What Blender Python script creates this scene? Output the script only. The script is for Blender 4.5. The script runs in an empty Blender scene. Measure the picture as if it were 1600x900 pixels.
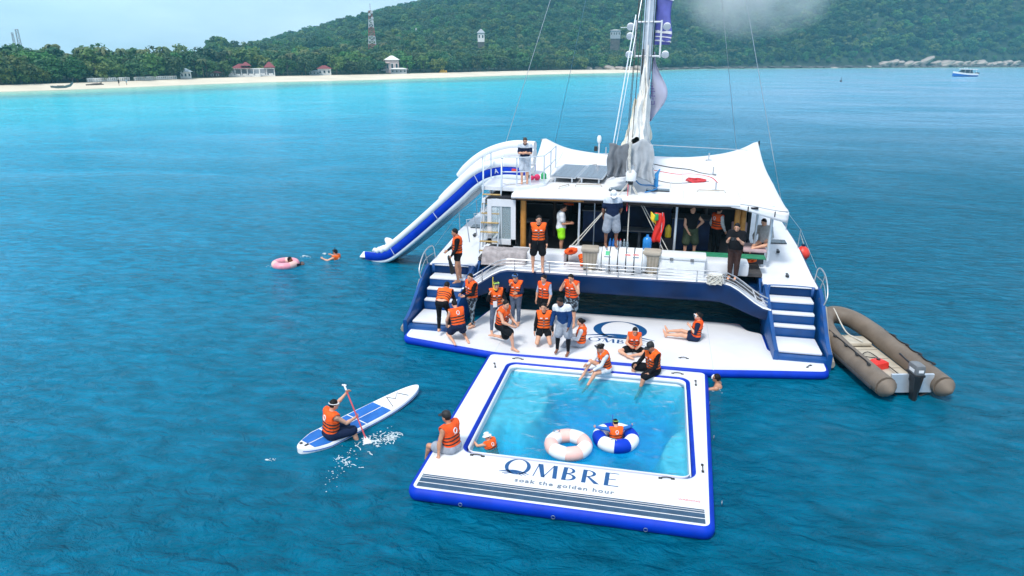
import bpy, bmesh, math, random
import numpy as np
from mathutils import Vector, Matrix, noise
from mathutils.geometry import tessellate_polygon

random.seed(7); rng = np.random.default_rng(7)
SC = bpy.context.scene
COL = SC.collection
PI = math.pi

# ------------------------------------------------------------------ camera, sky, sun, exposure
# World axes are the catamaran's: x across the beam, y towards the bow, z up, water at z = 0.
CAM_H = 8.0
YAW = math.radians(12.2)
PITCH = math.atan(360.0 / 1067.0)
OX, OY = 2.53, 17.48                      # boat origin seen from the drone (right, ahead)
def c2b(x, y):                            # drone ground axes (right, ahead) -> boat axes
    dx, dy = x - OX, y - OY
    c, s = math.cos(YAW), math.sin(YAW)
    return dx * c - dy * s, dx * s + dy * c
cx_, cy_ = c2b(0, 0)
cam = bpy.data.cameras.new('camera')
cam.sensor_width = 36.0; cam.lens = 24.0; cam.clip_end = 20000; cam.clip_start = 0.1
cam_o = bpy.data.objects.new('camera', cam); COL.objects.link(cam_o)
cam_o.location = (cx_, cy_, CAM_H)
cam_o.rotation_euler = (PI / 2 - PITCH, 0, YAW)
SC.camera = cam_o

SUN_EL, SUN_AZ = math.radians(58), math.radians(200)     # azimuth: direction of the sun, clockwise from +y
wd = bpy.data.worlds.new('World'); SC.world = wd; wd.use_nodes = True
nt = wd.node_tree; nt.nodes.clear()
def wn(t, **k):
    n = nt.nodes.new(t)
    for a, b in k.items(): setattr(n, a, b)
    return n
w_out = wn('ShaderNodeOutputWorld'); w_bg = wn('ShaderNodeBackground')
sky = wn('ShaderNodeTexSky', sky_type='NISHITA', sun_disc=False)
sky.sun_elevation = SUN_EL; sky.sun_rotation = SUN_AZ
sky.air_density = 1.0; sky.dust_density = 2.0; sky.ozone_density = 1.5
w_tc = wn('ShaderNodeTexCoord'); w_map = wn('ShaderNodeMapping')
w_map.inputs['Scale'].default_value = (1.0, 1.0, 3.2)
w_nz = wn('ShaderNodeTexNoise'); w_nz.inputs['Scale'].default_value = 3.6
w_nz.inputs['Detail'].default_value = 7; w_nz.inputs['Roughness'].default_value = .55
w_rmp = wn('ShaderNodeValToRGB')
w_rmp.color_ramp.elements[0].position = .34; w_rmp.color_ramp.elements[0].color = (.62, .62, .62, 1)
w_rmp.color_ramp.elements[1].position = .68; w_rmp.color_ramp.elements[1].color = (.97, .97, .97, 1)
w_cc = wn('ShaderNodeValToRGB')                     # overcast cloud: grey blue to near white
w_cc.color_ramp.elements[0].position = .35; w_cc.color_ramp.elements[0].color = (7.0, 8.5, 10.6, 1)
w_cc.color_ramp.elements[1].position = .75; w_cc.color_ramp.elements[1].color = (8.8, 10.0, 11.8, 1)
w_mix = wn('ShaderNodeMixRGB')
L = nt.links.new
L(w_tc.outputs['Generated'], w_map.inputs['Vector']); L(w_map.outputs['Vector'], w_nz.inputs['Vector'])
L(w_nz.outputs['Fac'], w_rmp.inputs['Fac']); L(w_nz.outputs['Fac'], w_cc.inputs['Fac'])
L(w_rmp.outputs['Color'], w_mix.inputs['Fac']); L(sky.outputs['Color'], w_mix.inputs['Color1'])
L(w_cc.outputs['Color'], w_mix.inputs['Color2']); L(w_mix.outputs['Color'], w_bg.inputs['Color'])
w_bg.inputs['Strength'].default_value = 0.085
L(w_bg.outputs['Background'], w_out.inputs['Surface'])

sun = bpy.data.lights.new('sun', 'SUN'); sun.energy = 2.2; sun.angle = math.radians(11); sun.color = (1, .96, .9)
sun_o = bpy.data.objects.new('sun', sun); COL.objects.link(sun_o)
_sd = Vector((math.sin(SUN_AZ) * math.cos(SUN_EL), math.cos(SUN_AZ) * math.cos(SUN_EL), math.sin(SUN_EL)))
sun_o.rotation_euler = _sd.to_track_quat('Z', 'Y').to_euler(); sun_o.location = _sd * 60

VS = SC.view_settings
VS.view_transform = 'Standard'; VS.look = 'None'; VS.gamma = 1; VS.use_curve_mapping = False
VS.exposure = 0.56
SC.cycles.max_bounces = 8; SC.cycles.transparent_max_bounces = 10; SC.cycles.volume_bounces = 1
SC.cycles.caustics_reflective = False; SC.cycles.caustics_refractive = False
SC.cycles.sample_clamp_indirect = 8

# ------------------------------------------------------------------ helpers: materials
def mat(name, col, rough=.5, var=.06, vs=6., bump=0., bs=40., metal=0., spec=.5, col2=None, ramp=(.35, .65), coat=0., rnd=0., trans=0.):
    m = bpy.data.materials.new(name); m.use_nodes = True
    t = m.node_tree; b = t.nodes['Principled BSDF']
    tc = t.nodes.new('ShaderNodeTexCoord')
    nz = t.nodes.new('ShaderNodeTexNoise'); nz.inputs['Scale'].default_value = vs; nz.inputs['Detail'].default_value = 5
    t.links.new(tc.outputs['Object'], nz.inputs['Vector'])
    rp = t.nodes.new('ShaderNodeValToRGB'); e = rp.color_ramp.elements
    c2 = col2 or tuple(min(1, c * (1 + var)) for c in col); c1 = col if col2 else tuple(c * (1 - var) for c in col)
    e[0].position, e[1].position = ramp; e[0].color = (*c1, 1); e[1].color = (*c2, 1)
    t.links.new(nz.outputs['Fac'], rp.inputs['Fac'])
    src = rp.outputs['Color']
    if rnd:
        oi = t.nodes.new('ShaderNodeObjectInfo'); hs = t.nodes.new('ShaderNodeHueSaturation')
        for inp, lo, hi in (('Hue', .5 - rnd * .06, .5 + rnd * .05), ('Value', 1 - rnd * .5, 1 + rnd * .6)):
            mr = t.nodes.new('ShaderNodeMapRange'); mr.inputs['To Min'].default_value = lo; mr.inputs['To Max'].default_value = hi
            if inp == 'Value':
                ml = t.nodes.new('ShaderNodeMath'); ml.operation = 'MULTIPLY'; ml.inputs[1].default_value = 7.31
                fr = t.nodes.new('ShaderNodeMath'); fr.operation = 'FRACT'
                t.links.new(oi.outputs['Random'], ml.inputs[0]); t.links.new(ml.outputs[0], fr.inputs[0]); t.links.new(fr.outputs[0], mr.inputs['Value'])
            else: t.links.new(oi.outputs['Random'], mr.inputs['Value'])
            t.links.new(mr.outputs['Result'], hs.inputs[inp])
        t.links.new(src, hs.inputs['Color']); src = hs.outputs['Color']
    t.links.new(src, b.inputs['Base Color'])
    b.inputs['Roughness'].default_value = rough; b.inputs['Metallic'].default_value = metal
    b.inputs['Specular IOR Level'].default_value = spec; b.inputs['Coat Weight'].default_value = coat
    if trans:
        tr = t.nodes.new('ShaderNodeBsdfTranslucent'); mx = t.nodes.new('ShaderNodeMixShader'); mx.inputs['Fac'].default_value = trans
        t.links.new(src, tr.inputs['Color']); t.links.new(b.outputs['BSDF'], mx.inputs[1]); t.links.new(tr.outputs['BSDF'], mx.inputs[2])
        t.links.new(mx.outputs['Shader'], t.nodes['Material Output'].inputs['Surface'])
    if bump:
        n2 = t.nodes.new('ShaderNodeTexNoise'); n2.inputs['Scale'].default_value = bs; n2.inputs['Detail'].default_value = 4
        t.links.new(tc.outputs['Object'], n2.inputs['Vector'])
        bp = t.nodes.new('ShaderNodeBump'); bp.inputs['Strength'].default_value = bump; bp.inputs['Distance'].default_value = .02
        t.links.new(n2.outputs['Fac'], bp.inputs['Height']); t.links.new(bp.outputs['Normal'], b.inputs['Normal'])
    return m

M = {}
def dm(k, *a, **kw): M[k] = mat(k, *a, **kw)
dm('white_gel', (.72, .74, .77), .32, .05, 1.6, .06, 9)
dm('white_pvc', (.80, .81, .83), .42, .035, 1.1, .25, 5)
dm('white_pvc_dock', (.75, .76, .78), .42, .05, .9, .35, 3.2, col2=(.66, .68, .71), ramp=(.45, .75))
dm('grey_pvc', (.60, .66, .70), .45, .05, 2)
dm('blue_pvc', (.0, .036, .44), .5, .10, 3, .15, 9, spec=.2)
dm('navy_gel', (.0005, .024, .098), .35, .25, 1.3, .05, 6, spec=.2)
dm('navy_mid', (.003, .062, .23), .35, .15, 2)
dm('navy_foam', (.030, .075, .135), .75, .15, 9, .3, 160)
dm('print_navy', (.006, .075, .22), .5, .1, 20)
dm('print_grey', (.16, .20, .25), .5, .1, 20)
dm('print_red', (.65, .06, .05), .5, .1, 20)
dm('print_green', (.03, .42, .18), .5, .05, 20)
dm('print_white', (.80, .80, .80), .5, .03, 20)
dm('print_purple', (.17, .15, .33), .6, .1, 20)
dm('steel', (.58, .60, .62), .4, .08, 8, metal=1)
dm('alloy', (.66, .72, .78), .38, .08, 3, metal=.55)
dm('dark_metal', (.03, .032, .036), .4, .1)
dm('black_rubber', (.012, .012, .013), .6, .2)
dm('black_plastic', (.015, .016, .018), .35, .2)
dm('grey_plastic', (.16, .17, .18), .4, .12)
dm('wood_pole', (.42, .17, .025), .4, .3, 5, col2=(.55, .25, .05))
dm('wood_dark', (.035, .018, .010), .5, .35, 5, .2, 12)
dm('wood_step', (.48, .33, .13), .5, .2, 9)
dm('teak', (.055, .052, .052), .7, .2, 9, .2, 60)
dm('carpet_grey', (.33, .30, .30), .95, .22, 7, .6, 30)
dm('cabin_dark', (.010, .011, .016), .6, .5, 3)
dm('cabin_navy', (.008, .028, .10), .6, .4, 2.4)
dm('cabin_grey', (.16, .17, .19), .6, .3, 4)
dm('seat_pink', (.50, .36, .38), .7, .1)
dm('green_mat', (.02, .22, .11), .7, .15)
dm('bin_beige', (.40, .35, .28), .55, .1, 5)
dm('bin_rib', (.31, .27, .21), .6, .1, 5)
dm('cool_white', (.78, .80, .81), .4, .04, 3, .1, 8)
dm('bottle_blue', (.02, .22, .60), .15, .1)
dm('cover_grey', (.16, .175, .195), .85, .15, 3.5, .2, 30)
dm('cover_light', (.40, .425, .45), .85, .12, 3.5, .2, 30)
dm('sail_white', (.66, .66, .63), .75, .12, 3, .6, 7)
dm('sail_cream', (.58, .55, .45), .75, .15, 3, .6, 7)
dm('flag_purple', (.20, .22, .62), .7, .12, 3, trans=.35)
dm('flag_pale', (.60, .60, .72), .7, .06, 3, trans=.35)
dm('rope_white', (.58, .56, .50), .8, .15, 30)
dm('rope_dark', (.05, .052, .055), .7, .2)
dm('rope_blue', (.04, .28, .62), .7, .2)
dm('rope_red', (.60, .05, .06), .7, .2)
dm('cell', (.040, .062, .095), .18, .2, 3, coat=.4)
dm('glass_dark', (.02, .035, .045), .08, .1)
dm('fender_red', (.72, .045, .025), .4, .1)
dm('vest_orange', (.92, .12, .014), .7, .15, 9, .8, 26, spec=.25, rnd=.08)
dm('vest_in', (.55, .07, .02), .7, .1)
dm('strap_black', (.012, .010, .010), .6, .2)
for k, c in dict(skin_fair=(.66, .35, .225), skin_mid=(.50, .245, .145), skin_dark=(.21, .088, .048)).items(): dm(k, c, .5, .09, 9)
dm('hair_black', (.008, .007, .007), .55, .3, 30, .4, 60, spec=.2)
dm('hair_brown', (.030, .018, .012), .5, .3, 30, .4, 60)
dm('eye_dark', (.015, .012, .012), .3)
dm('lip', (.35, .13, .11), .5)
for k, c in dict(cl_black=(.008, .009, .012), cl_navy=(.010, .020, .055), cl_blue=(.010, .045, .15), cl_white=(.66, .68, .70), cl_grey=(.30, .33, .38), cl_pale=(.50, .55, .62), cl_green=(.055, .075, .045),
                 cl_neon=(.32, .80, .02), cl_brown=(.055, .030, .026), cl_towel=(.45, .45, .44), cl_steel=(.10, .13, .19), cl_sky=(.35, .44, .60)).items(): dm(k, c, .85, .14, 12, .35, 30, spec=.15)
dm('cl_pattern', (.012, .016, .025), .85, col2=(.22, .30, .36), vs=13, ramp=(.5, .56))
dm('mask_green', (.45, .75, .10), .35); dm('mask_blue', (.05, .16, .42), .35); dm('mask_glass', (.08, .12, .15), .1); dm('yellow', (.85, .60, .03), .4)
dm('dinghy', (.165, .130, .098), .62, .16, 2.2, .25, 12)
dm('dinghy_dark', (.055, .058, .062), .6, .2)
dm('dinghy_floor', (.50, .45, .36), .5, .12, 4)
dm('wood_board', (.62, .52, .36), .5, .1)
dm('tank_red', (.72, .03, .02), .4)
dm('ring_pink', (.80, .49, .43), .4, .03); dm('ring_white', (.80, .81, .83), .4, .03); dm('ring_hot', (.80, .30, .36), .4, .08)
dm('sup_blue', (.008, .13, .46), .7, .1, 5, .2, 90); dm('paddle_red', (.55, .08, .09), .35)
dm('foam_white', (.72, .80, .82), .8, .1, trans=.3)
dm('pendant_pink', (.80, .03, .14), .5); dm('pendant_green', (.02, .38, .12), .5)

# ------------------------------------------------------------------ helpers: meshes and scene graph
class MB:
    """collects primitives; build() links them as one mesh object"""
    def __init__(s): s.v = []; s.f = []; s.m = []
    def add(s, vs, fs, mi=0):
        o = len(s.v); s.v += [tuple(v) for v in vs]
        s.f += [tuple(i + o for i in f) for f in fs]; s.m += [mi] * len(fs); return s
    def box(s, c, d, rot=(0, 0, 0), mi=0, bev=0.):
        if bev:
            bm = bmesh.new(); bmesh.ops.create_cube(bm, size=1)
            for v in bm.verts: v.co = Vector((v.co.x * d[0], v.co.y * d[1], v.co.z * d[2]))
            bmesh.ops.bevel(bm, geom=bm.edges[:], offset=bev, segments=2, affect='EDGES', profile=.6)
            R = Matrix.Rotation(rot[2], 3, 'Z') @ Matrix.Rotation(rot[1], 3, 'Y') @ Matrix.Rotation(rot[0], 3, 'X')
            bm.verts.ensure_lookup_table()
            s.add([R @ v.co + Vector(c) for v in bm.verts], [[v.index for v in f.verts] for f in bm.faces], mi); bm.free(); return s
        R = Matrix.Rotation(rot[2], 3, 'Z') @ Matrix.Rotation(rot[1], 3, 'Y') @ Matrix.Rotation(rot[0], 3, 'X')
        P = [R @ Vector((x * d[0] / 2, y * d[1] / 2, z * d[2] / 2)) + Vector(c) for x in (-1, 1) for y in (-1, 1) for z in (-1, 1)]
        return s.add(P, [(0, 1, 3, 2), (4, 6, 7, 5), (0, 4, 5, 1), (2, 3, 7, 6), (0, 2, 6, 4), (1, 5, 7, 3)], mi)
    def tube(s, pts, r, n=8, mi=0, closed=False, flat=1.):
        pts = [Vector(p) for p in pts]; N = len(pts)
        rr = r if isinstance(r, (list, tuple)) else [r] * N
        up = None; V = []
        for i in range(N):
            if closed: t = pts[(i + 1) % N] - pts[i - 1]
            else: t = pts[min(i + 1, N - 1)] - pts[max(i - 1, 0)]
            t = t.normalized() if t.length > 1e-9 else Vector((0, 0, 1))
            if up is None:
                a = Vector((0, 0, 1)) if abs(t.z) < .9 else Vector((1, 0, 0))
                up = (a - t * a.dot(t)).normalized()
            else:
                up = up - t * up.dot(t)
                up = up.normalized() if up.length > 1e-6 else t.orthogonal().normalized()
            sd = t.cross(up)
            for k in range(n):
                an = 2 * PI * k / n
                V.append(pts[i] + up * (math.sin(an) * rr[i] * flat) + sd * (math.cos(an) * rr[i]))
        F = []
        for i in range(N if closed else N - 1):
            a, b = i * n, ((i + 1) % N) * n
            for k in range(n): F.append((a + k, a + (k + 1) % n, b + (k + 1) % n, b + k))
        if not closed: F += [tuple(range(n - 1, -1, -1)), tuple(range((N - 1) * n, N * n))]
        return s.add(V, F, mi)
    def loft(s, secs, closed=True, caps=True, mi=0):
        n = len(secs[0]); V = [p for q in secs for p in q]; F = []
        for i in range(len(secs) - 1):
            a, b = i * n, (i + 1) * n
            for k in range(n if closed else n - 1): F.append((a + k, a + (k + 1) % n, b + (k + 1) % n, b + k))
        if caps and closed: F += [tuple(range(n - 1, -1, -1)), tuple(range((len(secs) - 1) * n, len(secs) * n))]
        return s.add(V, F, mi)
    def prism(s, poly, z0, z1, mi=0):
        n = len(poly); a = sum(poly[i][0] * poly[(i + 1) % n][1] - poly[(i + 1) % n][0] * poly[i][1] for i in range(n))
        if a < 0: poly = poly[::-1]
        V = [(p[0], p[1], z0) for p in poly] + [(p[0], p[1], z1) for p in poly]
        T = tessellate_polygon([[Vector((p[0], p[1], 0)) for p in poly]])
        F = []
        for t in T:
            t = list(t); A, B, C = (Vector(poly[i][:2]) for i in t)
            if (B - A).cross(C - A) < 0: t.reverse()
            F.append(tuple(i + n for i in t)); F.append(tuple(reversed(t)))
        F += [(i, (i + 1) % n, n + (i + 1) % n, n + i) for i in range(n)]
        return s.add(V, F, mi)
    def ball(s, c, r, n=10, mi=0, R=None):
        r = (r, r, r) if not isinstance(r, (tuple, list)) else r; h = max(4, n // 2 + 1); V = []; F = []
        for i in range(h + 1):
            th = PI * i / h
            for k in range(n):
                p = Vector((math.sin(th) * math.cos(2 * PI * k / n) * r[0], math.sin(th) * math.sin(2 * PI * k / n) * r[1], math.cos(th) * r[2]))
                V.append((R @ p if R else p) + Vector(c))
        for i in range(h):
            for k in range(n):
                a, b = i * n + k, i * n + (k + 1) % n
                F.append((a, a + n, b + n, b) if 0 < i < h - 1 else ((a, a + n, b + n) if i == 0 else (a, a + n, b)))
        return s.add(V, F, mi)
    def lathe(s, prof, c=(0, 0, 0), n=20, mi=0, R=None):
        V = [(R @ Vector((r * math.cos(2 * PI * k / n), r * math.sin(2 * PI * k / n), z)) if R else Vector((r * math.cos(2 * PI * k / n), r * math.sin(2 * PI * k / n), z))) + Vector(c) for r, z in prof for k in range(n)]
        F = [(i * n + k, i * n + (k + 1) % n, (i + 1) * n + (k + 1) % n, (i + 1) * n + k) for i in range(len(prof) - 1) for k in range(n)]
        F += [tuple(range(n - 1, -1, -1)), tuple(range((len(prof) - 1) * n, len(prof) * n))]
        return s.add(V, F, mi)
    def grid(s, fn, nu, nv, mi=0):
        V = [fn(i / nu, j / nv) for j in range(nv + 1) for i in range(nu + 1)]
        F = [(j * (nu + 1) + i, j * (nu + 1) + i + 1, (j + 1) * (nu + 1) + i + 1, (j + 1) * (nu + 1) + i) for j in range(nv) for i in range(nu)]
        return s.add(V, F, mi)
    def build(s, name, mats, parent=None, smooth=None, solid=0., off=None):
        me = bpy.data.meshes.new(name); me.from_pydata(s.v, [], s.f)
        mats = mats if isinstance(mats, (list, tuple)) else [mats]
        for m in mats: me.materials.append(M[m] if isinstance(m, str) else m)
        if len(mats) > 1: me.polygons.foreach_set('material_index', s.m)
        bm = bmesh.new(); bm.from_mesh(me); bmesh.ops.recalc_face_normals(bm, faces=bm.faces[:]); bm.to_mesh(me); bm.free()
        o = link(name, me, parent)
        if smooth: shade(me, smooth)
        if solid:
            md = o.modifiers.new('thickness', 'SOLIDIFY'); md.thickness = solid; md.offset = 0
        if off: o.location = off
        return o

def shade(me, ang=40):
    me.polygons.foreach_set('use_smooth', [True] * len(me.polygons))
    if ang < 180: me.set_sharp_from_angle(angle=math.radians(ang))
def link(name, me, parent=None):
    o = bpy.data.objects.new(name, me); COL.objects.link(o)
    if parent is not None: o.parent = parent
    return o
def thing(name, label, cat, loc=(0, 0, 0), rz=0., group=None):
    o = bpy.data.objects.new(name, None); COL.objects.link(o); o.empty_display_size = .2
    o.location = loc; o.rotation_euler = (0, 0, rz)
    o['label'] = label; o['category'] = cat
    if group: o['group'] = group
    return o
def tag(o, label, cat, group=None):
    o['label'] = label; o['category'] = cat
    if group: o['group'] = group
    return o
def kind(o, k): o['kind'] = k; return o
def dup(root, label=None):
    r = root.copy(); COL.objects.link(r)
    if label: r['label'] = label
    for ch in root.children:
        c = ch.copy(); COL.objects.link(c); c.parent = r
        for g in ch.children:
            d = g.copy(); COL.objects.link(d); d.parent = c
    return r
def rrect(x0, y0, x1, y1, r, n=6):
    P = []
    for cx, cy, a0 in ((x1 - r, y1 - r, 0), (x0 + r, y1 - r, PI / 2), (x0 + r, y0 + r, PI), (x1 - r, y0 + r, 1.5 * PI)):
        for k in range(n + 1):
            a = a0 + PI / 2 * k / n; P.append((cx + r * math.cos(a), cy + r * math.sin(a)))
    return P
def rpoly(P, R, n=5):
    """round the corners of a polygon; R one radius or one each"""
    out = []; N = len(P)
    for i in range(N):
        p = Vector(P[i]); a = Vector(P[i - 1]) - p; b = Vector(P[(i + 1) % N]) - p
        r = R[i] if isinstance(R, (list, tuple)) else R
        if r <= 0: out.append(tuple(p)); continue
        r = min(r, a.length * .48, b.length * .48); A = p + a.normalized() * r; B = p + b.normalized() * r
        for k in range(n + 1):
            t = k / n; out.append(tuple(A * (1 - t) ** 2 + p * 2 * t * (1 - t) + B * t * t))
    return out
def inset(P, d):
    n = len(P); a = sum(P[i][0] * P[(i + 1) % n][1] - P[(i + 1) % n][0] * P[i][1] for i in range(n)); sg = 1 if a > 0 else -1
    out = []
    for i in range(n):
        t = Vector(P[(i + 1) % n]) - Vector(P[i - 1])
        if t.length < 1e-9: out.append(P[i]); continue
        t.normalize(); out.append((P[i][0] - t.y * d * sg, P[i][1] + t.x * d * sg))
    return out
def spline(P, n=8):
    P = [Vector(p) for p in P]; Q = [P[0] * 2 - P[1]] + P + [P[-1] * 2 - P[-2]]; out = []
    for i in range(1, len(Q) - 2):
        for k in range(n):
            t = k / n; a, b, c, d = Q[i - 1], Q[i], Q[i + 1], Q[i + 2]
            out.append(.5 * ((2 * b) + (c - a) * t + (2 * a - 5 * b + 4 * c - d) * t * t + (3 * b - a - 3 * c + d) * t ** 3))
    out.append(P[-1]); return out
def sstep(a, b, x):
    t = min(1, max(0, (x - a) / (b - a))); return t * t * (3 - 2 * t)
def fbm(x, y, z=0., o=4):
    return noise.fractal(Vector((x, y, z)), 1.0, 2.0, o)
def text_mesh(s, name, mats, parent, mtx, size=1., sx=1., extrude=.001, spacing=1., bold=0.):
    cu = bpy.data.curves.new(name, 'FONT'); cu.body = s; cu.size = size; cu.extrude = extrude; cu.align_x = 'CENTER'; cu.space_character = spacing
    cu.resolution_u = 3; cu.offset = bold
    t = bpy.data.objects.new('text_source', cu); COL.objects.link(t)
    bpy.context.view_layer.update()
    me = bpy.data.meshes.new_from_object(t.evaluated_get(bpy.context.evaluated_depsgraph_get()))
    bpy.data.objects.remove(t)
    me.materials.clear(); me.materials.append(M[mats]); me.transform(mtx @ Matrix.Diagonal((sx, 1, 1, 1)))
    return link(name, me, parent)
# ------------------------------------------------------------------ where image columns lie on the ground (layout only)
F_PX, V_H = 1067.0, 90.0
def ray(u, v):
    xc, yc = (u - 800) / F_PX, (450 - v) / F_PX
    return xc, math.cos(PITCH) + yc * math.sin(PITCH), -math.sin(PITCH) + yc * math.cos(PITCH)
def at(u, v, z=0.):
    d = ray(u, v); t = (z - CAM_H) / d[2]; x, y = c2b(d[0] * t, d[1] * t); return Vector((x, y, z))
def az_u(u): return math.atan2((u - 800) / F_PX, math.cos(PITCH) + (450 - V_H) / F_PX * math.sin(PITCH))
def pol(az, r, z=0.):
    x, y = c2b(r * math.sin(az), r * math.cos(az)); return Vector((x, y, z))
def elev(u, v):
    d = ray(u, v); return d[2] / math.hypot(d[0], d[1])
def rad(u, v, z=0.):
    d = ray(u, v); t = (z - CAM_H) / d[2]; return math.hypot(d[0] * t, d[1] * t)

SH = [(-700, 158), (-300, 151), (0, 143), (100, 140), (200, 136), (300, 132), (400, 128.5), (500, 126.5), (600, 124), (700, 121), (800, 117.5), (900, 115), (1000, 113), (1040, 109), (1100, 107.5), (1300, 106.3), (1600, 105), (2000, 104.5), (2500, 106)]
SH_AZ = np.array([az_u(u) for u, v in SH]); SH_R = np.array([rad(u, v) for u, v in SH])
def Rs(az): return np.interp(az, SH_AZ, SH_R)
W_AZ = np.array([az_u(u) for u in (-700, 0, 400, 700, 850, 940, 1010, 1060, 2500)]); W_V = np.array([9, 9, 24, 36, 40, 36, 9, 4, 4])
def Wd(az): return np.interp(az, W_AZ, W_V)
RA = [(-700, 86), (0, 86), (250, 84), (380, 76), (435, 63), (500, 50), (535, 35), (580, 22), (620, 14), (680, 2), (760, -18), (860, -32), (960, -36), (1080, -25), (1180, -5), (1260, 5), (1500, 20), (2500, 60)]
RB = [(1040, 104), (1110, 95), (1150, 72), (1190, 42), (1235, 8), (1300, -35), (1400, -75), (1600, -110), (1900, -120), (2500, -90)]
R_A = 880.0
def R_B(az): return np.maximum(790.0, Rs(az) + 250.0)
ZA = (np.array([az_u(u) for u, v in RA]), np.array([8 + elev(u, v) * R_A - 9 for u, v in RA]))
ZB = (np.array([az_u(u) for u, v in RB]), np.array([8 + elev(u, v) * float(R_B(az_u(u))) - 9 for u, v in RB]))
def ss(t): t = np.clip(t, 0, 1); return t * t * (3 - 2 * t)
def land(az, r):
    d = r - Rs(az); w = Wd(az)
    z = np.where(d < 0, np.maximum(-.12 * -d, -3) , np.where(d < w, 1.3 * d / w, 1.3 + 1.5 * ss((d - w) / 60)))
    fa = np.maximum(Rs(az) + w + 45, 360)
    ta = np.clip((r - fa) / (R_A - fa), 0, 1.0)
    a = np.maximum(np.interp(az, *ZA), 0) * (.35 * ta + .65 * ss(ta)) * np.clip(1 - (r - R_A) / 900, 0, 1)
    tb = np.clip((r - Rs(az) - 3) / (R_B(az) - Rs(az)), 0, 1)
    b = np.maximum(np.interp(az, *ZB), 0) * (.5 * tb + .5 * np.sin(tb * PI / 2)) * np.clip(1 - (r - R_B(az)) / 900, 0, 1) * (az > az_u(1035))
    return z + np.maximum(a, b)
def ground(az, r):
    z = float(land(az, r)); d = r - float(Rs(az))
    return z + (fbm(az * 9, r * .013) * min(1, max(0, (d - 60) / 200)) * 7)

# ------------------------------------------------------------------ the sea: one sheet to the horizon, open where the pool hangs
def lines(lo, hi, extra, g, s0, c):
    a = [c]; s = s0
    while a[-1] < hi: a.append(a[-1] + s); s = max(s0, (a[-1] - c) * g)
    b = [c]; s = s0
    while b[-1] > lo: b.append(b[-1] - s); s = max(s0, (c - b[-1]) * g)
    a = sorted(set(b + a)); return np.array(sorted([q for q in a if min(abs(q - e) for e in extra) > .12] + list(extra)))
PX0, PX1, PY0, PY1 = -2.62, 2.48, -6.05, -1.10       # hole under the pool ring
gx = lines(-1900, 1900, (PX0, PX1), .03, .8, 0.); gy = lines(-110, 1900, (PY0, PY1), .025, .8, 0.)
X, Y = np.meshgrid(gx, gy); nxx, nyy = len(gx), len(gy)
ca, sa = math.cos(YAW), math.sin(YAW)
cxw = X - cx_; cyw = Y - cy_
rx = cxw * ca + cyw * sa; ry = -cxw * sa + cyw * ca       # back to the drone's ground axes
AZ = np.arctan2(rx, np.maximum(ry, 1e-3)); RR = np.hypot(rx, ry)
dep = 400 * np.clip(1 - np.sqrt(np.clip(RR / Rs(AZ), 0, 1.3)), -.1, 1) * (ry > 0) + 340 * (ry <= 0)      # 0 at the waterline, 400 = deep
V = np.stack([X.ravel(), Y.ravel(), np.zeros(X.size)], 1)
I, J = np.meshgrid(np.arange(nxx - 1), np.arange(nyy - 1))
keep = ~((gx[I] >= PX0 - 1e-4) & (gx[I + 1] <= PX1 + 1e-4) & (gy[J] >= PY0 - 1e-4) & (gy[J + 1] <= PY1 + 1e-4))
b0 = (J * nxx + I)[keep]
Fq = np.stack([b0, b0 + 1, b0 + nxx + 1, b0 + nxx], 1)
def np_mesh(name, V, Fq, mats=()):
    me = bpy.data.meshes.new(name); k = Fq.shape[1]
    me.vertices.add(len(V)); me.vertices.foreach_set('co', np.asarray(V, np.float32).ravel())
    me.loops.add(Fq.size); me.loops.foreach_set('vertex_index', Fq.astype(np.int32).ravel())
    me.polygons.add(len(Fq)); me.polygons.foreach_set('loop_start', np.arange(0, Fq.size, k, dtype=np.int32))
    me.update(calc_edges=True); me.polygons.foreach_set('use_smooth', [True] * len(Fq))
    for m in mats: me.materials.append(M[m] if isinstance(m, str) else m)
    return me

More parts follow.
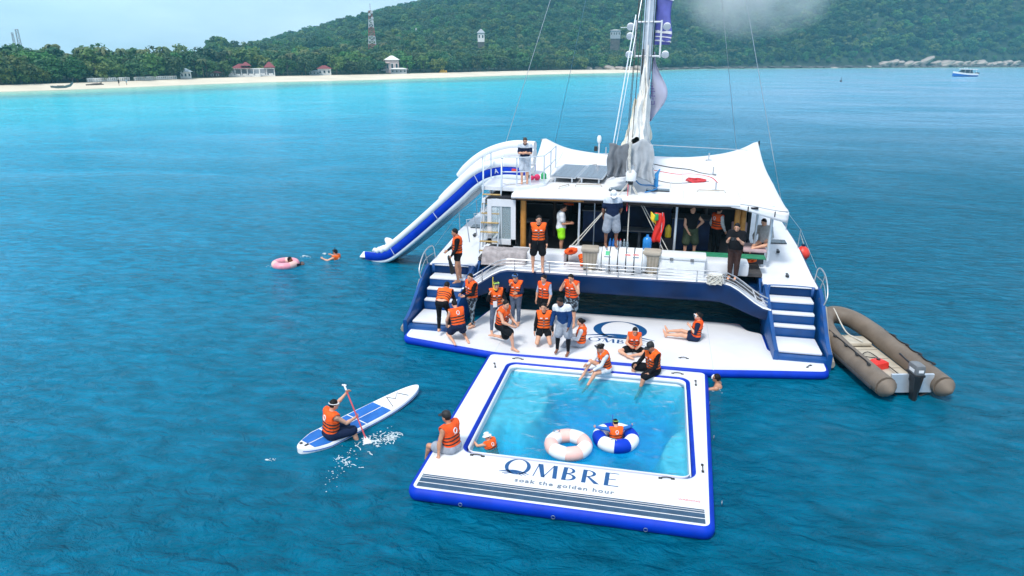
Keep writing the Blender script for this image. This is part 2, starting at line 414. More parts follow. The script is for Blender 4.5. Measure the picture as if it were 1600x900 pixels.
def sea_material():
    m = bpy.data.materials.new('sea_water'); m.use_nodes = True; t = m.node_tree; b = t.nodes['Principled BSDF']; K = t.links.new
    tc = t.nodes.new('ShaderNodeTexCoord'); at_ = t.nodes.new('ShaderNodeAttribute'); at_.attribute_name = 'shore'
    def nz(sc, det=3, stretch=(1, 1, 1), rot=0., rough=.5, dist=0.):
        mp = t.nodes.new('ShaderNodeMapping'); mp.inputs['Scale'].default_value = stretch; mp.inputs['Rotation'].default_value = (0, 0, rot)
        n = t.nodes.new('ShaderNodeTexNoise'); n.inputs['Scale'].default_value = sc; n.inputs['Detail'].default_value = det
        n.inputs['Roughness'].default_value = rough; n.inputs['Distortion'].default_value = dist
        K(tc.outputs['Object'], mp.inputs['Vector']); K(mp.outputs['Vector'], n.inputs['Vector']); return n.outputs['Fac']
    def math_(op, a, b_):
        n = t.nodes.new('ShaderNodeMath'); n.operation = op
        for i, q in enumerate((a, b_)):
            if isinstance(q, (int, float)): n.inputs[i].default_value = q
            else: K(q, n.inputs[i])
        return n.outputs[0]
    wob = math_('MULTIPLY', math_('SUBTRACT', nz(.018, 4), .5), 85.0)          # reef and sand patches
    far = t.nodes.new('ShaderNodeMapRange'); far.inputs['From Max'].default_value = 60; K(at_.outputs['Fac'], far.inputs['Value'])
    dd = math_('ADD', at_.outputs['Fac'], math_('MULTIPLY', wob, far.outputs[0]))
    mr = t.nodes.new('ShaderNodeMapRange'); mr.inputs['From Max'].default_value = 400; K(dd, mr.inputs['Value'])
    rp = t.nodes.new('ShaderNodeValToRGB'); el = rp.color_ramp.elements
    stops = [(0, (.42, .52, .40)), (.018, (.22, .54, .43)), (.05, (.13, .50, .43)), (.085, (.05, .35, .38)), (.13, (.0, .50, .60)), (.27, (.0, .45, .61)),
             (.44, (.0, .320, .510)), (.60, (.0, .210, .360)), (.75, (.0, .124, .214)), (1, (.0, .072, .124))]
    while len(el) < len(stops): el.new(.5)
    for e, (p, c) in zip(el, stops): e.position = p; e.color = (*c, 1)
    K(mr.outputs[0], rp.inputs['Fac'])
    mot = t.nodes.new('ShaderNodeMapRange'); mot.inputs['To Min'].default_value = .70; mot.inputs['To Max'].default_value = 1.28  # light and dark of the ripples, mottled into the base colour
    mot.inputs['From Min'].default_value = .3; mot.inputs['From Max'].default_value = .7
    K(nz(1.1, 6, (1, 1.8, 1), .25, .62, .6), mot.inputs['Value'])
    bk = t.nodes.new('ShaderNodeAttribute'); bk.attribute_name = 'sky_sheen'; bm_ = t.nodes.new('ShaderNodeMixRGB'); bm_.inputs['Color2'].default_value = (.25, .44, .62, 1)      # pale sky sheen off the headland, painted into the base colour
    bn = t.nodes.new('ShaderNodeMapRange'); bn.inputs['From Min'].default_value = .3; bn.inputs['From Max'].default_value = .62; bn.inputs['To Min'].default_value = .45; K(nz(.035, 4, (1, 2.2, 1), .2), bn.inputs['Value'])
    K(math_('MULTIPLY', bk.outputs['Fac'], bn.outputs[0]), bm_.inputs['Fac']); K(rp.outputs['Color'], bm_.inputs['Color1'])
    mx = t.nodes.new('ShaderNodeMixRGB'); mx.blend_type = 'MULTIPLY'; mx.inputs['Fac'].default_value = 1
    K(bm_.outputs[0], mx.inputs['Color1']); K(mot.outputs[0], mx.inputs['Color2']); K(mx.outputs[0], b.inputs['Base Color'])
    b.inputs['Roughness'].default_value = .14; b.inputs['IOR'].default_value = 1.333; b.inputs['Specular IOR Level'].default_value = .14; b.inputs['Specular Tint'].default_value = (.28, .76, 1, 1)
    h = math_('ADD', math_('MULTIPLY', nz(.34, 3, (1, 1.9, 1), .3, .5, .4), .6), math_('MULTIPLY', nz(1.7, 5, (1, 1.8, 1), -.25, .62, .6), .50))
    h = math_('ADD', h, math_('MULTIPLY', nz(3.1, 4, (1, 1.6, 1), .1, .6, .3), .13))
    gust = t.nodes.new('ShaderNodeMapRange'); gust.inputs['From Min'].default_value = .35; gust.inputs['From Max'].default_value = .65; gust.inputs['To Min'].default_value = .35; gust.inputs['To Max'].default_value = 1.15
    K(nz(.055, 3, (1, 1.6, 1), .4, .5, 1.), gust.inputs['Value']); h = math_('MULTIPLY', h, gust.outputs[0])
    bp = t.nodes.new('ShaderNodeBump'); bp.inputs['Strength'].default_value = 1.0; bp.inputs['Distance'].default_value = .5
    K(h, bp.inputs['Height']); K(bp.outputs['Normal'], b.inputs['Normal'])
    return m
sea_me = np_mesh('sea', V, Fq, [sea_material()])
a_ = sea_me.attributes.new('shore', 'FLOAT', 'POINT'); a_.data.foreach_set('value', dep.ravel().astype(np.float32))
sky_sheen = (1 - np.exp(-np.clip(RR - 55, 0, 1e4) / 70)) * ss((AZ - az_u(780)) / (az_u(1330) - az_u(780))) * (ry > 0) * ss((Rs(AZ) * .985 - RR) / 60)  # where the painted sky sheen lies on the water
a_ = sea_me.attributes.new('sky_sheen', 'FLOAT', 'POINT'); a_.data.foreach_set('value', sky_sheen.ravel().astype(np.float32))
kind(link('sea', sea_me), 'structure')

# ------------------------------------------------------------------ beach and hills
dm('sand', (.66, .58, .45), .9, .08, .08, .3, 1.2); dm('forest_floor', (.018, .035, .014), .95, .4, .05)
az0, az1, NA = az_u(-650), az_u(2300), 300
azs = np.linspace(az0, az1, NA)
def sheet(name, rfun, nr, mats, a_lo=None, a_hi=None):
    V = []; azs = np.linspace(a_lo or az0, a_hi or az1, NA)
    for j in range(nr):
        for a in azs:
            r = rfun(a, j / (nr - 1)); V.append(pol(a, r, ground(a, r)))
    V = np.array(V); I, J = np.meshgrid(np.arange(NA - 1), np.arange(nr - 1)); b = (J * NA + I).ravel()
    return kind(link(name, np_mesh(name, V, np.stack([b, b + 1, b + NA + 1, b + NA], 1), mats)), 'structure')
sheet('beach', lambda a, t: float(Rs(a)) - 6 + t * (float(Wd(a)) + 9), 14, ['sand'], None, az_u(1018))
ROCKY = True
dm('shore_rock_ground', (.05, .047, .04), .9, .4, .3, .8, .8)
sheet('rocky_shore', lambda a, t: float(Rs(a)) - 6 + t * (float(Wd(a)) + 9), 14, ['shore_rock_ground'], az_u(1018), None)
o_h = sheet('hills', lambda a, t: float(Rs(a)) + float(Wd(a)) + (1700 - float(Rs(a))) * t ** 1.6, 80, ['forest_floor'])

# ------------------------------------------------------------------ trees
dm('leaf_mid', (.045, .115, .022), .6, col2=(.080, .165, .030), vs=.5, rnd=.85, trans=.25)
dm('leaf_dark', (.024, .075, .022), .6, col2=(.044, .112, .030), vs=.5, rnd=.85, trans=.25)
dm('leaf_bright', (.085, .145, .022), .6, col2=(.13, .19, .03), vs=.5, rnd=.5, trans=.25)
dm('palm_leaf', (.075, .120, .030), .55, col2=(.13, .155, .05), vs=.6, rnd=.5, trans=.25)
dm('bark', (.12, .095, .07), .9, .3, 3)
def crown_mesh(name, seed, R, Hc, base, m, ncl, nleaf, leaf):
    r = np.random.default_rng(seed); P = []; N = []
    for c in range(ncl):
        th, ph = r.uniform(0, 2 * PI), math.acos(r.uniform(-.75, 1)); q = r.uniform(.45, .85)
        cc = np.array([math.sin(ph) * math.cos(th) * R * q, math.sin(ph) * math.sin(th) * R * q, base + Hc * .46 + math.cos(ph) * Hc * .5 * q])
        cr = r.uniform(.26, .46) * R
        d = r.normal(size=(nleaf, 3)); d /= np.linalg.norm(d, axis=1)[:, None]; d[:, 2] = np.abs(d[:, 2]) * r.choice([1, 1, 1, -1], nleaf)
        rad_ = cr * r.uniform(.62, 1.08, (nleaf, 1)); P.append(cc + d * rad_ * np.array([1, 1, .72])); N.append(d)
    P = np.concatenate(P); N = np.concatenate(N); n = len(P)
    N = N + r.normal(size=N.shape) * .45 + np.array([0, 0, .35]); N /= np.linalg.norm(N, axis=1)[:, None]
    t = np.cross(N, r.normal(size=N.shape)); t /= np.linalg.norm(t, axis=1)[:, None]; b = np.cross(N, t)
    s = leaf * r.uniform(.6, 1.3, (n, 1)); V = np.stack([P - t * s, P - b * s * .6, P + t * s, P + b * s * .6], 1).reshape(-1, 3)
    me = np_mesh(name, V, np.arange(4 * n).reshape(n, 4), [m]); me.polygons.foreach_set('use_smooth', [False] * n); return me
def trunk_mesh(name, seed, H, r0):
    q = random.Random(seed); b = MB()
    b.tube(spline([(0, 0, -.8), (q.uniform(-.2, .2), q.uniform(-.2, .2), H * .3), (q.uniform(-.4, .4), q.uniform(-.4, .4), H * .65)], 3), [r0 * 1.2 - .5 * r0 * i / 6 for i in range(7)], 6)
    for k in range(5):
        a = 2 * PI * k / 5 + q.random(); z = H * q.uniform(.3, .5)
        b.tube([(0, 0, z), (math.cos(a) * H * .12, math.sin(a) * H * .12, z + H * .14), (math.cos(a) * H * .25, math.sin(a) * H * .25, z + H * .27)], [r0 * .5, r0 * .32, r0 * .12], 5)
    o = b.build(name, 'bark'); me = o.data; bpy.data.objects.remove(o); return me
KINDS = []
for i, (m, R, Hh) in enumerate((('leaf_mid', 5.0, 10), ('leaf_dark', 4.6, 11), ('leaf_mid', 5.4, 9.4), ('leaf_bright', 4.8, 8.6), ('leaf_dark', 5.6, 10.2), ('leaf_mid', 4.2, 11.5))):
    KINDS.append((crown_mesh('crown', 40 + i, R, Hh * .90, Hh * .06, m, 20, 50, .58), trunk_mesh('trunk', i, Hh, .26)))
def palm_meshes(seed, H):
    q = random.Random(seed); b = MB(); lean = Vector((q.uniform(-1, 1), q.uniform(-1, 1), 0)) * .9
    pts = spline([(0, 0, -.6), tuple(lean * .25 + Vector((0, 0, H * .5))), tuple(lean + Vector((0, 0, H)))], 4)
    b.tube(pts, [.2 - .09 * i / 8 for i in range(len(pts))], 6)
    o = b.build('trunk', 'bark'); tm = o.data; bpy.data.objects.remove(o)
    c = MB(); top = lean + Vector((0, 0, H))
    for k in range(20):
        a = 2 * PI * k / 20 * 1.62 * 2 + q.uniform(-.2, .2); up = q.uniform(-.15, 1.1); Ln = q.uniform(2.3, 3.1); d = Vector((math.cos(a), math.sin(a), 0)); sd = Vector((-d.y, d.x, 0))
        for j in range(5):
            t0, t1 = j / 5, (j + 1) / 5
            def cp(t): return top + d * (Ln * t * (1 - .18 * t)) + Vector((0, 0, up * Ln * .55 * t - 1.35 * Ln * .55 * t * t))
            w0, w1 = .46 * math.sin(PI * min(.98, t0 * .8 + .2)), .46 * math.sin(PI * min(.98, t1 * .8 + .2))
            for sg in (-1, 1):
                A, B = cp(t0), cp(t1); dr = Vector((0, 0, -.28))
                c.add([A, B, B + sd * w1 * sg + dr, A + sd * w0 * sg + dr], [(0, 1, 2, 3)])
    o = c.build('crown', 'palm_leaf'); cm = o.data; bpy.data.objects.remove(o)
    return cm, tm
PALMS = [palm_meshes(60 + i, h) for i, h in enumerate((7.5, 9.0, 8.2))]
def tree(name, label, cat, group, az, r, s, meshes, sz=1.):
    p = pol(az, r, ground(az, r) - .1)
    t = thing(name, label, cat, p, random.uniform(0, 6.28), group); t.scale = (s, s, s * sz)
    link('crown', meshes[0], t); link('trunk', meshes[1], t); return t
def u_az(az):
    k = math.cos(PITCH) + (450 - V_H) / F_PX * math.sin(PITCH); return 800 + F_PX * math.tan(az) * k
used = 0
# the bright clump at the end of the beach
for i, (u, dd, s) in enumerate(((-25, 4, 1.05), (8, 5, 1.0), (36, 4, .78), (58, 4, .55), (74, 5, .40), (-6, 2, .72), (24, 2.5, .55), (46, 2, .42))):
    a = az_u(u); tree('broadleaf_tree', ('biggest and leftmost', 'big rounded', 'medium-sized', 'low spreading', 'smallest and rightmost', 'front left', 'front middle', 'small front right')[i] + ' yellow-green bushy tree at the left end of the sand', 'tree', 'bright trees at the end of the beach', a, float(Rs(a)) + float(Wd(a)) + dd, s, KINDS[3]); used += 1
ZONES = ((135, 'of forest behind the longtail boat'), (200, 'behind the left half of the white balustrade'), (272, 'behind the right half of the white balustrade'), (345, 'around the grey-roofed beach hut'), (440, 'behind the red-roofed pavilions'), (490, 'of palms between pavilion and small red-roofed house'), (535, 'behind the small red-roofed house'), (600, 'left of the white beach villa'), (660, 'around the white beach villa'), (720, 'behind the yellow beach tent'), (780, 'of forest under the hillside tower house'), (860, 'of forest right of the hillside tower house'), (940, 'of forest under the glass-fronted villa'), (1015, 'of forest behind the mast'),
         (1100, 'on the shore right of the mast'), (1180, 'on the wooded shore under the smoke'), (1270, 'on the wooded shore right of the smoke'), (1375, 'of forest left of the pale granite slabs'), (1450, 'above the leftmost granite slabs'), (1530, 'above the granite slabs behind the speedboat'), (9999, 'above the rightmost granite slabs'))
# rows along the beach and along the rocks
for row in range(4):
    u = -40. + 9 * row
    while u < 1645 and used < 250:
        a = az_u(u); r0 = float(Rs(a)) + float(Wd(a)); beach = u < 1010
        r = r0 + (4 if beach else 5) + row * 8.5 + random.uniform(-2, 3)
        if not any(abs(u - c) < w for c, w in ((392, 42), (505, 14), (285, 12), (618, 16))) or row > 1:
            s = random.uniform(.62, .92) * (1 + .13 * row) * (1 if beach else .62 + .08 * row)
            k = random.choice((0, 1, 2, 4, 5, 0, 3) if beach else (0, 1, 2, 4, 5))
            z = ['first', 'second', 'third', 'fourth'][row]
            zone = next(n for lim, n in ZONES if u < lim)
            hue = ('mid-green', 'deep green', 'mid-green', 'bright green', 'deep green', 'tall mid-green')[k]
            lab = '%s tree, %s row %s' % (hue, z, zone)
            if beach: tree('broadleaf_tree', lab, 'tree', 'forest trees behind the beach, %s row' % z, a, r, s, KINDS[k])
            else: tree('broadleaf_tree', lab, 'tree', 'trees above the rocky shore, %s row' % z, a, r, s, KINDS[k])
            used += 1
        u += (6.6 if beach else 9.5) / r * F_PX * random.uniform(.85, 1.2)
# palms
PL = [(314, 6, .92), (440, 9, .9), (452, 14, 1.1), (470, 10, 1.0), (477, 20, 1.15), (357, 30, 1.15), (325, 22, 1.35), (255, 24, 1.2), (128, 18, 1.25), (60, 20, 1.2), (85, 24, 1.22), (228, 22, 1.2), (395, 40, 1.2), (430, 22, 1.1),
      (508, 22, 1.1), (520, 26, 1.1), (492, 16, 1.05), (555, 26, 1.1), (540, 32, 1.1), (160, 20, 1.15), (185, 25, 1.2), (205, 10, .6), (245, 9, .65), (105, 9, .6), (410, 12, .8), (422, 8, .62)]
for i, (u, dd, s) in enumerate(PL):
    s *= .9
    a = az_u(u); lone = i == 0
    tree('palm_tree', 'lone coconut palm standing forward on the sand beside the grey-roofed hut' if lone else 'coconut palm with drooping fronds among the trees behind the beach', 'palm', None if lone else 'coconut palms behind the beach', a, float(Rs(a)) + float(Wd(a)) + dd, s, PALMS[i % 3])
# the rest of the forest reads as one mass
proto = bpy.data.collections.new('forest_prototypes')
for i, (cm, tm) in enumerate(KINDS):
    po = bpy.data.objects.new('crown_source', cm); proto.objects.link(po)
proto.objects.link(bpy.data.objects.new('palm_source', PALMS[1][0])); pts, sc_, rz_, pk_ = [], [], [], []
r = 0
for a_i in range(1):
    rr_ = 300.0
for rk in np.arange(200, 1090, 6.8):
    aa = az_u(-120)
    while aa < az_u(1730):
        r = rk + random.uniform(-3.2, 3.2); a = aa + random.uniform(-3, 3) / rk; d = r - float(Rs(a)) - float(Wd(a)); aa += 6.6 / rk
        if d < (30 if a < az_u(1010) else 12): continue
        if d > 75 and r < 300: continue
        z = ground(a, r); el = (z + 10 - 8) / r
        if el > .135 or r > max(960, float(R_B(a)) + 90) or (a < az_u(330) and d > 70): continue
        s = random.choice((random.uniform(.5, .8), random.uniform(.75, 1.05), random.uniform(.9, 1.3))) * .92
        pts.append(pol(a, r, z - .6)); sc_.append(s); rz_.append(random.uniform(0, 6.28)); pk_.append(random.choice((0, 1, 2, 4, 5, 1, 4, 0, 2, 3, 6, 6)) if d < 150 else random.choice((0, 1, 2, 4, 5, 1, 4)))
fm = bpy.data.meshes.new('forest'); fm.from_pydata([tuple(p) for p in pts], [], [])
for nm, ty, dat in (('sc', 'FLOAT', sc_), ('rz', 'FLOAT', rz_), ('pk', 'INT', pk_)):
    fm.attributes.new(nm, ty, 'POINT').data.foreach_set('value', dat)
fo = kind(link('forest', fm), 'stuff'); fo['label'] = 'dense green forest covering the hills behind the beach'
g = bpy.data.node_groups.new('forest_scatter', 'GeometryNodeTree')
g.interface.new_socket('Geometry', in_out='INPUT', socket_type='NodeSocketGeometry'); g.interface.new_socket('Geometry', in_out='OUTPUT', socket_type='NodeSocketGeometry')
gi, go = g.nodes.new('NodeGroupInput'), g.nodes.new('NodeGroupOutput')
ip_ = g.nodes.new('GeometryNodeInstanceOnPoints'); ci = g.nodes.new('GeometryNodeCollectionInfo')
ci.inputs['Collection'].default_value = proto; ci.inputs['Separate Children'].default_value = True; ci.inputs['Reset Children'].default_value = True
def na(nm, ty):
    n = g.nodes.new('GeometryNodeInputNamedAttribute'); n.data_type = ty; n.inputs['Name'].default_value = nm; return n.outputs['Attribute']
cb = g.nodes.new('ShaderNodeCombineXYZ')
g.links.new(gi.outputs[0], ip_.inputs['Points']); g.links.new(ci.outputs[0], ip_.inputs['Instance']); ip_.inputs['Pick Instance'].default_value = True
g.links.new(na('pk', 'INT'), ip_.inputs['Instance Index']); g.links.new(na('sc', 'FLOAT'), ip_.inputs['Scale'])
g.links.new(na('rz', 'FLOAT'), cb.inputs['Z']); g.links.new(cb.outputs[0], ip_.inputs['Rotation'])
g.links.new(ip_.outputs[0], go.inputs[0])
fo.modifiers.new('scatter', 'NODES').node_group = g

# ------------------------------------------------------------------ rocks on the right-hand shore
dm('rock_pale', (.15, .125, .11), .9, .3, .35, .8, 1.2, col2=(.40, .335, .29)); dm('rock_dark', (.085, .075, .068), .9, .4, .5, .6, 1.2)
def rock_mesh(seed, m):
    bm = bmesh.new(); bmesh.ops.create_icosphere(bm, subdivisions=3, radius=1)
    for v in bm.verts:
        d = v.co.normalized(); k = 1 + .38 * noise.noise(d * 1.3 + Vector((seed * 7.1, 0, 0))) + .2 * abs(noise.noise(d * 3.1 + Vector((0, seed * 3.7, 0)))) - .12 * abs(noise.noise(d * 6.5 + Vector((seed, 0, 0))))
        v.co = d * k; v.co.z *= .62
    me = bpy.data.meshes.new('rock'); bm.to_mesh(me); bm.free(); me.materials.append(M[m]); return me
ROCKS = {m: [rock_mesh(i + (0 if m == 'rock_pale' else 9), m) for i in range(4)] for m in ('rock_pale', 'rock_dark')}
def rock(u, dd, s, m, label, group, tilt=0.):
    a = az_u(u); r = float(Rs(a)) + dd; o = link('shore_rock', random.choice(ROCKS[m])); o.location = pol(a, r, float(land(a, r)) + s[2] * .15)
    o.scale = s; o.rotation_euler = (random.uniform(-.15, .15), tilt + random.uniform(-.1, .1), -a + YAW + random.uniform(-.3, .3)); tag(o, label, 'rock', group)
ORD = 'first second third fourth fifth sixth seventh eighth ninth tenth eleventh twelfth thirteenth fourteenth fifteenth sixteenth seventeenth eighteenth nineteenth twentieth'.split()
u = 1382; ns = 0
while u < 1596:
    w = random.choice((random.uniform(3, 5), random.uniform(5, 9.5))); ns += 1; rock(u, random.uniform(3, 7), (w, 3.5, random.uniform(1.8, 2.6) + w * .22), 'rock_pale', '%s big pale granite slab from the left end of the headland rocks' % ORD[min(ns, 20) - 1], 'pale granite slabs on the headland shore', random.uniform(-.55, -.1)); u += w * 1.15 / 545 * F_PX
u = 1372
while u < 1610:
    w = random.uniform(2.5, 5); rock(u, random.uniform(-.5, 2), (w, 2.6, random.uniform(1.4, 2.4)), 'rock_dark', 'dark wet boulder at the waterline below the pale slabs', 'dark boulders below the pale slabs'); u += w * 1.5 / 540 * F_PX
u = 1030
while u < 1370:
    w = random.uniform(1.6, 4.6); m = 'rock_pale' if random.random() < (.4 if 1090 < u < 1200 or u > 1290 else .15) else 'rock_dark'
    rock(u, random.uniform(0, 3), (w, 2.4, random.uniform(.9, 2.1)), m, 'pale boulder on the wooded shore under the smoke' if m == 'rock_pale' else 'dark boulder on the wooded shore under the smoke', 'pale boulders on the wooded shore' if m == 'rock_pale' else 'dark boulders on the wooded shore', 0); u += w * 2.6 / 500 * F_PX
for u_, dd, s in ((920, 42, 2.2), (935, 40, 2.6), (952, 34, 3.2), (968, 28, 2.4), (985, 18, 2.6), (1000, 12, 3.)):
    rock(u_, dd, (s * 1.3, s, s), 'rock_pale', 'grey boulder where the white sand ends under the trees', 'boulders at the end of the sand')

# ------------------------------------------------------------------ air: even haze over the whole bay, smoke over the wooded valley
def volume_box(name, lo, hi, dens, col):
    b = MB(); b.box([(p + q) / 2 for p, q in zip(lo, hi)], [q - p for p, q in zip(lo, hi)]); o = b.build(name, 'sand')
    m = bpy.data.materials.new(name); m.use_nodes = True; t = m.node_tree; t.nodes.remove(t.nodes['Principled BSDF'])
    v = t.nodes.new('ShaderNodeVolumePrincipled'); v.inputs['Color'].default_value = (*col, 1); v.inputs['Density'].default_value = dens; v.inputs['Anisotropy'].default_value = .2
    t.links.new(v.outputs['Volume'], t.nodes['Material Output'].inputs['Volume']); o.data.materials.clear(); o.data.materials.append(m)
    return kind(o, 'stuff'), m, v
volume_box('haze', (-1960, -150, -4.2), (1960, 1960, 175), .00029, (.32, .82, 1.0))
_s = pol(az_u(1168), 640, 0)
sm = MB(); sm.ball((0, 0, 0), (72, 55, 40), 24); so = sm.build('smoke', 'sand', off=(_s.x, _s.y, 58))
m = bpy.data.materials.new('smoke'); m.use_nodes = True; t = m.node_tree; t.nodes.remove(t.nodes['Principled BSDF'])
v = t.nodes.new('ShaderNodeVolumePrincipled'); v.inputs['Color'].default_value = (1, 1, 1, 1)
tc = t.nodes.new('ShaderNodeTexCoord'); gr = t.nodes.new('ShaderNodeTexGradient'); gr.gradient_type = 'SPHERICAL'; mp = t.nodes.new('ShaderNodeMapping'); mp.inputs['Scale'].default_value = (1 / 71, 1 / 54, 1 / 39)
nz = t.nodes.new('ShaderNodeTexNoise'); nz.inputs['Scale'].default_value = .03; nz.inputs['Detail'].default_value = 5
ml = t.nodes.new('ShaderNodeMath'); ml.operation = 'MULTIPLY'; rp = t.nodes.new('ShaderNodeMapRange'); rp.inputs['From Min'].default_value = .38; rp.inputs['From Max'].default_value = .72; rp.inputs['To Max'].default_value = .065
t.links.new(tc.outputs['Object'], mp.inputs['Vector']); t.links.new(mp.outputs[0], gr.inputs['Vector']); t.links.new(tc.outputs['Object'], nz.inputs['Vector'])
t.links.new(nz.outputs['Fac'], rp.inputs['Value']); t.links.new(gr.outputs['Fac'], ml.inputs[0]); t.links.new(rp.outputs[0], ml.inputs[1]); t.links.new(ml.outputs[0], v.inputs['Density'])
t.links.new(v.outputs['Volume'], t.nodes['Material Output'].inputs['Volume']); so.data.materials.clear(); so.data.materials.append(m)
kind(so, 'stuff'); so['label'] = 'drift of white smoke rising over the wooded hillside'
# ------------------------------------------------------------------ floating docks
def pad(name, poly, z0, z1, side_w, top_mat, side_mat, parent, hole=None):
    """inflated slab: bulging sides and a top skin a little inside the rim"""
    n = len(poly)
    prof = [(.10, z0), (.02, z0 + .05), (0, (z0 + z1) / 2), (.015, z1 - .045), (side_w, z1)]
    def ring(P, d, z): return [(x, y, z) for x, y in inset(P, d)]
    b = MB(); b.loft([ring(poly, d, z) for d, z in prof], caps=False)
    if hole: b.loft([ring(hole, -d * .8, z) for d, z in prof], caps=False)
    b.build('side_wall', side_mat, parent, smooth=60)
    t = MB(); A = inset(poly, side_w)
    if hole:
        B = inset(hole, -side_w * .8)
        t.add([(x, y, z1) for x, y in A] + [(x, y, z1) for x, y in B], [(i, (i + 1) % n, n + (i + 1) % n, n + i) for i in range(n)])
    else:
        t.add([(x, y, z1) for x, y in A], [tuple(q) for q in tessellate_polygon([[Vector((x, y, 0)) for x, y in A]])])
    return t.build('top_skin', top_mat, parent, smooth=30)

def flat_shape(polys, name, m, parent, mtx):
    """printed shapes: thin plates lying on a surface; polys is a list of (outline, hole or None)"""
    b = MB()
    for P, Hh in polys:
        loops = [[Vector((x, y, 0)) for x, y in P]] + ([[Vector((x, y, 0)) for x, y in Hh]] if Hh else [])
        vs = [mtx @ v for l in loops for v in l]; b.add(vs, [tuple(t) for t in tessellate_polygon(loops)])
    return b.build(name, m, parent)
def ell(cx, cy, rx, ry, n=36, a0=0., a1=2 * PI): return [(cx + rx * math.cos(a0 + (a1 - a0) * k / n), cy + ry * math.sin(a0 + (a1 - a0) * k / n)) for k in range(n)]
def bar(x0, y0, x1, y1, w0, w1=None):
    w1 = w0 if w1 is None else w1; d = Vector((x1 - x0, y1 - y0)).normalized(); p = Vector((-d.y, d.x))
    return [(x0 + p.x * w0 / 2, y0 + p.y * w0 / 2), (x0 - p.x * w0 / 2, y0 - p.y * w0 / 2), (x1 - p.x * w1 / 2, y1 - p.y * w1 / 2), (x1 + p.x * w1 / 2, y1 + p.y * w1 / 2)]
def arcband(cx, cy, r0x, r0y, r1x, r1y, a0, a1, n=14): return ell(cx, cy, r0x, r0y, n, a0, a1) + [(cx + r0x * math.cos(a1), cy + r0y * math.sin(a1)), (cx + r1x * math.cos(a1), cy + r1y * math.sin(a1))] + ell(cx, cy, r1x, r1y, n, a1, a0) + [(cx + r1x * math.cos(a0), cy + r1y * math.sin(a0))]
def wave_lines(x, y, w):
    out = []
    for k, (dx, dy, ww, th) in enumerate(((0, 0, w, .030), (.12 * w, -.055 * w, .8 * w, .022), (.2 * w, -.10 * w, .62 * w, .016))):
        top, bot = [], []
        for i in range(15):
            t = i / 14; px = x + dx + ww * t; py = y + dy + math.sin(PI * t * 1.0) * .11 * w; h = th * w * math.sin(PI * (.06 + .9 * t)) + .004
            top.append((px, py + h)); bot.append((px, py - h))
        out.append((top + bot[::-1], None))
    return out
def q_ring(cx, cy, rx, ry): return (ell(cx, cy, rx, ry, 44), [(x, y) for x, y in ell(cx + rx * .0, cy + ry * .01, rx * .70, ry * .93, 44)])
def letters_mbre(x, h):
    """M B R E with thick and thin strokes; x is the left edge, h the cap height"""
    T, t = .225 * h, .05 * h; out = []
    out += [(bar(x + t, 0, x + .20 * h, h, t), None), ([(x + .13 * h, h), (x + .13 * h + T * 1.25, h), (x + .68 * h, 0), (x + .68 * h - T * .9, 0)], None), (bar(x + .60 * h, .05 * h, x + 1.03 * h, h * .985, t), None), ([(x + .98 * h, h), (x + .98 * h + T, h), (x + 1.08 * h + T, 0), (x + 1.08 * h, 0)], None)]
    x += 1.55 * h
    out += [([(x, 0), (x + T, 0), (x + T, h), (x, h)], None), (arcband(x + T * .9, h * .755, .44 * h, .245 * h, .28 * h, .20 * h, PI / 2, -PI / 2), None), (arcband(x + T * .9, h * .265, .54 * h, .265 * h, .36 * h, .215 * h, PI / 2, -PI / 2), None)]
    x += 1.05 * h
    out += [([(x, 0), (x + T, 0), (x + T, h), (x, h)], None), (arcband(x + T * .9, h * .735, .50 * h, .265 * h, .33 * h, .215 * h, PI / 2, -PI / 2), None), ([(x + T, h * .5), (x + T + .14 * h, h * .5), (x + .95 * h, 0), (x + .95 * h - T * 1.25, 0)], None)]
    x += 1.18 * h
    out += [([(x, 0), (x + T, 0), (x + T, h), (x, h)], None)] + [([(x + T, yy), (x + w, yy), (x + w + .02 * h, yy + t), (x + T, yy + t)], None) for yy, w in ((0, .74 * h), (.48 * h, .58 * h), (h - t, .72 * h))]
    return out
def flat_at(x, y, z, rz=0., sx=1.): return Matrix.Translation((x, y, z)) @ Matrix.Rotation(rz, 4, 'Z') @ Matrix.Diagonal((sx, 1, 1, 1))
def handle(parent, x, y, z, rz, w=.16):
    b = MB(); c, s = math.cos(rz), math.sin(rz); P = lambda u, h: (x + c * u, y + s * u, z + h)
    b.tube([P(-w, .0), P(-w * .7, .025), P(0, .035), P(w * .7, .025), P(w, .0)], .011, 6)
    for u in (-w, w): b.box(P(u, .005), (.07, .05, .010), (0, 0, rz))
    return b.build('handle', 'black_rubber', parent, smooth=40)

# --- the swim pool ring
pool = thing('pool_dock', 'white inflatable pool platform with blue rim, big OMBRE lettering and dark striped front edge', 'pool dock')
PO = rrect(-3.09, -7.27, 2.75, -0.76, .22, 7); PO = [(x - (.22 * (-.76 - y) / 6.51 if x > 0 else 0), y) for x, y in [(x + (.06 if x > 0 else 0), y) for x, y in PO]]; PI_ = rrect(-2.36, -5.72, 2.24, -1.32, .20, 7)
pad('', PO, -.02, .25, .10, 'white_pvc_dock', 'blue_pvc', pool, hole=PI_)
for k, (ya, yb) in enumerate(((-7.11, -6.985), (-6.95, -6.83), (-6.798, -6.765), (-6.735, -6.712))):
    b = MB(); b.box((-.25, (ya + yb) / 2, .257), (5.34, yb - ya, .010), bev=.003); b.build('foam_strip', 'navy_foam', pool)
flat_shape([q_ring(0, .25, .31, .27)] + [([(px + .0, py) for px, py in P], None) for P, _ in wave_lines(-.40, .02, .72)] + letters_mbre(.40, .44), 'lettering', 'print_navy', pool, flat_at(-1.16, -6.32, .2545, -.008, .84))
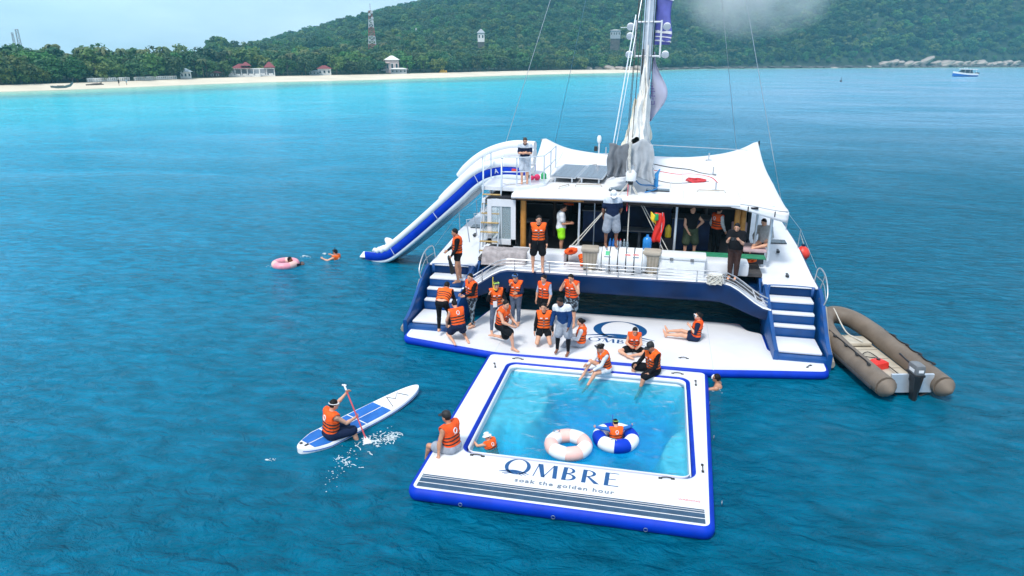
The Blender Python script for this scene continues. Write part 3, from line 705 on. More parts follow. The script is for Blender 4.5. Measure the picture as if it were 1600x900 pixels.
text_mesh('soak the golden hour', 'lettering', 'print_grey', pool, flat_at(-.17, -6.58, .2548, -.008), .165, 1.10, spacing=1.2, bold=.004)
text_mesh('WARNING', 'lettering', 'print_red', pool, flat_at(2.16, -6.50, .2548, 0), .07, 1.2)
for x, y, rz in ((-2.2, -1.03, 0), (-2.72, -1.55, 1.9), (-2.05, -5.86, 0), (2.02, -1.05, 0), (2.46, -1.5, PI / 2), (2.45, -5.35, PI / 2), (1.75, -5.86, .1)): handle(pool, x, y, .252, rz, .12)
for x, y, rx_ in ((-2.0, -7.27, 0), (-.25, -7.27, 0), (1.4, -7.27, 0), (2.75, -6.2, 1), (2.75, -3.8, 1), (2.75, -2.2, 1), (-3.09, -4.0, 1)):
    b = MB(); n = (0, -1) if not rx_ else ((1, 0) if x > 0 else (-1, 0))
    b.tube([(x + (0 if rx_ else .035 * math.cos(a)) + n[0] * .025, y + (.035 * math.cos(a) if rx_ else 0) + n[1] * .025, .10 + .035 * math.sin(a)) for a in np.linspace(0, 2 * PI, 10)[:-1]], .007, 5, closed=True); b.build('towing_ring', 'steel', pool, smooth=60)
# the hanging liner: walls sag inwards, floor under water; corners and right wall bulge up close to the surface
def liner(u, v):
    x0, x1, y0, y1 = -2.33, 2.21, -5.69, -1.35
    x = x0 + (x1 - x0) * u; y = y0 + (y1 - y0) * v
    e = min(x - x0, x1 - x, y - y0, y1 - y)
    d = -1.15 * sstep(0, .55, e) + .13 * (1 - sstep(0, .14, e))
    bulge = math.exp(-(((x + 1.55) / .62) ** 2 + ((y + 2.9) / 1.5) ** 2)) * 1.6 + math.exp(-(((x + 2.0) / .6) ** 2 + ((y + 2.0) / 1.0) ** 2)) * 1.4 + math.exp(-(((x - 1.95) / .42) ** 2 + ((y + 4.6) / .95) ** 2)) * 1.6
    if e > .05: d = min(d + bulge * sstep(.05, .3, e), min(-.02, -.05 - .03 * fbm(x * 1.2, y * 1.2, 2)))
    d += .05 * fbm(x * 1.6, y * 1.6, 4.) * sstep(.1, .5, e)
    return (x, y, d)
b = MB(); b.grid(liner, 70, 70); dm('liner', (.70, .76, .80), .5, .05, 3, .3, 6); b.build('liner', 'liner', pool, smooth=180)
b = MB(); rr2 = rrect(-2.335, -5.695, 2.215, -1.345, .19, 7); b.loft([[(x, y, .235) for x, y in rr2], [(x * .985 - .0, y * .992 - .02, .10) for x, y in rr2]], caps=False); b.build('liner_edge', 'white_pvc', pool, smooth=60, solid=.01)
# pool water: clear, it soaks up the red with depth
def pool_water_material():
    m = bpy.data.materials.new('pool_water'); m.use_nodes = True; t = m.node_tree; K = t.links.new; t.nodes.remove(t.nodes['Principled BSDF']); out = t.nodes['Material Output']
    tr = t.nodes.new('ShaderNodeBsdfTransparent'); tr.inputs['Color'].default_value = (.50, .92, 1, 1); gl = t.nodes.new('ShaderNodeBsdfGlossy'); gl.inputs['Roughness'].default_value = .07
    fr = t.nodes.new('ShaderNodeFresnel'); fr.inputs['IOR'].default_value = 1.33; mx = t.nodes.new('ShaderNodeMixShader')
    df = t.nodes.new('ShaderNodeBsdfDiffuse'); df.inputs['Color'].default_value = (.01, .50, .72, 1); m2 = t.nodes.new('ShaderNodeMixShader')
    tc = t.nodes.new('ShaderNodeTexCoord'); n = t.nodes.new('ShaderNodeTexNoise'); n.inputs['Scale'].default_value = 2.6; n.inputs['Detail'].default_value = 5; n.inputs['Distortion'].default_value = .8; K(tc.outputs['Object'], n.inputs['Vector'])
    n3 = t.nodes.new('ShaderNodeMapRange'); n3.inputs['From Min'].default_value = .40; n3.inputs['From Max'].default_value = .68; n3.inputs['To Min'].default_value = .20; n3.inputs['To Max'].default_value = .33; K(n.outputs['Fac'], n3.inputs['Value'])
    bp = t.nodes.new('ShaderNodeBump'); bp.inputs['Distance'].default_value = .10; K(n.outputs['Fac'], bp.inputs['Height'])
    for q in (gl, fr, df): K(bp.outputs['Normal'], q.inputs['Normal'])
    K(n3.outputs[0], m2.inputs['Fac']); K(tr.outputs[0], m2.inputs[1]); K(df.outputs[0], m2.inputs[2])
    K(fr.outputs[0], mx.inputs['Fac']); K(m2.outputs[0], mx.inputs[1]); K(gl.outputs[0], mx.inputs[2]); K(mx.outputs[0], out.inputs['Surface'])
    va = t.nodes.new('ShaderNodeVolumeAbsorption'); va.inputs['Color'].default_value = (.02, .80, .95, 1); va.inputs['Density'].default_value = 1.5; K(va.outputs[0], out.inputs['Volume'])
    return m
b = MB(); b.box((-.06, -3.52, -.60), (4.50, 4.31, 1.30)); pw = b.build('pool_water', pool_water_material()); kind(pw, 'structure')

def seam(loop, z, parent, w=.022):
    A, B = loop, inset(loop, w); n = len(A); b = MB(); b.add([(x, y, z) for x, y in A] + [(x, y, z) for x, y in B], [(i, (i + 1) % n, n + (i + 1) % n, n + i) for i in range(n)]); return b.build('seam_tape', 'grey_pvc', parent)
seam(inset(PO, .155), .2535, pool, .014); seam(inset(PI_, -.10), .2535, pool, .014)
# --- the T-shaped boarding dock between the sterns
dock = thing('boarding_dock', 'long white inflatable boarding dock between the two sterns with a big ring emblem', 'dock')
TP = rpoly([(-5.88, -.16), (-4.5, -.43), (-2.9, -.73), (2.85, -.63), (4.2, -.38), (5.94, -.10), (5.98, 1.25), (4.60, 1.05), (4.58, 2.40), (4.15, 2.55), (3.98, 3.12), (-3.9, 2.95), (-4.25, 1.15), (-5.95, 1.2)], [.28, .4, .3, .3, .4, .25, .15, .18, .2, .15, .2, .3, .2, .2])
pad('', TP, -.02, .215, .09, 'white_pvc_dock', 'blue_pvc', dock)
flat_shape([q_ring(0, .95, .80, .70)] + [(P, None) for P, _ in wave_lines(-.95, .32, 2.0)], 'ring_emblem', 'print_navy', dock, flat_at(.35, .80, .2195, -.02, 1.0))
seam(inset(TP, .15), .2185, dock, .014)
for x in (-2.95, 2.95): b = MB(); b.box((x, 1.1, .2165), (.02, 3.3, .004)); b.build('seam_tape', 'grey_pvc', dock)
lt = flat_shape([q_ring(0, .15, .18, .15)] + letters_mbre(.24, .27), 'lettering', 'print_navy', dock, flat_at(-.32, .72, .2197, -.02, 1.0))
text_mesh('WARNING', 'lettering', 'print_red', dock, flat_at(3.72, 2.93, .2195, -.05), .08, 1.2)
handle(dock, 5.45, .22, .217, .9, .09); handle(dock, 2.2, .05, .217, 0, .1)
b = MB(); b.box((3.0, -.16, .09), (.09, .02, .05), bev=.008); b.build('valve', 'black_plastic', dock)

# ------------------------------------------------------------------ swim rings
def swim_ring(label, loc, R, r, mats, nseg, group=None, tilt=(0, 0, 0), lobes=True):
    t = thing('swim_ring', label, 'swim ring', loc, 0, group); t.rotation_euler = tilt
    for k in range(nseg):
        b = MB(); secs = []
        for j in range(7):
            a = 2 * PI * (k + j / 6) / nseg; q = R * (math.cos(PI / nseg) / math.cos(2 * PI * (j / 6 - .5) / nseg) * .35 + .68); rr = r * (1 - (.05 if j in (0, 6) else 0))
            secs.append([((q + rr * math.cos(p)) * math.cos(a), (q + rr * math.cos(p)) * math.sin(a), rr * math.sin(p)) for p in np.linspace(0, 2 * PI, 15)[:-1]])
        b.loft(secs, caps=False); b.build('segment', mats[k % len(mats)], t, smooth=60)
    return t
pk = swim_ring('pink and white swim ring floating empty in the pool', at(888, 695, .17), .36, .155, ('ring_pink', 'ring_white'), 8)
text_mesh('O', 'emblem', 'print_grey', pk, Matrix.Translation((-.26, .20, .155)) @ Matrix.Rotation(.5, 4, 'Z'), .2, 1.1, spacing=1)
bl = swim_ring('blue and white swim ring in the pool with a child inside', at(962, 684, .17), .35, .155, ('blue_pvc', 'ring_white'), 8)
text_mesh('O', 'emblem', 'print_grey', bl, Matrix.Translation((-.02, -.43, .10)) @ Matrix.Rotation(.75, 4, 'X'), .17, 1.2)
hp = swim_ring('pink swim ring far out on open water around a swimmer', at(446, 412, .08), .40, .15, ('ring_hot', 'ring_hot', 'ring_pink'), 9)
# ------------------------------------------------------------------ catamaran
cat = thing('catamaran', 'big white and navy sailing catamaran with a shaded aft deck full of people', 'catamaran')
DZ = 1.85                                                       # side deck height
def hull_half(y):                                                # (half width at deck, half width at waterline, sheer height, keel depth)
    t = max(0, (y - 9) / 11.5)
    w = .80 * (1 - t ** 2.4) + .02; wl = .66 * (1 - t ** 1.6) + .01
    return w, wl, 1.52 + .33 * sstep(3, 7.5, y) + .25 * t, -.55 + .45 * t
def hull(side):
    xc = 5.28 * side
    body = MB(); deck = MB(); S = []; D = []; ys = [3.02, 4, 5, 6.5, 8, 10, 12, 14, 16, 17.5, 19, 20.3]
    for y in ys:
        w, wl, sh, kd = hull_half(y)
        S.append([(xc - w, y, sh - .03), (xc - w, y, sh - .30), (xc - wl, y, .1), (xc - wl * .5, y, kd * .7), (xc, y, kd), (xc + wl * .5, y, kd * .7), (xc + wl, y, .1), (xc + w, y, sh - .30), (xc + w, y, sh - .03)])
        D.append([(xc - w + .03, y, sh - .05), (xc - w + .05, y, sh), (xc + w - .05, y, sh), (xc + w - .03, y, sh - .05)])
    body.loft(S); h = body.build('hull', 'navy_gel', cat, smooth=35)
    deck.loft(D); deck.build('side_deck', 'white_gel', h, smooth=30)
    # stern: bulwark walls that sweep down aft, treads stepping to the water
    def wall_top(y): return .48 + 1.08 * sstep(.30, 3.3, y) ** .95
    for s2, wx in ((side, .78), (-side, .70)):
        secs = []
        for k in range(14):
            y = .48 + 2.58 * k / 13; zt = wall_top(y); lean = .08 * (zt - .4) * s2
            xo = xc + wx * s2; secs.append([(xo - .13 * s2, y, -.3), (xo, y, -.3), (xo + lean, y, zt - .05), (xo + lean - .02 * s2, y, zt), (xo + lean - .11 * s2, y, zt), (xo + lean - .13 * s2, y, zt - .05)])
        b = MB(); b.loft(secs); b.build('bulwark', 'navy_mid', h, smooth=45)
    b = MB(); b.box((xc, .62, .11), (1.36, .26, .44), bev=.05); b.build('stern_sill', 'navy_mid', h, smooth=30)
    for k, (ya, yb, z) in enumerate(((.72, 1.78, .37), (1.86, 2.08, .67), (2.16, 2.38, .95), (2.46, 2.98, 1.22))):
        b = MB(); b.box((xc - .03 * side, (ya + yb) / 2, z), (1.22, yb - ya, .07), bev=.03); b.build('tread', 'white_gel', h, smooth=30)
        b = MB(); w = 1.22; top = z - .04; b.box((xc - .03 * side, (ya + yb) / 2 + .03, (top - .3) / 2), (w, yb - ya + .06, top + .3)); b.build('riser', 'navy_mid' if k else 'navy_gel', h)
    b = MB(); b.grid(lambda u, v: (xc + .66 * math.cos(PI * u), 3.00 + .10 * math.sin(PI * u), 1.15 + .39 * v), 12, 2); b.build('head_wall', 'navy_mid', h, smooth=60, solid=.05)
    # beige rubbing strake round the outer quarter
    q = [(xc + side * (.81 + .05 * k / 9), .50 + 1.9 * k / 9, .10 + (wall_top(.50 + 1.9 * k / 9) - .12) * (.25 + .6 * k / 9)) for k in range(10)]
    b = MB(); b.tube(q, .07, 8, flat=1.5); b.build('rubbing_strake', 'bin_beige', h, smooth=60)
    return h
hR = hull(1); hL = hull(-1)

# bridge deck and aft beam
b = MB(); b.box((0, 11.1, 1.05), (9.2, 15.4, .6)); b.build('bridge_deck', 'navy_gel', cat)
b = MB(); b.box((0, 7.2, 1.66), (9.0, 7.4, .10)); b.build('cockpit_floor', 'teak', cat)
def beam_top(x): return 1.74 - .62 * sstep(3.1, 4.62, abs(x)) ** 1.2
def beam_bot(x): return 1.14 - .36 * sstep(2.9, 4.6, abs(x))
secs = []; dk = []
for k in range(41):
    x = -4.62 + 9.24 * k / 40; zt, zb = beam_top(x), beam_bot(x); bow = .10 * (1 - (x / 4.6) ** 2)
    ya = 2.32 - bow - .42 * sstep(3.3, 4.6, abs(x))
    secs.append([(x, ya + .10, zb), (x, ya + .02, zb + .12), (x, ya, zt - .06), (x, ya + .03, zt - .02), (x, 3.35, zt - .02), (x, 3.35, zb)])
    dk.append([(x, ya + .02, zt - .018), (x, ya + .04, zt + .012), (x, 3.5, zt + .012), (x, 3.5, zt - .018)])
b = MB(); b.loft(secs); beam = b.build('aft_beam', 'navy_gel', cat, smooth=35)
b = MB(); b.loft(dk); b.build('walkway', 'white_gel', beam, smooth=30)
for s in (-1, 1):
    b = MB(); b.grid(lambda u, v: (s * (3.3 + 1.26 * u), 2.5 + .82 * v + .0, beam_top(3.3 + 1.26 * u) + .016), 8, 1); b.build('grip_pad', 'teak' if s > 0 else 'white_gel', beam, smooth=60)
# coaming / lockers behind the walkway
for x0, x1, z1, y0 in ((-3.35, -1.55, 2.12, 3.0), (2.65, 4.05, 2.10, 3.15)):
    b = MB(); b.box(((x0 + x1) / 2, y0 + .35, (1.7 + z1) / 2), (x1 - x0, .7, z1 - 1.7), bev=.07); b.build('locker', 'white_gel', cat, smooth=30)
b = MB(); b.box((.55, 3.72, 1.96), (4.1, .30, .52), bev=.05); b.build('locker', 'white_gel', cat, smooth=30)
b = MB(); b.box((3.5, 4.0, 2.115), (2.2, .45, .025)); b.build('deck_mat', 'green_mat', cat)
for s in (-1, 1):        # inner face of the hull beside the cockpit, sweeping aft in a navy cheek
    b = MB(); b.prism([(0, 0), (1.6, 0), (1.6, .62), (.75, .55), (.25, .25)], -.05, .05); o = b.build('cockpit_cheek', 'navy_mid', cat)
    o.rotation_euler = (PI / 2, 0, PI / 2); o.location = (s * 4.46, 2.75, 1.02)
# railings: three wires on stanchions following the beam
def rail(y_off, hs, xs, posts):
    for h in hs:
        P = [(x, 2.30 - .10 * (1 - (x / 4.6) ** 2) - .42 * sstep(3.3, 4.6, abs(x)) + y_off, beam_top(x) + h) for x in np.linspace(xs[0], xs[1], 40)]
        b = MB(); b.tube(P, .013 if h < .25 else .017, 6); b.build('rail', 'steel', cat, smooth=60)
    for x in posts:
        z = beam_top(x); y = 2.30 - .10 * (1 - (x / 4.6) ** 2) - .42 * sstep(3.3, 4.6, abs(x)) + y_off
        b = MB(); b.tube([(x, y, z), (x, y, z + max(hs))], .014, 6); b.lathe([(.03, 0), (.025, .03)], (x, y, z), 8); b.build('stanchion', 'steel', cat, smooth=60)
rail(.06, (.12, .22, .33), (-4.45, 4.5), (-4.0, -3.0, -1.9, -.75, .2, 1.35, 2.5, 3.3))
# side pulpits on the hull quarters
for s in (-1, 1):
    b = MB(); X = 5.28 * s + .78 * s
    b.tube(spline([(X, 2.25, 1.2), (X + .10 * s, 2.35, 1.55), (X + .10 * s, 2.9, 1.95), (X + .05 * s, 3.6, 1.98), (X, 3.7, 1.5)], 6), .02, 7); b.tube(spline([(X + .08 * s, 2.35, 1.38), (X + .1 * s, 3.0, 1.68), (X + .03 * s, 3.65, 1.72)], 6), .014, 6); b.tube([(X + .02 * s, 3.0, 1.45), (X + .1 * s, 2.95, 1.94)], .016, 6)
    b.build('pulpit_rail', 'steel', cat, smooth=60)
    for y in (6.5, 9.0, 11.5, 14.0):
        b = MB(); b.tube([(X - .06 * s, y, 1.85), (X - .04 * s, y, 2.5)], .014, 6); b.build('stanchion', 'steel', cat, smooth=60)
    b = MB(); b.tube([(X, 3.7, 1.95), (X - .04 * s, 6.5, 2.48), (X - .04 * s, 9, 2.48), (X - .04 * s, 11.5, 2.48), (X - .1 * s, 14, 2.48)], .006, 5); b.build('lifeline', 'steel', cat)
    for y in (3.9, 6.0):
        DZ = 1.52 + .33 * sstep(3, 7.5, y)
        b = MB(); b.box((5.3 * s, y, DZ + .03), (.10, .10, .06), bev=.01); b.box((5.3 * s, y, DZ + .075), (.07, .30, .035), bev=.012); b.build('cleat', 'dark_metal', cat)
    DZ = 1.85; b = MB(); b.box((5.45 * s, 7.2, DZ + .0), (.55, .5, .03), bev=.01); b.build('deck_hatch', 'glass_dark', cat)
    b = MB(); b.box((5.45 * s, 10.6, DZ + .012), (.5, .5, .03), bev=.01); b.build('deck_hatch', 'glass_dark', cat)

# cabin: dark saloon behind the cockpit
b = MB()
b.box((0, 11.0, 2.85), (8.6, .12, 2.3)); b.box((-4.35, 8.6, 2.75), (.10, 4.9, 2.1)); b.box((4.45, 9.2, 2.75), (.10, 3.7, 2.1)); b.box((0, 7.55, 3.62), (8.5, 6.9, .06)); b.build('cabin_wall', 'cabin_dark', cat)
b = MB(); b.grid(lambda u, v: (-4.55 + 9.1 * u, 11.06 + 2.4 * v ** 1.5, 3.75 - 1.85 * v), 12, 6); b.build('windscreen', 'glass_dark', cat, smooth=60, solid=.05)
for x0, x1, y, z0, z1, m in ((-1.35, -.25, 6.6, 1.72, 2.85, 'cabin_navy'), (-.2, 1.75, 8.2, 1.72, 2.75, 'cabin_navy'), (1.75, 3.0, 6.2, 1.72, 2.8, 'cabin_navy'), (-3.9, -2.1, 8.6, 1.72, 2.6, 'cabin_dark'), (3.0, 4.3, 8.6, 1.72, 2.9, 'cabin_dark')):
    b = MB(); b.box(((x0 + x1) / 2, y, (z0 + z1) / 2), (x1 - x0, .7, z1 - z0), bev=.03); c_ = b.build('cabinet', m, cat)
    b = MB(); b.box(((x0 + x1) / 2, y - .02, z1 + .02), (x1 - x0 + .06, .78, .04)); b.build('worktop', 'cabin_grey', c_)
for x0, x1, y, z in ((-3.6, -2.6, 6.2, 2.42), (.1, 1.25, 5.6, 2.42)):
    b = MB(); b.box(((x0 + x1) / 2, y, z), (x1 - x0, .6, .05), bev=.015); b.tube([((x0 + x1) / 2, y, 1.71), ((x0 + x1) / 2, y, z)], .05, 8); b.build('table', 'cabin_grey', cat)
random.seed(21)
for k in range(34):      # gear on shelves and hooks at the back of the saloon
    x = random.uniform(-4, 4.1); z = random.uniform(2.2, 3.5); s = random.uniform(.08, .24)
    b = MB(); b.box((0, 0, 0), (s * random.uniform(.6, 1.6), .2, s), (0, 0, random.uniform(-.3, .3)), bev=.02); b.build('shelf_item', random.choice(('cabin_grey', 'cabin_navy', 'cabin_dark', 'grey_plastic', 'cabin_grey', 'wood_dark', 'cl_pale', 'cabin_navy')), cat, off=(x, random.uniform(8.5, 10.4), z))
for z in (2.55, 3.05): 
    b = MB(); b.box((0, 10.75, z), (8.2, .4, .04)); b.build('shelf', 'wood_dark', cat)
# posts
for x, y, m, r, z0 in ((-3.12, 4.25, 'wood_pole', .10, 1.7), (3.72, 4.6, 'wood_pole', .09, 2.0), (3.90, 4.75, 'wood_pole', .11, 2.0), (-2.45, 6.8, 'wood_dark', .08, 1.7), (2.9, 7.2, 'wood_dark', .08, 1.7)):
    b = MB(); b.tube([(x, y, z0), (x, y, 3.68)], r, 12); b.build('post', m, cat, smooth=60)
for x, y, z0, r in ((-1.24, 4.1, 1.7, .038), (1.83, 4.3, 1.7, .042), (4.75, 4.55, 1.85, .05), (4.35, 4.85, 1.85, .035), (-.85, 5.2, 1.7, .02)):
    b = MB(); b.tube([(x, y, z0), (x, y, 3.62)], r, 10); b.build('post', 'alloy', cat, smooth=60)
b = MB(); b.box((.2, 4.12, 3.63), (7.1, .16, .12), bev=.02); b.build('header_board', 'wood_dark', cat)
b = MB(); b.box((-2.2, 4.03, 3.66), (2.2, .05, .10)); b.build('header_board', 'wood_pole', cat)

# roof: hard top sagging into two raised front corners, aft quarter dropped to starboard
def roof_z(x, y):
    t = (y - 3.9) / 7.4; z = 3.80 + .10 * math.sin(min(1, t) * PI * .5) + .33 * t * t * .9
    z += .62 * math.exp(-math.sqrt(((x + 3.6) / .95) ** 2 + ((y - 11.3) / 1.4) ** 2 + .01) + .1) + .62 * math.exp(-math.sqrt(((x - 4.9) / .8) ** 2 + ((y - 11.3) / 1.5) ** 2 + .01) + .1) + .1 * sstep(2.2, 4.4, x) * sstep(8, 11, y)
    z -= .20 * sstep(3.4, 5.15, x) * (1 - sstep(4.2, 8.0, y)) + .07 * (x / 4.5) ** 2
    return z
def roof_pt(u, v):
    xl = -3.45 - .25 * v; xr = 5.15 - .22 * v
    x = xl + (xr - xl) * u; y = 3.92 + .35 * sstep(2.6, 5.0, x) + (11.25 - 3.92 - .35 * sstep(2.6, 5.0, x)) * v + .32 * math.sin(PI * u) * v * -1
    return x, y
b = MB(); b.grid(lambda u, v: (lambda p: (p[0], p[1], roof_z(*p) + .012 * fbm(p[0] * .9, p[1] * 1.3, 3.)))(roof_pt(u, v)), 56, 44)
dm('roof_white', (.73, .735, .75), .55, .03, .7, .25, 2.5)
roof = b.build('roof', 'roof_white', cat, smooth=180, solid=.06)
b = MB(); b.tube([(lambda p: (p[0], p[1] - .01, roof_z(*p) - .06))(roof_pt(u, 0)) for u in np.linspace(0, .83, 30)], .055, 8); b.build('gutter', 'white_gel', roof, smooth=60)
b = MB(); b.grid(lambda u, v: (lambda p: (p[0], p[1] - .03 - .02 * v, roof_z(*p) - .02 - (.10 + .22 * u) * v))(roof_pt(.80 + .2 * u, 0)), 14, 3); b.build('awning_valance', 'white_pvc', roof, smooth=60, solid=.015)
b = MB(); b.grid(lambda u, v: (lambda p: (p[0] + .02, p[1], roof_z(*p) - .02 - .30 * (1 - u) ** 1.5 * v))(roof_pt(1, u * .55)), 14, 3); b.build('awning_valance', 'white_pvc', roof, smooth=60, solid=.015)
for u in (.86, .955):
    p = roof_pt(u, 0); b = MB(); b.box((p[0], p[1] - .05, roof_z(*p) - .12), (.03, .02, .17)); b.build('awning_strap', 'black_rubber', roof)
for x in (-2.75, 2.0, 3.75):
    b = MB(); b.tube([(x + .05 * k / 14, 4.3 + 6.6 * k / 14, roof_z(x + .05 * k / 14, 4.3 + 6.6 * k / 14) + .033) for k in range(15)], .012, 5); b.build('seam', 'grey_pvc', roof)
p = roof_pt(1, 1); b = MB(); b.tube([(p[0] + .04, p[1], 3.5), (p[0] + .05, p[1], roof_z(*p) + .06)], .03, 8); b.build('corner_pole', 'dark_metal', roof)
p = roof_pt(0, 1); b = MB(); b.tube([(p[0] - .04, p[1], 3.5), (p[0] - .04, p[1], roof_z(*p) + .02)], .03, 8); b.build('corner_pole', 'steel', roof)
# solar panels on a raised frame
for k in range(2):
    x0 = -2.42 + .93 * k; sp = bpy.data.objects.new('solar_panel', None); COL.objects.link(sp); sp.parent = cat
    sl = .06; W_, L_ = .90, 2.5
    sp.location = (x0 + W_ / 2, 7.05, roof_z(x0, 7.0) + .20); sp.rotation_euler = (.03, .02, -.06)
    b = MB(); b.box((0, 0, -.012), (W_, L_, .035), bev=.006); b.build('frame', 'steel', sp)
    c0 = None
    for i in range(4):
        for j in range(9):
            px, py = -W_ / 2 + .06 + (i + .5) * (W_ - .12) / 4, -L_ / 2 + .06 + (j + .5) * (L_ - .12) / 9
            if c0 is None:
                b = MB(); b.box((0, 0, 0), ((W_ - .12) / 4 - .008, (L_ - .12) / 9 - .008, .006)); c0 = b.build('solar_cell', 'cell', sp); o = c0
            else: o = link('solar_cell', c0.data, sp)
            o.location = (px, py, .010)
    for (px, py) in ((-.3, -1.1), (.3, -1.1), (-.3, 1.1), (.3, 1.1)):
        b = MB(); b.box((px, py, -.12), (.05, .05, .2)); b.build('foot', 'alloy', sp)
# hatches, grab rails and fittings on the roof
for x, y, w, l in ((-.10, 5.0, .55, .42), (1.20, 5.15, .75, .36)):
    b = MB(); b.box((x, y, roof_z(x, y) + .05), (w, l, .05), (0, 0, -.03), bev=.015); b.build('roof_hatch', 'glass_dark', roof)
for x, y, rz, l in ((-1.9, 5.1, 1.1, .6), (-1.1, 5.35, .1, .9), (-1.3, 8.6, 1.0, .5), (2.9, 5.3, 0, .9), (-.6, 9.3, .9, .5)):
    b = MB(); c, s = math.cos(rz) * l / 2, math.sin(rz) * l / 2; z = roof_z(x, y) + .03
    b.tube([(x - c, y - s, z), (x - c * .9, y - s * .9, z + .07), (x + c * .9, y + s * .9, z + .07), (x + c, y + s, z)], .016, 6); b.build('grab_rail', 'bin_beige', roof, smooth=60)
for x, y in ((3.05, 5.55), (3.1, 8.0), (3.05, 10.2), (-1.0, 10.9)):
    z = roof_z(x, y); b = MB(); b.tube([(x, y, z), (x, y, z + .32)], .025, 8); b.box((x, y, z + .04), (.24, .10, .06), bev=.015); b.build('deck_fitting', 'steel', roof, smooth=40)
b = MB(); z = roof_z(-1.3, 11.0); b.tube([(-1.3, 11.0, z), (-1.3, 11.0, z + .5)], .03, 8); b.lathe([(.05, 0), (.09, .08), (.09, .22), (.05, .3)], (-1.3, 11.0, z + .45), 10); b.build('navigation_light', 'white_gel', roof, smooth=40)
b = MB(); b.box((-1.42, 10.95, z + .22), (.14, .12, .2), bev=.02); b.build('horn', 'black_plastic', roof)
# rope runs and a red coil on the roof
def rope(name, pts, r, m, parent, n=5): 
    b = MB(); b.tube(spline(pts, 6), r, n); return b.build(name, m, parent, smooth=60)
rz_ = lambda x, y, h=.03: (x, y, roof_z(x, y) + h)
rope('rope', [rz_(1.0, 8.4), rz_(1.8, 7.9), rz_(2.4, 8.0), rz_(3.0, 7.6), rz_(3.2, 6.7)], .02, 'rope_red', roof); rope('rope', [rz_(.9, 9.5), rz_(1.6, 9.0), rz_(2.3, 8.7), rz_(2.7, 8.2), rz_(3.2, 7.9)], .03, 'rope_dark', roof)
rope('rope', [rz_(.9, 7.0), rz_(1.6, 6.4), rz_(2.3, 6.6), rz_(2.9, 6.9)], .02, 'rope_dark', roof); rope('rope', [rz_(1.6, 6.4), rz_(1.65, 5.6), rz_(2.2, 5.4), rz_(3.0, 5.5)], .015, 'rope_white', roof)
coil = []
for k in range(34): a = k * .55; coil.append(rz_(2.45 + (.30 + .06 * math.sin(k * 1.7)) * math.cos(a), 6.85 + (.22 + .05 * math.cos(k * 2.3)) * math.sin(a), .03 + .0025 * k))
rope('rope_coil', coil, .022, 'rope_red', roof)
rope('rope', [rz_(.35, 5.9, .3), rz_(.6, 5.6, .12), rz_(1.0, 5.8, .06), rz_(1.15, 5.1, .1), rz_(.8, 4.7, .06)], .022, 'rope_blue', roof)
b = MB(); b.tube([rz_(1.12, 5.75, 0), rz_(1.12, 5.75, .45), rz_(1.22, 5.75, .62)], [.08, .07, .02], 7); b.build('rope_bundle', 'rope_blue', roof, smooth=60)

# port side: clear-windowed screen, raised platform with railings and the boarding ladder
sc = MB()
for x0, x1, z0, z1 in ((-4.30, -4.16, 2.05, 3.58), (-3.50, -3.34, 2.05, 3.58), (-4.30, -3.34, 2.05, 2.24), (-4.30, -3.34, 3.34, 3.58)): sc.box(((x0 + x1) / 2, 4.05 + .0015 * z0, (z0 + z1) / 2), (x1 - x0, .05, z1 - z0))
o = sc.build('screen_frame', 'white_gel', cat)
gm = bpy.data.materials.new('clear_vinyl'); gm.use_nodes = True; _t = gm.node_tree; _b = _t.nodes['Principled BSDF']; _b.inputs['Base Color'].default_value = (.6, .75, .8, 1); _b.inputs['Roughness'].default_value = .12
_b.inputs['Alpha'].default_value = .28; M['clear_vinyl'] = gm
b = MB(); b.box((-3.83, 4.06, 2.79), (.66, .012, 1.10)); b.build('window_pane', 'clear_vinyl', o)
b = MB(); b.box((-3.83, 4.052, 2.79), (.035, .03, 1.1)); b.build('mullion', 'grey_pvc', o)
sd = MB(); sd.box((-4.42, 5.6, 2.72), (.05, 3.0, 1.4)); s_ = sd.build('side_screen', 'clear_vinyl', cat)
for y in (4.1, 5.1, 6.1, 7.1): 
    b = MB(); b.tube([(-4.5, y, 1.9), (-4.42, y, 3.5)], .03, 7); b.build('screen_post', 'white_gel', cat, smooth=60)
b = MB(); b.box((-4.43, 5.6, 3.5), (.10, 3.1, .14)); b.box((-4.43, 5.6, 2.05), (.10, 3.1, .12)); b.build('screen_frame', 'white_gel', cat)
for y in (4.8, 5.8, 6.7):
    b = MB(); b.tube([(-5.15, y, 1.85), (-5.25, y, 2.65), (-4.6, y + .4, 2.7)], .02, 6); b.build('side_rail', 'steel', cat, smooth=60)
PZ = 3.92
b = MB(); b.prism(rpoly([(-4.62, 4.45), (-3.35, 4.35), (-2.55, 5.2), (-2.55, 8.6), (-4.75, 8.6)], .12), PZ - .12, PZ); plat = b.build('platform', 'white_gel', cat, smooth=30)
for x, y in ((-4.35, 4.7), (-3.1, 4.9), (-4.35, 7.8)): 
    b = MB(); b.tube([(x, y, 3.45), (x, y, PZ - .1)], .05, 8); b.build('platform_leg', 'alloy', plat, smooth=60)
def rl(P, h=(.48, .95)):
    for hh in h: 
        b = MB(); b.tube([(x, y, PZ + hh) for x, y in P], .02, 7); b.build('rail', 'alloy', plat, smooth=60)
    for x, y in P: b = MB(); b.tube([(x, y, PZ - .02), (x, y, PZ + h[-1])], .022, 7); b.build('rail_post', 'alloy', plat, smooth=60)
rl([(-3.92, 4.56), (-3.42, 4.62), (-3.02, 4.90)]); rl([(-2.62, 5.3), (-2.60, 6.6), (-2.65, 8.1)]); rl([(-4.58, 4.6), (-4.62, 5.9)])
b = MB(); b.tube([(-3.02, 4.90, PZ + .95), (-2.62, 5.3, PZ + .95)], .02, 7); b.build('rail', 'alloy', plat, smooth=60)
lad = []
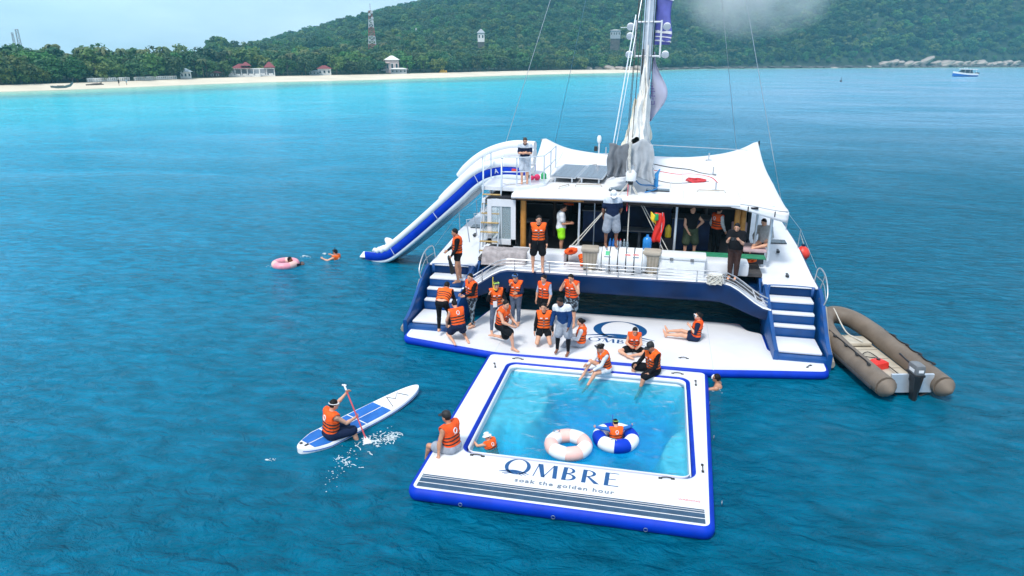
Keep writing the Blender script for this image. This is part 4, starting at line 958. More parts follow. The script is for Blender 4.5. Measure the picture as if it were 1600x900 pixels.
for x in (-4.52, -3.90):
    b = MB(); b.tube([(x, 3.72, 1.78), (x, 4.38, PZ - .05), (x, 4.44, PZ + .85), (x, 4.75, PZ + .98)], .026, 8); lad.append(b.build('ladder_rail', 'alloy', cat, smooth=60))
for k in range(7):
    t = (k + .35) / 7; y = 3.72 + .66 * t; z = 1.78 + (PZ - 1.83) * t
    b = MB(); b.box((-4.21, y - .03, z), (.62, .10, .035), bev=.008); b.build('ladder_step', 'wood_step', cat)
rope('rope', [(-3.85, 4.5, PZ + .1), (-3.7, 4.8, PZ + .02), (-3.2, 5.4, PZ + .02)], .014, 'rope_white', plat)

# ------------------------------------------------------------------ mast, boom, sail and rigging
mst = MB(); mst.tube([(.42, 9.3, 3.8), (.50, 9.38, 12), (.58, 9.46, 24)], [.15, .145, .12], 14, flat=1.35); mast = mst.build('mast', 'alloy', cat, smooth=60)
b = MB(); b.tube([(.42 + .01, 9.08, 5.0), (.57, 9.24, 24)], .03, 6); b.build('mast_track', 'white_gel', mast, smooth=60)
b = MB(); b.tube([(.29, 9.1, 5.2), (.33, 9.15, 8.3)], .035, 6); b.tube([(.33, 9.15, 8.3), (.45, 9.3, 24)], .012, 5); b.build('halyard', 'rope_dark', mast)
for sgn, x0 in ((-1, .03), (1, .93)):
    b = MB()
    for z in (8.05, 9.22): b.tube([(.48, 9.2, z), (x0, 9.2, z)], .035, 7)
    b.tube([(x0, 9.2, 8.0), (x0, 9.2, 9.28)], .035, 7)
    lf = b.build('lamp_bracket', 'white_gel', mast, smooth=60)
    for z in (8.15, 8.78, 9.1) if sgn < 0 else (8.15, 9.1):
        c = MB(); c.lathe([(.05, -.10), (.13, .02), (.14, .10), (.10, .12)], (x0 + sgn * .19, 9.05, z), 12, R=Matrix.Rotation(2.2, 3, 'X')); c.build('deck_lamp', 'white_gel', lf, smooth=40)
b = MB(); b.tube([(.33, 4.55, 4.60), (.42, 9.2, 5.3)], [.13, .15], 12, flat=1.3); boom = b.build('boom', 'alloy', cat, smooth=60)
b = MB(); b.lathe([(.05, -.2), (.17, -.12), (.18, .12), (.07, .22)], (.33, 4.5, 4.40), 14); b.build('boom_end_block', 'white_gel', boom, smooth=50)
b = MB(); b.box((.33, 4.42, 4.22), (.16, .16, .12), bev=.03); b.build('sheave', 'black_plastic', boom)
# flaked sail: a tall crumpled pile that climbs to the mast
def pile(u, v, w0, w1, h0, h1, seed, base=lambda y: 4.7 + (y - 4.6) * .15, amp=.10, y0=4.75, y1=9.25, lean=0.):
    y = y0 + (y1 - y0) * v; w = w0 + (w1 - w0) * v; h = h0 + (h1 - h0) * v ** 1.7; a = PI * (u * 1.16 - .08)
    n = 1 + amp * 1.8 * fbm(u * 5 + seed, v * 3.2, seed) + amp * .9 * math.sin(u * 31 + 5 * fbm(u * 3, v * 3, seed))
    return (.36 + .07 * v + lean * math.sin(a) - w * math.cos(a) * n * (1 - .35 * max(0, math.sin(a)) * v), y + .1 * fbm(u * 4, v * 4, seed + 9), base(y) + h * max(-.25, math.sin(a)) * n)
b = MB(); b.grid(lambda u, v: pile(u, v, .42, .27, .80, 2.7, 3.3, lean=.06), 60, 40); b.build('furled_sail', 'sail_white', boom, smooth=180)
b = MB(); b.grid(lambda u, v: pile(u, v, .52, .34, .35, 1.5, 7.7, y0=4.9, y1=9.0, lean=-.14), 50, 30); b.build('sail_fold', 'sail_cream', boom, smooth=180)
def drape(side, seed, wtop, wbot, ztop, drop, y0, y1):
    def fn(u, v):
        y = y0 + (y1 - y0) * u; k = 1 - .5 * u; out = wtop + (wbot - wtop) * v ** .8 * k
        f = .10 * v * math.sin(u * 24 + seed + 1.5 * v) + .05 * fbm(u * 5, v * 2, seed)
        return (.36 + .05 * u + side * (out + f), y - .18 * v * (1 - u) + .08 * fbm(u * 6, v * 5, seed + 4), ztop + .35 * u - drop * v * (1 - .35 * u) + .06 * fbm(u * 7, v * 2, seed + 8))
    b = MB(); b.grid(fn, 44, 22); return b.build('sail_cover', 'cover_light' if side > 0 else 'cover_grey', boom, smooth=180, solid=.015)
drape(-1, 1.0, .22, .74, 5.25, .95, 4.7, 6.9); drape(1, 5.0, .24, .62, 5.30, 1.0, 4.7, 7.2)
def end_flap(x0, x1, m, seed, ztop, zb):
    b = MB(); b.grid(lambda u, v: (x0 + (x1 - x0) * u + .10 * (u - .5) * v + .03 * math.sin(v * 9 + u * 5), 4.62 - .10 * v + .07 * math.sin(u * 19 + seed + v) * (.15 + v) + .03 * fbm(u * 4, v * 2, seed), ztop - .12 * abs(u - .5) - (ztop - zb) * v + .06 * math.sin(u * 7 + seed)), 48, 20)
    return b.build('sail_cover', m, boom, smooth=180, solid=.015)
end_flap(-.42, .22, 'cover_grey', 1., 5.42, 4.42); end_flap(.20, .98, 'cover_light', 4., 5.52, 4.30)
b = MB(); b.tube(spline([(.27, 4.42, 5.5), (.25, 4.40, 5.0), (.30, 4.38, 4.55), (.36, 4.40, 4.3)], 6), [.05 + .012 * math.sin(i * 2.3) for i in range(19)], 6); b.build('reef_rope', 'rope_white', boom, smooth=60)
# sheets from the boom end down to the deck, topping lifts, shrouds and stays
for pts, r, m in (([(.33, 4.45, 4.2), (1.62, 3.95, 1.95)], .016, 'rope_white'), ([(.36, 4.45, 4.2), (1.78, 3.95, 1.95)], .016, 'rope_white'), ([(.30, 4.45, 4.2), (-1.62, 3.6, 2.0)], .016, 'rope_white'), ([(.30, 4.45, 4.25), (-1.48, 3.6, 2.0)], .016, 'rope_white'), ([(.33, 4.4, 4.2), (.36, 3.7, 2.1)], .018, 'rope_white'),
                  ([(.26, 4.4, 4.2), (.28, 3.9, 3.4)], .012, 'rope_red'),
                  ([(.15, 4.75, 4.9), (.47, 9.2, 24)], .011, 'rope_dark'), ([(.26, 5.4, 5.1), (.50, 9.2, 24)], .013, 'rope_dark'), ([(.05, 6.2, 5.2), (.46, 9.2, 22)], .009, 'rope_dark'),
                  ([(-.45, 6.5, 4.1), (.30, 9.2, 11.0)], .014, 'alloy'), ([(-.55, 6.4, 4.1), (.05, 8.0, 9.4)], .022, 'alloy'),
                  ([(-5.7, 8.8, 1.9), (.40, 9.4, 21)], .010, 'steel'), ([(6.0, 9.0, 1.9), (.60, 9.4, 21)], .010, 'steel'), ([(-4.6, 18.4, 2.0), (.5, 9.6, 22)], .010, 'steel'), ([(5.2, 18.4, 2.0), (.6, 9.6, 22)], .010, 'steel'),
                  ([(.62, 9.1, 5.2), (.66, 9.2, 24)], .012, 'rope_dark'), ([(.75, 8.9, 4.9), (4.9, 10.9, 4.55)], .012, 'steel')):
    b = MB(); b.tube(pts, r, 5); b.build('rigging_line', m, cat)
b = MB(); b.box((.68, 9.1, 5.2), (.10, .08, .3), bev=.02); b.build('pulley', 'black_plastic', cat)
# feather banners flown behind the mast
def banner(name, m, label, z0, z1, fx, parent=None):
    b = MB(); b.grid(lambda u, v: (.70 + fx(v) * u, 9.55 + .10 * math.sin(u * 4 + v * 7), z0 + (z1 - z0) * v), 8, 26); o = b.build(name, m, None, smooth=180, solid=.006); return tag(o, label, 'flag')
def fx_low(v): return .05 + .62 * math.sin(PI * min(1, v * 1.0)) ** 1.1 * (.55 + .45 * math.sin(v * 4.2 + .4))
lowf = banner('banner_flag', 'flag_pale', 'pale lilac banner flag hanging low along the mast', 5.7, 8.2, fx_low)
upf = banner('banner_flag', 'flag_purple', 'purple banner flag with white stripes high on the mast', 8.45, 11.5, lambda v: .62 + .10 * math.sin(v * 7 + 2.2) - .14 * (1 - sstep(0, .14, v)))
for z, h in ((8.58, .05), (8.72, .04), (8.86, .10), (10.0, .10)):
    b = MB(); b.grid(lambda u, v: (.715 + .585 * u, 9.535 + .10 * math.sin(u * 4 + ((z - 8.45) / 3.05) * 7), z + h * v - .06 * u * u), 8, 1); b.build('stripe', 'print_white', upf, solid=.004)
text_mesh('E-HBI', 'lettering', 'print_purple', lowf, Matrix.Translation((.86, 9.47, 6.72)) @ Matrix.Rotation(PI / 2, 4, 'X') @ Matrix.Rotation(PI / 2, 4, 'Z'), .36, 1.0)
b = MB(); b.tube([(.69, 9.55, 5.2), (.70, 9.56, 14)], .015, 6); o = b.build('flag_halyard', 'rope_dark', cat)
# ------------------------------------------------------------------ people: one continuous skin each, from a blended distance field
def unit(v): v = np.asarray(v, float); return v / max(1e-9, np.linalg.norm(v))
class Cap:
    def __init__(s, a, b, ra, rb=None, k=.03, reg=''): s.a = np.asarray(a, float); s.b = np.asarray(b, float); s.ra = ra; s.rb = ra if rb is None else rb; s.k = k; s.reg = reg
    def box(s): r = max(s.ra, s.rb); return np.minimum(s.a, s.b) - r, np.maximum(s.a, s.b) + r
    def d(s, X, Y, Z):
        ab = s.b - s.a; L2 = max(1e-9, ab @ ab)
        px, py, pz = X - s.a[0], Y - s.a[1], Z - s.a[2]
        t = np.clip((px * ab[0] + py * ab[1] + pz * ab[2]) / L2, 0, 1)
        return np.sqrt((px - t * ab[0]) ** 2 + (py - t * ab[1]) ** 2 + (pz - t * ab[2]) ** 2) - (s.ra + (s.rb - s.ra) * t)
    def grow(s, g): return Cap(s.a, s.b, s.ra + g, s.rb + g, s.k, s.reg)
    def cut(s, t): return Cap(s.a, s.a + (s.b - s.a) * t, s.ra, s.ra + (s.rb - s.ra) * t, s.k, s.reg)
class Ell:
    def __init__(s, c, r, R, k=.02, reg=''): s.c = np.asarray(c, float); s.r = np.asarray(r, float); s.R = R; s.k = k; s.reg = reg
    def box(s): m = s.r.max(); return s.c - m, s.c + m
    def d(s, X, Y, Z):
        px, py, pz = X - s.c[0], Y - s.c[1], Z - s.c[2]
        q = [px * s.R[i][0] + py * s.R[i][1] + pz * s.R[i][2] for i in range(3)]
        k0 = np.sqrt(sum((q[i] / s.r[i]) ** 2 for i in range(3))); k1 = np.sqrt(sum((q[i] / s.r[i] ** 2) ** 2 for i in range(3)))
        return k0 * (k0 - 1) / np.maximum(k1, 1e-6)
    def grow(s, g): return Ell(s.c, s.r + g, s.R, s.k, s.reg)
def field(prims, h, pad_=.03, cuts=(), subs=(), post=None):
    bx = [p.box() for p in prims]; lo = np.min([b[0] for b in bx], 0) - pad_; hi = np.max([b[1] for b in bx], 0) + pad_
    n = np.ceil((hi - lo) / h).astype(int) + 1; ax = [lo[i] + h * np.arange(n[i]) for i in range(3)]
    F = np.full(n, .2)
    for p, (a, b) in zip(prims, bx):
        m = p.k + 2.5 * h + .02
        i0 = np.maximum(0, np.floor((a - m - lo) / h).astype(int)); i1 = np.minimum(n, np.ceil((b + m - lo) / h).astype(int) + 1)
        sl = tuple(slice(i0[i], i1[i]) for i in range(3))
        X, Y, Z = np.meshgrid(ax[0][sl[0]], ax[1][sl[1]], ax[2][sl[2]], indexing='ij', sparse=True)
        d = p.d(X, Y, Z); f = F[sl]; hh = np.maximum(p.k - np.abs(f - d), 0) / max(p.k, 1e-6)
        F[sl] = np.minimum(f, d) - hh * hh * p.k * .25
    X, Y, Z = np.meshgrid(*ax, indexing='ij', sparse=True)
    for pt, nr in cuts: F = np.maximum(F, (X - pt[0]) * nr[0] + (Y - pt[1]) * nr[1] + (Z - pt[2]) * nr[2])
    for q in subs: F = np.maximum(F, -q.d(X, Y, Z))
    if post is not None: F = post(F, X, Y, Z)
    return F, lo
def nets(F, lo, h):
    S = F < 0; n = np.array(F.shape) - 1; P = np.zeros((*n, 3)); C = np.zeros(n, int)
    for ax in range(3):
        o = [slice(None)] * 3; o2 = [slice(None)] * 3; o[ax] = slice(0, -1); o2[ax] = slice(1, None)
        A, B = F[tuple(o)], F[tuple(o2)]; cr = S[tuple(o)] != S[tuple(o2)]
        I = np.argwhere(cr); t = A[cr] / (A[cr] - B[cr]); pos = I.astype(float); pos[:, ax] += t
        b, c = [k for k in range(3) if k != ax]
        for db in (0, -1):
            for dc in (0, -1):
                J = I.copy(); J[:, b] += db; J[:, c] += dc; ok = ((J >= 0) & (J < n)).all(1); J = J[ok]
                np.add.at(P, tuple(J.T), pos[ok]); np.add.at(C, tuple(J.T), 1)
    act = C > 0; idx = -np.ones(n, int); idx[act] = np.arange(act.sum()); V = P[act] / C[act][:, None] * h + lo; Q = []
    for ax in range(3):
        o = [slice(None)] * 3; o2 = [slice(None)] * 3; o[ax] = slice(0, -1); o2[ax] = slice(1, None)
        cr = S[tuple(o)] != S[tuple(o2)]; b, c = [k for k in range(3) if k != ax]; I = np.argwhere(cr)
        I = I[(I[:, b] > 0) & (I[:, c] > 0) & (I[:, b] < n[b]) & (I[:, c] < n[c])]; q = []
        for db, dc in ((-1, -1), (0, -1), (0, 0), (-1, 0)):
            J = I.copy(); J[:, b] += db; J[:, c] += dc; q.append(idx[tuple(J.T)])
        q = np.stack(q, 1); ins = S[tuple(I.T)]; flip = ins if ax != 1 else ~ins
        q[~flip] = q[~flip][:, ::-1]; Q.append(q)
    return V, np.concatenate(Q)
def sdf_mesh(name, prims, h, m, parent, **kw):
    F, lo = field(prims, h, **kw); V, Q = nets(F, lo, h)
    if len(Q) == 0: return None
    return link(name, np_mesh(name, V, Q, [m]), parent)

UP = (0, 0, 1)
def person(label, loc, face, pose, outfit, h=1.74, skin='skin_fair', hair='hair_black', hl='short', water=None, group=None, slim=1., look=None, vox=.0145):
    s = h / 1.74; g = lambda k, d: unit(pose.get(k, d)); R3 = lambda v: np.asarray(v, float)
    T = g('torso', UP); Pv = g('pelvis', pose.get('torso', UP) if 'pelvis' not in pose else UP)
    tw = math.radians(pose.get('twist', 0)); side = np.array([math.cos(tw), math.sin(tw), 0]); side = unit(side - T * (side @ T)); fwd = unit(np.cross(T, side))
    hs = np.array([1., 0, 0]); hips0 = np.zeros(3)
    hf = unit(np.cross(UP, hs))
    w = slim
    mid = hips0 + unit(UP * R3(.5) + T) * .12 * s; neck = mid + T * .385 * s; chest = mid + T * .22 * s
    shL, shR = neck - T * .055 * s - side * .178 * s * w, neck - T * .055 * s + side * .178 * s * w
    hipL, hipR = hips0 - hs * .092 * s - np.array([0, 0, .02 * s]), hips0 + hs * .092 * s - np.array([0, 0, .02 * s])
    D = {}
    def limb(o, d1, l1, d2, l2): a = o + unit(d1) * l1 * s; return a, a + unit(d2) * l2 * s
    kL, aL = limb(hipL, pose.get('lt', (0, .05, -1)), .425, pose.get('ls', (0, -.05, -1)), .415)
    kR, aR = limb(hipR, pose.get('rt', (0, .05, -1)), .425, pose.get('rs', (0, -.05, -1)), .415)
    eL, wL = limb(shL, pose.get('lu', (-.15, 0, -1)), .285, pose.get('lf', (-.05, .2, -1)), .25)
    eR, wR = limb(shR, pose.get('ru', (.15, 0, -1)), .285, pose.get('rf', (.05, .2, -1)), .25)
    fL, fR = g('lfoot', (0, 1, -.12)), g('rfoot', (0, 1, -.12))
    hd = g('look', (0, 1, -.12)); hup = unit(unit(T + R3(UP)) - hd * (unit(T + R3(UP)) @ hd)); hrt = np.cross(hd, hup)
    nk2 = neck + unit(T + R3(UP) * .8 + hd * .35) * .085 * s; hc = nk2 + hup * .075 * s + hd * .028 * s
    HR = np.array([hrt, hd, hup])
    P = []
    def cap(reg, a, b, ra, rb=None, k=.03): P.append(Cap(a, b, ra * s, (rb if rb is not None else ra) * s, k * s, reg))
    cap('pel', hips0 - hs * .065 * s, hips0 + hs * .065 * s, .112, k=.05); cap('pel', hips0 - hs * .07 * s - hf * .035 * s, hips0 + hs * .07 * s - hf * .035 * s, .10, k=.05)
    for q in (-1, 1): cap('tor', chest + side * q * .075 * s * w + fwd * .0, mid + side * q * .05 * s * w, .108 * w, .100 * w, .06)
    for q in (-1, 1): cap('tor', mid + side * q * .05 * s * w, hips0 + hs * q * .055 * s + R3(UP) * .02 * s, .098 * w, .105, .06)
    cap('tor', shL, shR, .062 * w, k=.07); cap('tor', neck - T * .08 * s - fwd * .03 * s, chest - fwd * .02 * s, .09, .10, .06)
    cap('neck', neck - T * .05 * s, nk2, .060, .052, .035)
    for reg, a, b, c in (('lu', shL, eL, wL), ('ru', shR, eR, wR)):
        cap(reg, a, b, .056 * w, .041, .03); cap(reg + 'f', b, c, .042, .027, .015); cap(reg + 'f', b + (c - b) * .22, b + (c - b) * .3, .044, .042, .02)
    for reg, a, b, c, f in (('lt', hipL, kL, aL, fL), ('rt', hipR, kR, aR, fR)):
        cap(reg, a, b, .092, .056, .04); cap(reg + 's', b, c, .055, .036, .02); bk = unit(np.cross(np.cross(c - b, f), c - b)) if np.linalg.norm(np.cross(c - b, f)) > .1 else np.zeros(3)
        cap(reg + 's', b + (c - b) * .22 - bk * .014 * s, b + (c - b) * .42 - bk * .012 * s, .054, .046, .02)
        heel = c - f * .045 * s + unit(c - b) * .035 * s; toe = c + f * .15 * s + unit(c - b) * .045 * s
        cap('foot', c, heel, .036, .030, .02); cap('foot', heel, c + f * .11 * s + unit(c - b) * .04 * s, .030, .032, .025)
        cap('foot', c + f * .11 * s + unit(c - b) * .04 * s - np.cross(f, UP) * .014 * s, toe + f * .03 * s - np.cross(f, UP) * .014 * s, .024, .017, .02); cap('foot', c + f * .11 * s + unit(c - b) * .04 * s + np.cross(f, UP) * .018 * s, toe + f * .015 * s + np.cross(f, UP) * .02 * s, .022, .016, .02); cap('foot', c, c + f * .10 * s + unit(c - b) * .03 * s, .034, .026, .02)
    hands = []
    for q, e, wr in ((-1, eL, wL), (1, eR, wR)):
        d = unit(wr - e); n = pose.get('lpalm' if q < 0 else 'rpalm', (-q * 1., .25, 0)); d = g('lhand' if q < 0 else 'rhand', d) if ('lhand' if q < 0 else 'rhand') in pose else d
        n = unit(R3(n) - d * (R3(n) @ d)); lat = np.cross(d, n) * (1 if q > 0 else -1)          # lat points to the thumb side
        cap('hand', wr, wr + d * .035 * s, .024, .024, .015)
        for o_ in (-.022, 0, .022): cap('hand', wr + d * .02 * s + lat * o_ * .6 * s, wr + d * .085 * s + lat * o_ * s, .016, .0145, .018)
        hands.append((wr, d, n, lat, q))
    head = [Ell(hc, np.array([.074, .094, .108]) * s, HR, .02, 'head'), Ell(hc + hd * .018 * s - hup * .055 * s, np.array([.056, .070, .062]) * s, HR, .035, 'head'), Ell(hc + hd * .068 * s - hup * .088 * s, np.array([.026, .022, .022]) * s, HR, .03, 'head')]
    P += head
    P.append(Cap(hc + hd * .088 * s - hup * .005 * s, hc + hd * .110 * s - hup * .036 * s, .010 * s, .014 * s, .012, 'head'))
    for q in (-1, 1): P.append(Ell(hc + hrt * q * .076 * s - hup * .018 * s - hd * .008 * s, np.array([.012, .022, .032]) * s, HR, .008, 'head'))
    # rest on the ground
    zs = [min(p.box()[0][2] for p in P)] if pose.get('rest') is None else [pose['rest'](dict(hip=hips0, kL=kL, aL=aL, kR=kR, aR=aR, wL=wL, wR=wR)) if callable(pose['rest']) else pose['rest']]
    off = np.array([0, 0, -min(zs)])
    for p in P:
        if isinstance(p, Cap): p.a = p.a + off; p.b = p.b + off
        else: p.c = p.c + off
    J = dict(neck=neck, chest=chest, mid=mid, hips=hips0, shL=shL, shR=shR, eL=eL, eR=eR, wL=wL, wR=wR, kL=kL, kR=kR, aL=aL, aR=aR, hc=hc, hipL=hipL, hipR=hipR)
    for k_ in J: J[k_] = J[k_] + off
    anchor = pose.get('anchor'); sh = np.zeros(3)
    if anchor: a0 = np.mean([J[a] for a in (anchor if isinstance(anchor, (tuple, list)) else (anchor,))], 0); sh = np.array([a0[0], a0[1], 0])
    rt = thing('person', label, 'person', loc, face, group)
    inner = lambda o: o
    def place(o):
        if o is not None: o.location = tuple(-sh)
        return o
    F, lo = field(P, vox); V, Q = nets(F, lo, vox)
    # fingers: five separate chains rooted in each palm
    b = MB(); curl = pose.get('curl', .45)
    for wr, d, n, lat, q in hands:
        wr = wr + off
        for o_, L_ in ((-.026, .052), (-.009, .068), (.009, .074), (.025, .064)):
            a0 = wr + d * .078 * s + lat * o_ * s; d1 = unit(d + n * curl * .6 + lat * o_ * 3); a1 = a0 + d1 * L_ * .55 * s; d2 = unit(d + n * curl * 1.8); a2 = a1 + d2 * L_ * .55 * s
            b.tube([a0, a1, a2], [.0095 * s, .0085 * s, .0065 * s], 5)
        a0 = wr + d * .025 * s + lat * .02 * s; a1 = a0 + unit(d * .8 + lat * .9 + n * .35) * .042 * s; a2 = a1 + unit(d + lat * .25 + n * .4) * .034 * s
        b.tube([a0, a1, a2], [.012 * s, .0105 * s, .008 * s], 5)
    nb = len(V)
    hc2 = hc + off; e = MB()
    for q in (-1, 1):
        e.ball(hc2 + hd * .084 * s + hrt * q * .032 * s + hup * .008 * s, (.012 * s, .010 * s, .007 * s), 6, 1, Matrix(HR.T.tolist())); e.ball(hc2 + hd * .086 * s + hrt * q * .033 * s + hup * .027 * s, (.019 * s, .008 * s, .004 * s), 6, 1, Matrix(HR.T.tolist()))
    e.ball(hc2 + hd * .083 * s - hup * .066 * s, (.022 * s, .010 * s, .007 * s), 6, 2, Matrix(HR.T.tolist()))
    vs = [tuple(v) for v in V] + b.v + e.v; fs = [tuple(f) for f in Q.tolist()] + [tuple(i + nb for i in f) for f in b.f] + [tuple(i + nb + len(b.v) for i in f) for f in e.f]
    me = bpy.data.meshes.new('body'); me.from_pydata([tuple(map(float, v)) for v in vs], [], fs)
    for m_ in (skin, 'eye_dark', 'lip'): me.materials.append(M[m_])
    me.polygons.foreach_set('material_index', [0] * (len(Q) + len(b.f)) + e.m); shade(me, 180); place(link('body', me, rt))
    by = lambda *r: [p for p in P if p.reg in r]
    def garment(name, prims, m, **kw): return place(sdf_mesh(name, prims, kw.pop('h', vox), m, rt, **kw))
    # hair
    if hl != 'none':
        cuts = [(hc2 + hd * .045 * s + hup * .045 * s, unit(hd * 1.0 - hup * .75)), (hc2 - hup * (.055 if hl == 'short' else .085) * s, -hup)]
        pr = [Ell(hc2 - hd * .008 * s + hup * .012 * s, np.array([.083, .098, .110]) * s, HR, .02)]
        if hl == 'long': pr += [Cap(hc2 - hd * .07 * s - hup * .02 * s, hc2 - hd * .095 * s - hup * .17 * s, .055 * s, .038 * s, .04)]; cuts = [cuts[0]]
        if hl == 'bun': pr += [Cap(hc2 - hd * .11 * s + hup * .03 * s, hc2 - hd * .12 * s + hup * .02 * s, .042 * s, None, .03)]
        garment('hair', pr, hair, cuts=cuts, h=.011)
    o = outfit; LT, RT = by('lt', 'lts'), by('rt', 'rts')
    low = by('pel')
    def thighs(t, gr):
        out = []
        for r in ('lt', 'rt'):
            p = by(r)[0].cut(t).grow(gr); p.rb += gr * .8; out.append(p)
        return out
    def hem(t):
        c = []
        return c
    if 'shorts' in o:
        t = o.get('shorts_len', .62); gr = o.get('loose', .022) * s; garment('shorts', [p.grow(gr) for p in low] + thighs(t, gr) + [Cap(J['hips'], J['mid'], .105 * s, .10 * s, .04)], o['shorts'], cuts=[(J['mid'] + T * .02 * s, T)])
    if 'briefs' in o: garment('swim_briefs', [p.grow(.010) for p in low] + thighs(.12, .008), o['briefs'], cuts=[(J['hips'] + R3(UP) * .07 * s, R3(UP))])
    if 'leggings' in o or 'trousers' in o:
        nm = 'leggings' if 'leggings' in o else 'trousers'; gr = .009 if nm == 'leggings' else .024; pr = [p.grow(gr) for p in low] + [p.grow(gr) for p in by('lt', 'rt')]
        for r in ('lts', 'rts'): pr += [p.cut(.88 if i == 0 else 1).grow(gr) for i, p in enumerate(by(r))]
        garment(nm, pr, o[nm], cuts=[(J['mid'] + T * .03 * s, T)])
    if 'half_leggings' in o:
        pr = []
        for r in ('lt', 'rt'): p = by(r)[0]; pr.append(Cap(p.a + (p.b - p.a) * .5, p.b, p.ra * .8, p.rb, .02).grow(.010))
        for r in ('lts', 'rts'): pr += [p.cut(.92 if i == 0 else 1).grow(.008) for i, p in enumerate(by(r))]
        garment('leggings', pr, o['half_leggings'])
    if 'shirt' in o:
        t = o.get('sleeve', .55); gr = o.get('shirt_grow', .014) * s; pr = [p.grow(gr) for p in by('tor')] + [Cap(J['neck'] - T * .06 * s, J['neck'] - T * .01 * s, .072 * s, .068 * s, .03)] + ([p.grow(gr) for p in low] if o.get('tail', True) else [])
        for r in ('lu', 'ru'):
            if t <= 1: 
                if t > 0: p = by(r)[0].cut(t).grow(gr); p.rb += .01 * s; pr.append(p)
            else: pr += [by(r)[0].grow(gr * .8)] + [p.cut(.94 if i == 0 else 1).grow(gr * .7) for i, p in enumerate(by(r + 'f'))]
        garment('shirt', pr, o['shirt'], cuts=[(J['hips'] - T * .02 * s, -T)] if o.get('tail', True) else [])
        if 'shoulder' in o:
            p2 = [p.grow(gr + .006) for p in by('tor')] + [by(r)[0].cut(.28).grow(gr + .006) for r in ('lu', 'ru')]
            garment('shoulder_panel', p2, o['shoulder'], cuts=[(J['neck'] - T * .12 * s, -T)], subs=[Cap(J['neck'] - T * .05 * s, J['hc'], .066 * s)])
    if 'sleeves' in o:       # bare-fitting rash vest under the life vest
        pr = [p.grow(.007) for p in by('tor')]
        for r in ('lu', 'ru'): pr += [by(r)[0].grow(.009)] + ([p.cut(.94 if i == 0 else 1).grow(.008) for i, p in enumerate(by(r + 'f'))] if o.get('sleeve', 2) > 1 else [])
        garment('rash_shirt', pr, o['sleeves'])
    if 'suit' in o: garment('swimsuit', [p.grow(.009) for p in by('tor')] + [p.grow(.010) for p in low], o['suit'], subs=[Cap(J['neck'], J['hc'], .07 * s)])
    if o.get('vest'):
        gr = .040 * s; pr = [p.grow(gr) for p in by('tor')] + [p.grow(gr * .6) for p in low]
        for p in pr: p.k *= .7
        lo_c = J['mid'] - T * .08 * s; top = J['neck'] + T * .035 * s
        subs = [Cap(J['shL'] - side * .02 * s, J['shL'] + (J['eL'] - J['shL']) * .8, .073 * s), Cap(J['shR'] + side * .02 * s, J['shR'] + (J['eR'] - J['shR']) * .8, .073 * s), Cap(J['shL'] - side * .07 * s - T * .02 * s, J['shL'] - side * .2 * s - T * .02 * s, .095 * s), Cap(J['shR'] + side * .07 * s - T * .02 * s, J['shR'] + side * .2 * s - T * .02 * s, .095 * s),
                Cap(J['neck'] - T * .02 * s + fwd * .02 * s, J['hc'], .074 * s), Cap(J['neck'] - T * .10 * s + fwd * .17 * s, J['neck'] + fwd * .10 * s, .022 * s, .06 * s)]
        cuts = [(lo_c, -T), (top, T)]
        ax0 = J['mid']
        chan = [.005, .085, .165]
        def groove(F, X, Y, Z):
            t = (X - ax0[0]) * T[0] + (Y - ax0[1]) * T[1] + (Z - ax0[2]) * T[2]
            return F + .006 * s * np.exp(-(np.minimum.reduce([np.abs(t - (c + .04) * s) for c in chan]) / (.012 * s)) ** 2)
        v = place(sdf_mesh('life_vest', pr, vox, 'vest_orange', rt, cuts=cuts, subs=subs, post=groove))
        if v is not None:
            def bands(F, X, Y, Z):
                t = (X - ax0[0]) * T[0] + (Y - ax0[1]) * T[1] + (Z - ax0[2]) * T[2]
                return np.maximum(F, np.minimum.reduce([np.abs(t - c * s) for c in chan]) - .017 * s)
            st = sdf_mesh('strap', [p.grow(.008) for p in pr], .0125, 'strap_black', v, cuts=cuts, subs=subs, post=bands)
            def surf(org, d):
                t = 0.
                for _ in range(40):
                    p = org + d * t; f = .3
                    for q_ in pr:
                        dd = float(q_.d(p[0], p[1], p[2])); hh = max(q_.k - abs(f - dd), 0) / q_.k; f = min(f, dd) - hh * hh * q_.k * .25
                    if f > -.0005: break
                    t -= f * .9 if f < 0 else 0
                return org + d * (t + .006)
            if o.get('logo', True):
                c = J['mid'] + T * .285 * s; ring = []
                for k_ in range(14):
                    a = 2 * PI * k_ / 14; ring.append(surf(c + side * math.cos(a) * .042 * s + T * math.sin(a) * .055 * s, -fwd))
                bb = MB(); bb.tube(ring, [.008 * s + .004 * s * abs(math.cos(2 * PI * k_ / 14)) for k_ in range(14)], 5, closed=True); bb.tube([surf(c + side * u_ * .03 * s - T * .068 * s, -fwd) for u_ in (-1.4, -.5, .5, 1.4)], .005 * s, 5); bb.build('logo', 'print_white', v, smooth=60)
                for q in (-1, 1):
                    bb = MB(); pts_ = [surf(J['mid'] + T * (.225 + tt) * s + side * (q * .075 + uu) * s, fwd) for tt in (-.014, .014) for uu in (-.035, 0, .035)]; bb.add(pts_, [(0, 1, 4, 3), (1, 2, 5, 4)]); bb.build('logo_patch', 'print_white', v)
                for c_ in chan:
                    bb = MB(); q_ = surf(J['mid'] + T * c_ * s, fwd) + fwd * .012; bb.ball(q_, (.028 * s, .016 * s, .018 * s), 6, 0, Matrix(np.array([side, fwd, T]).T.tolist())); bb.build('buckle', 'grey_plastic', v)
                bb = MB(); q_ = surf(J['mid'] - T * .06 * s + side * .03 * s, fwd); bb.tube([q_, q_ - T * .06 * s + fwd * .012, q_ - T * .14 * s + fwd * .02], .009 * s, 4); bb.build('strap_tail', 'strap_black', v)
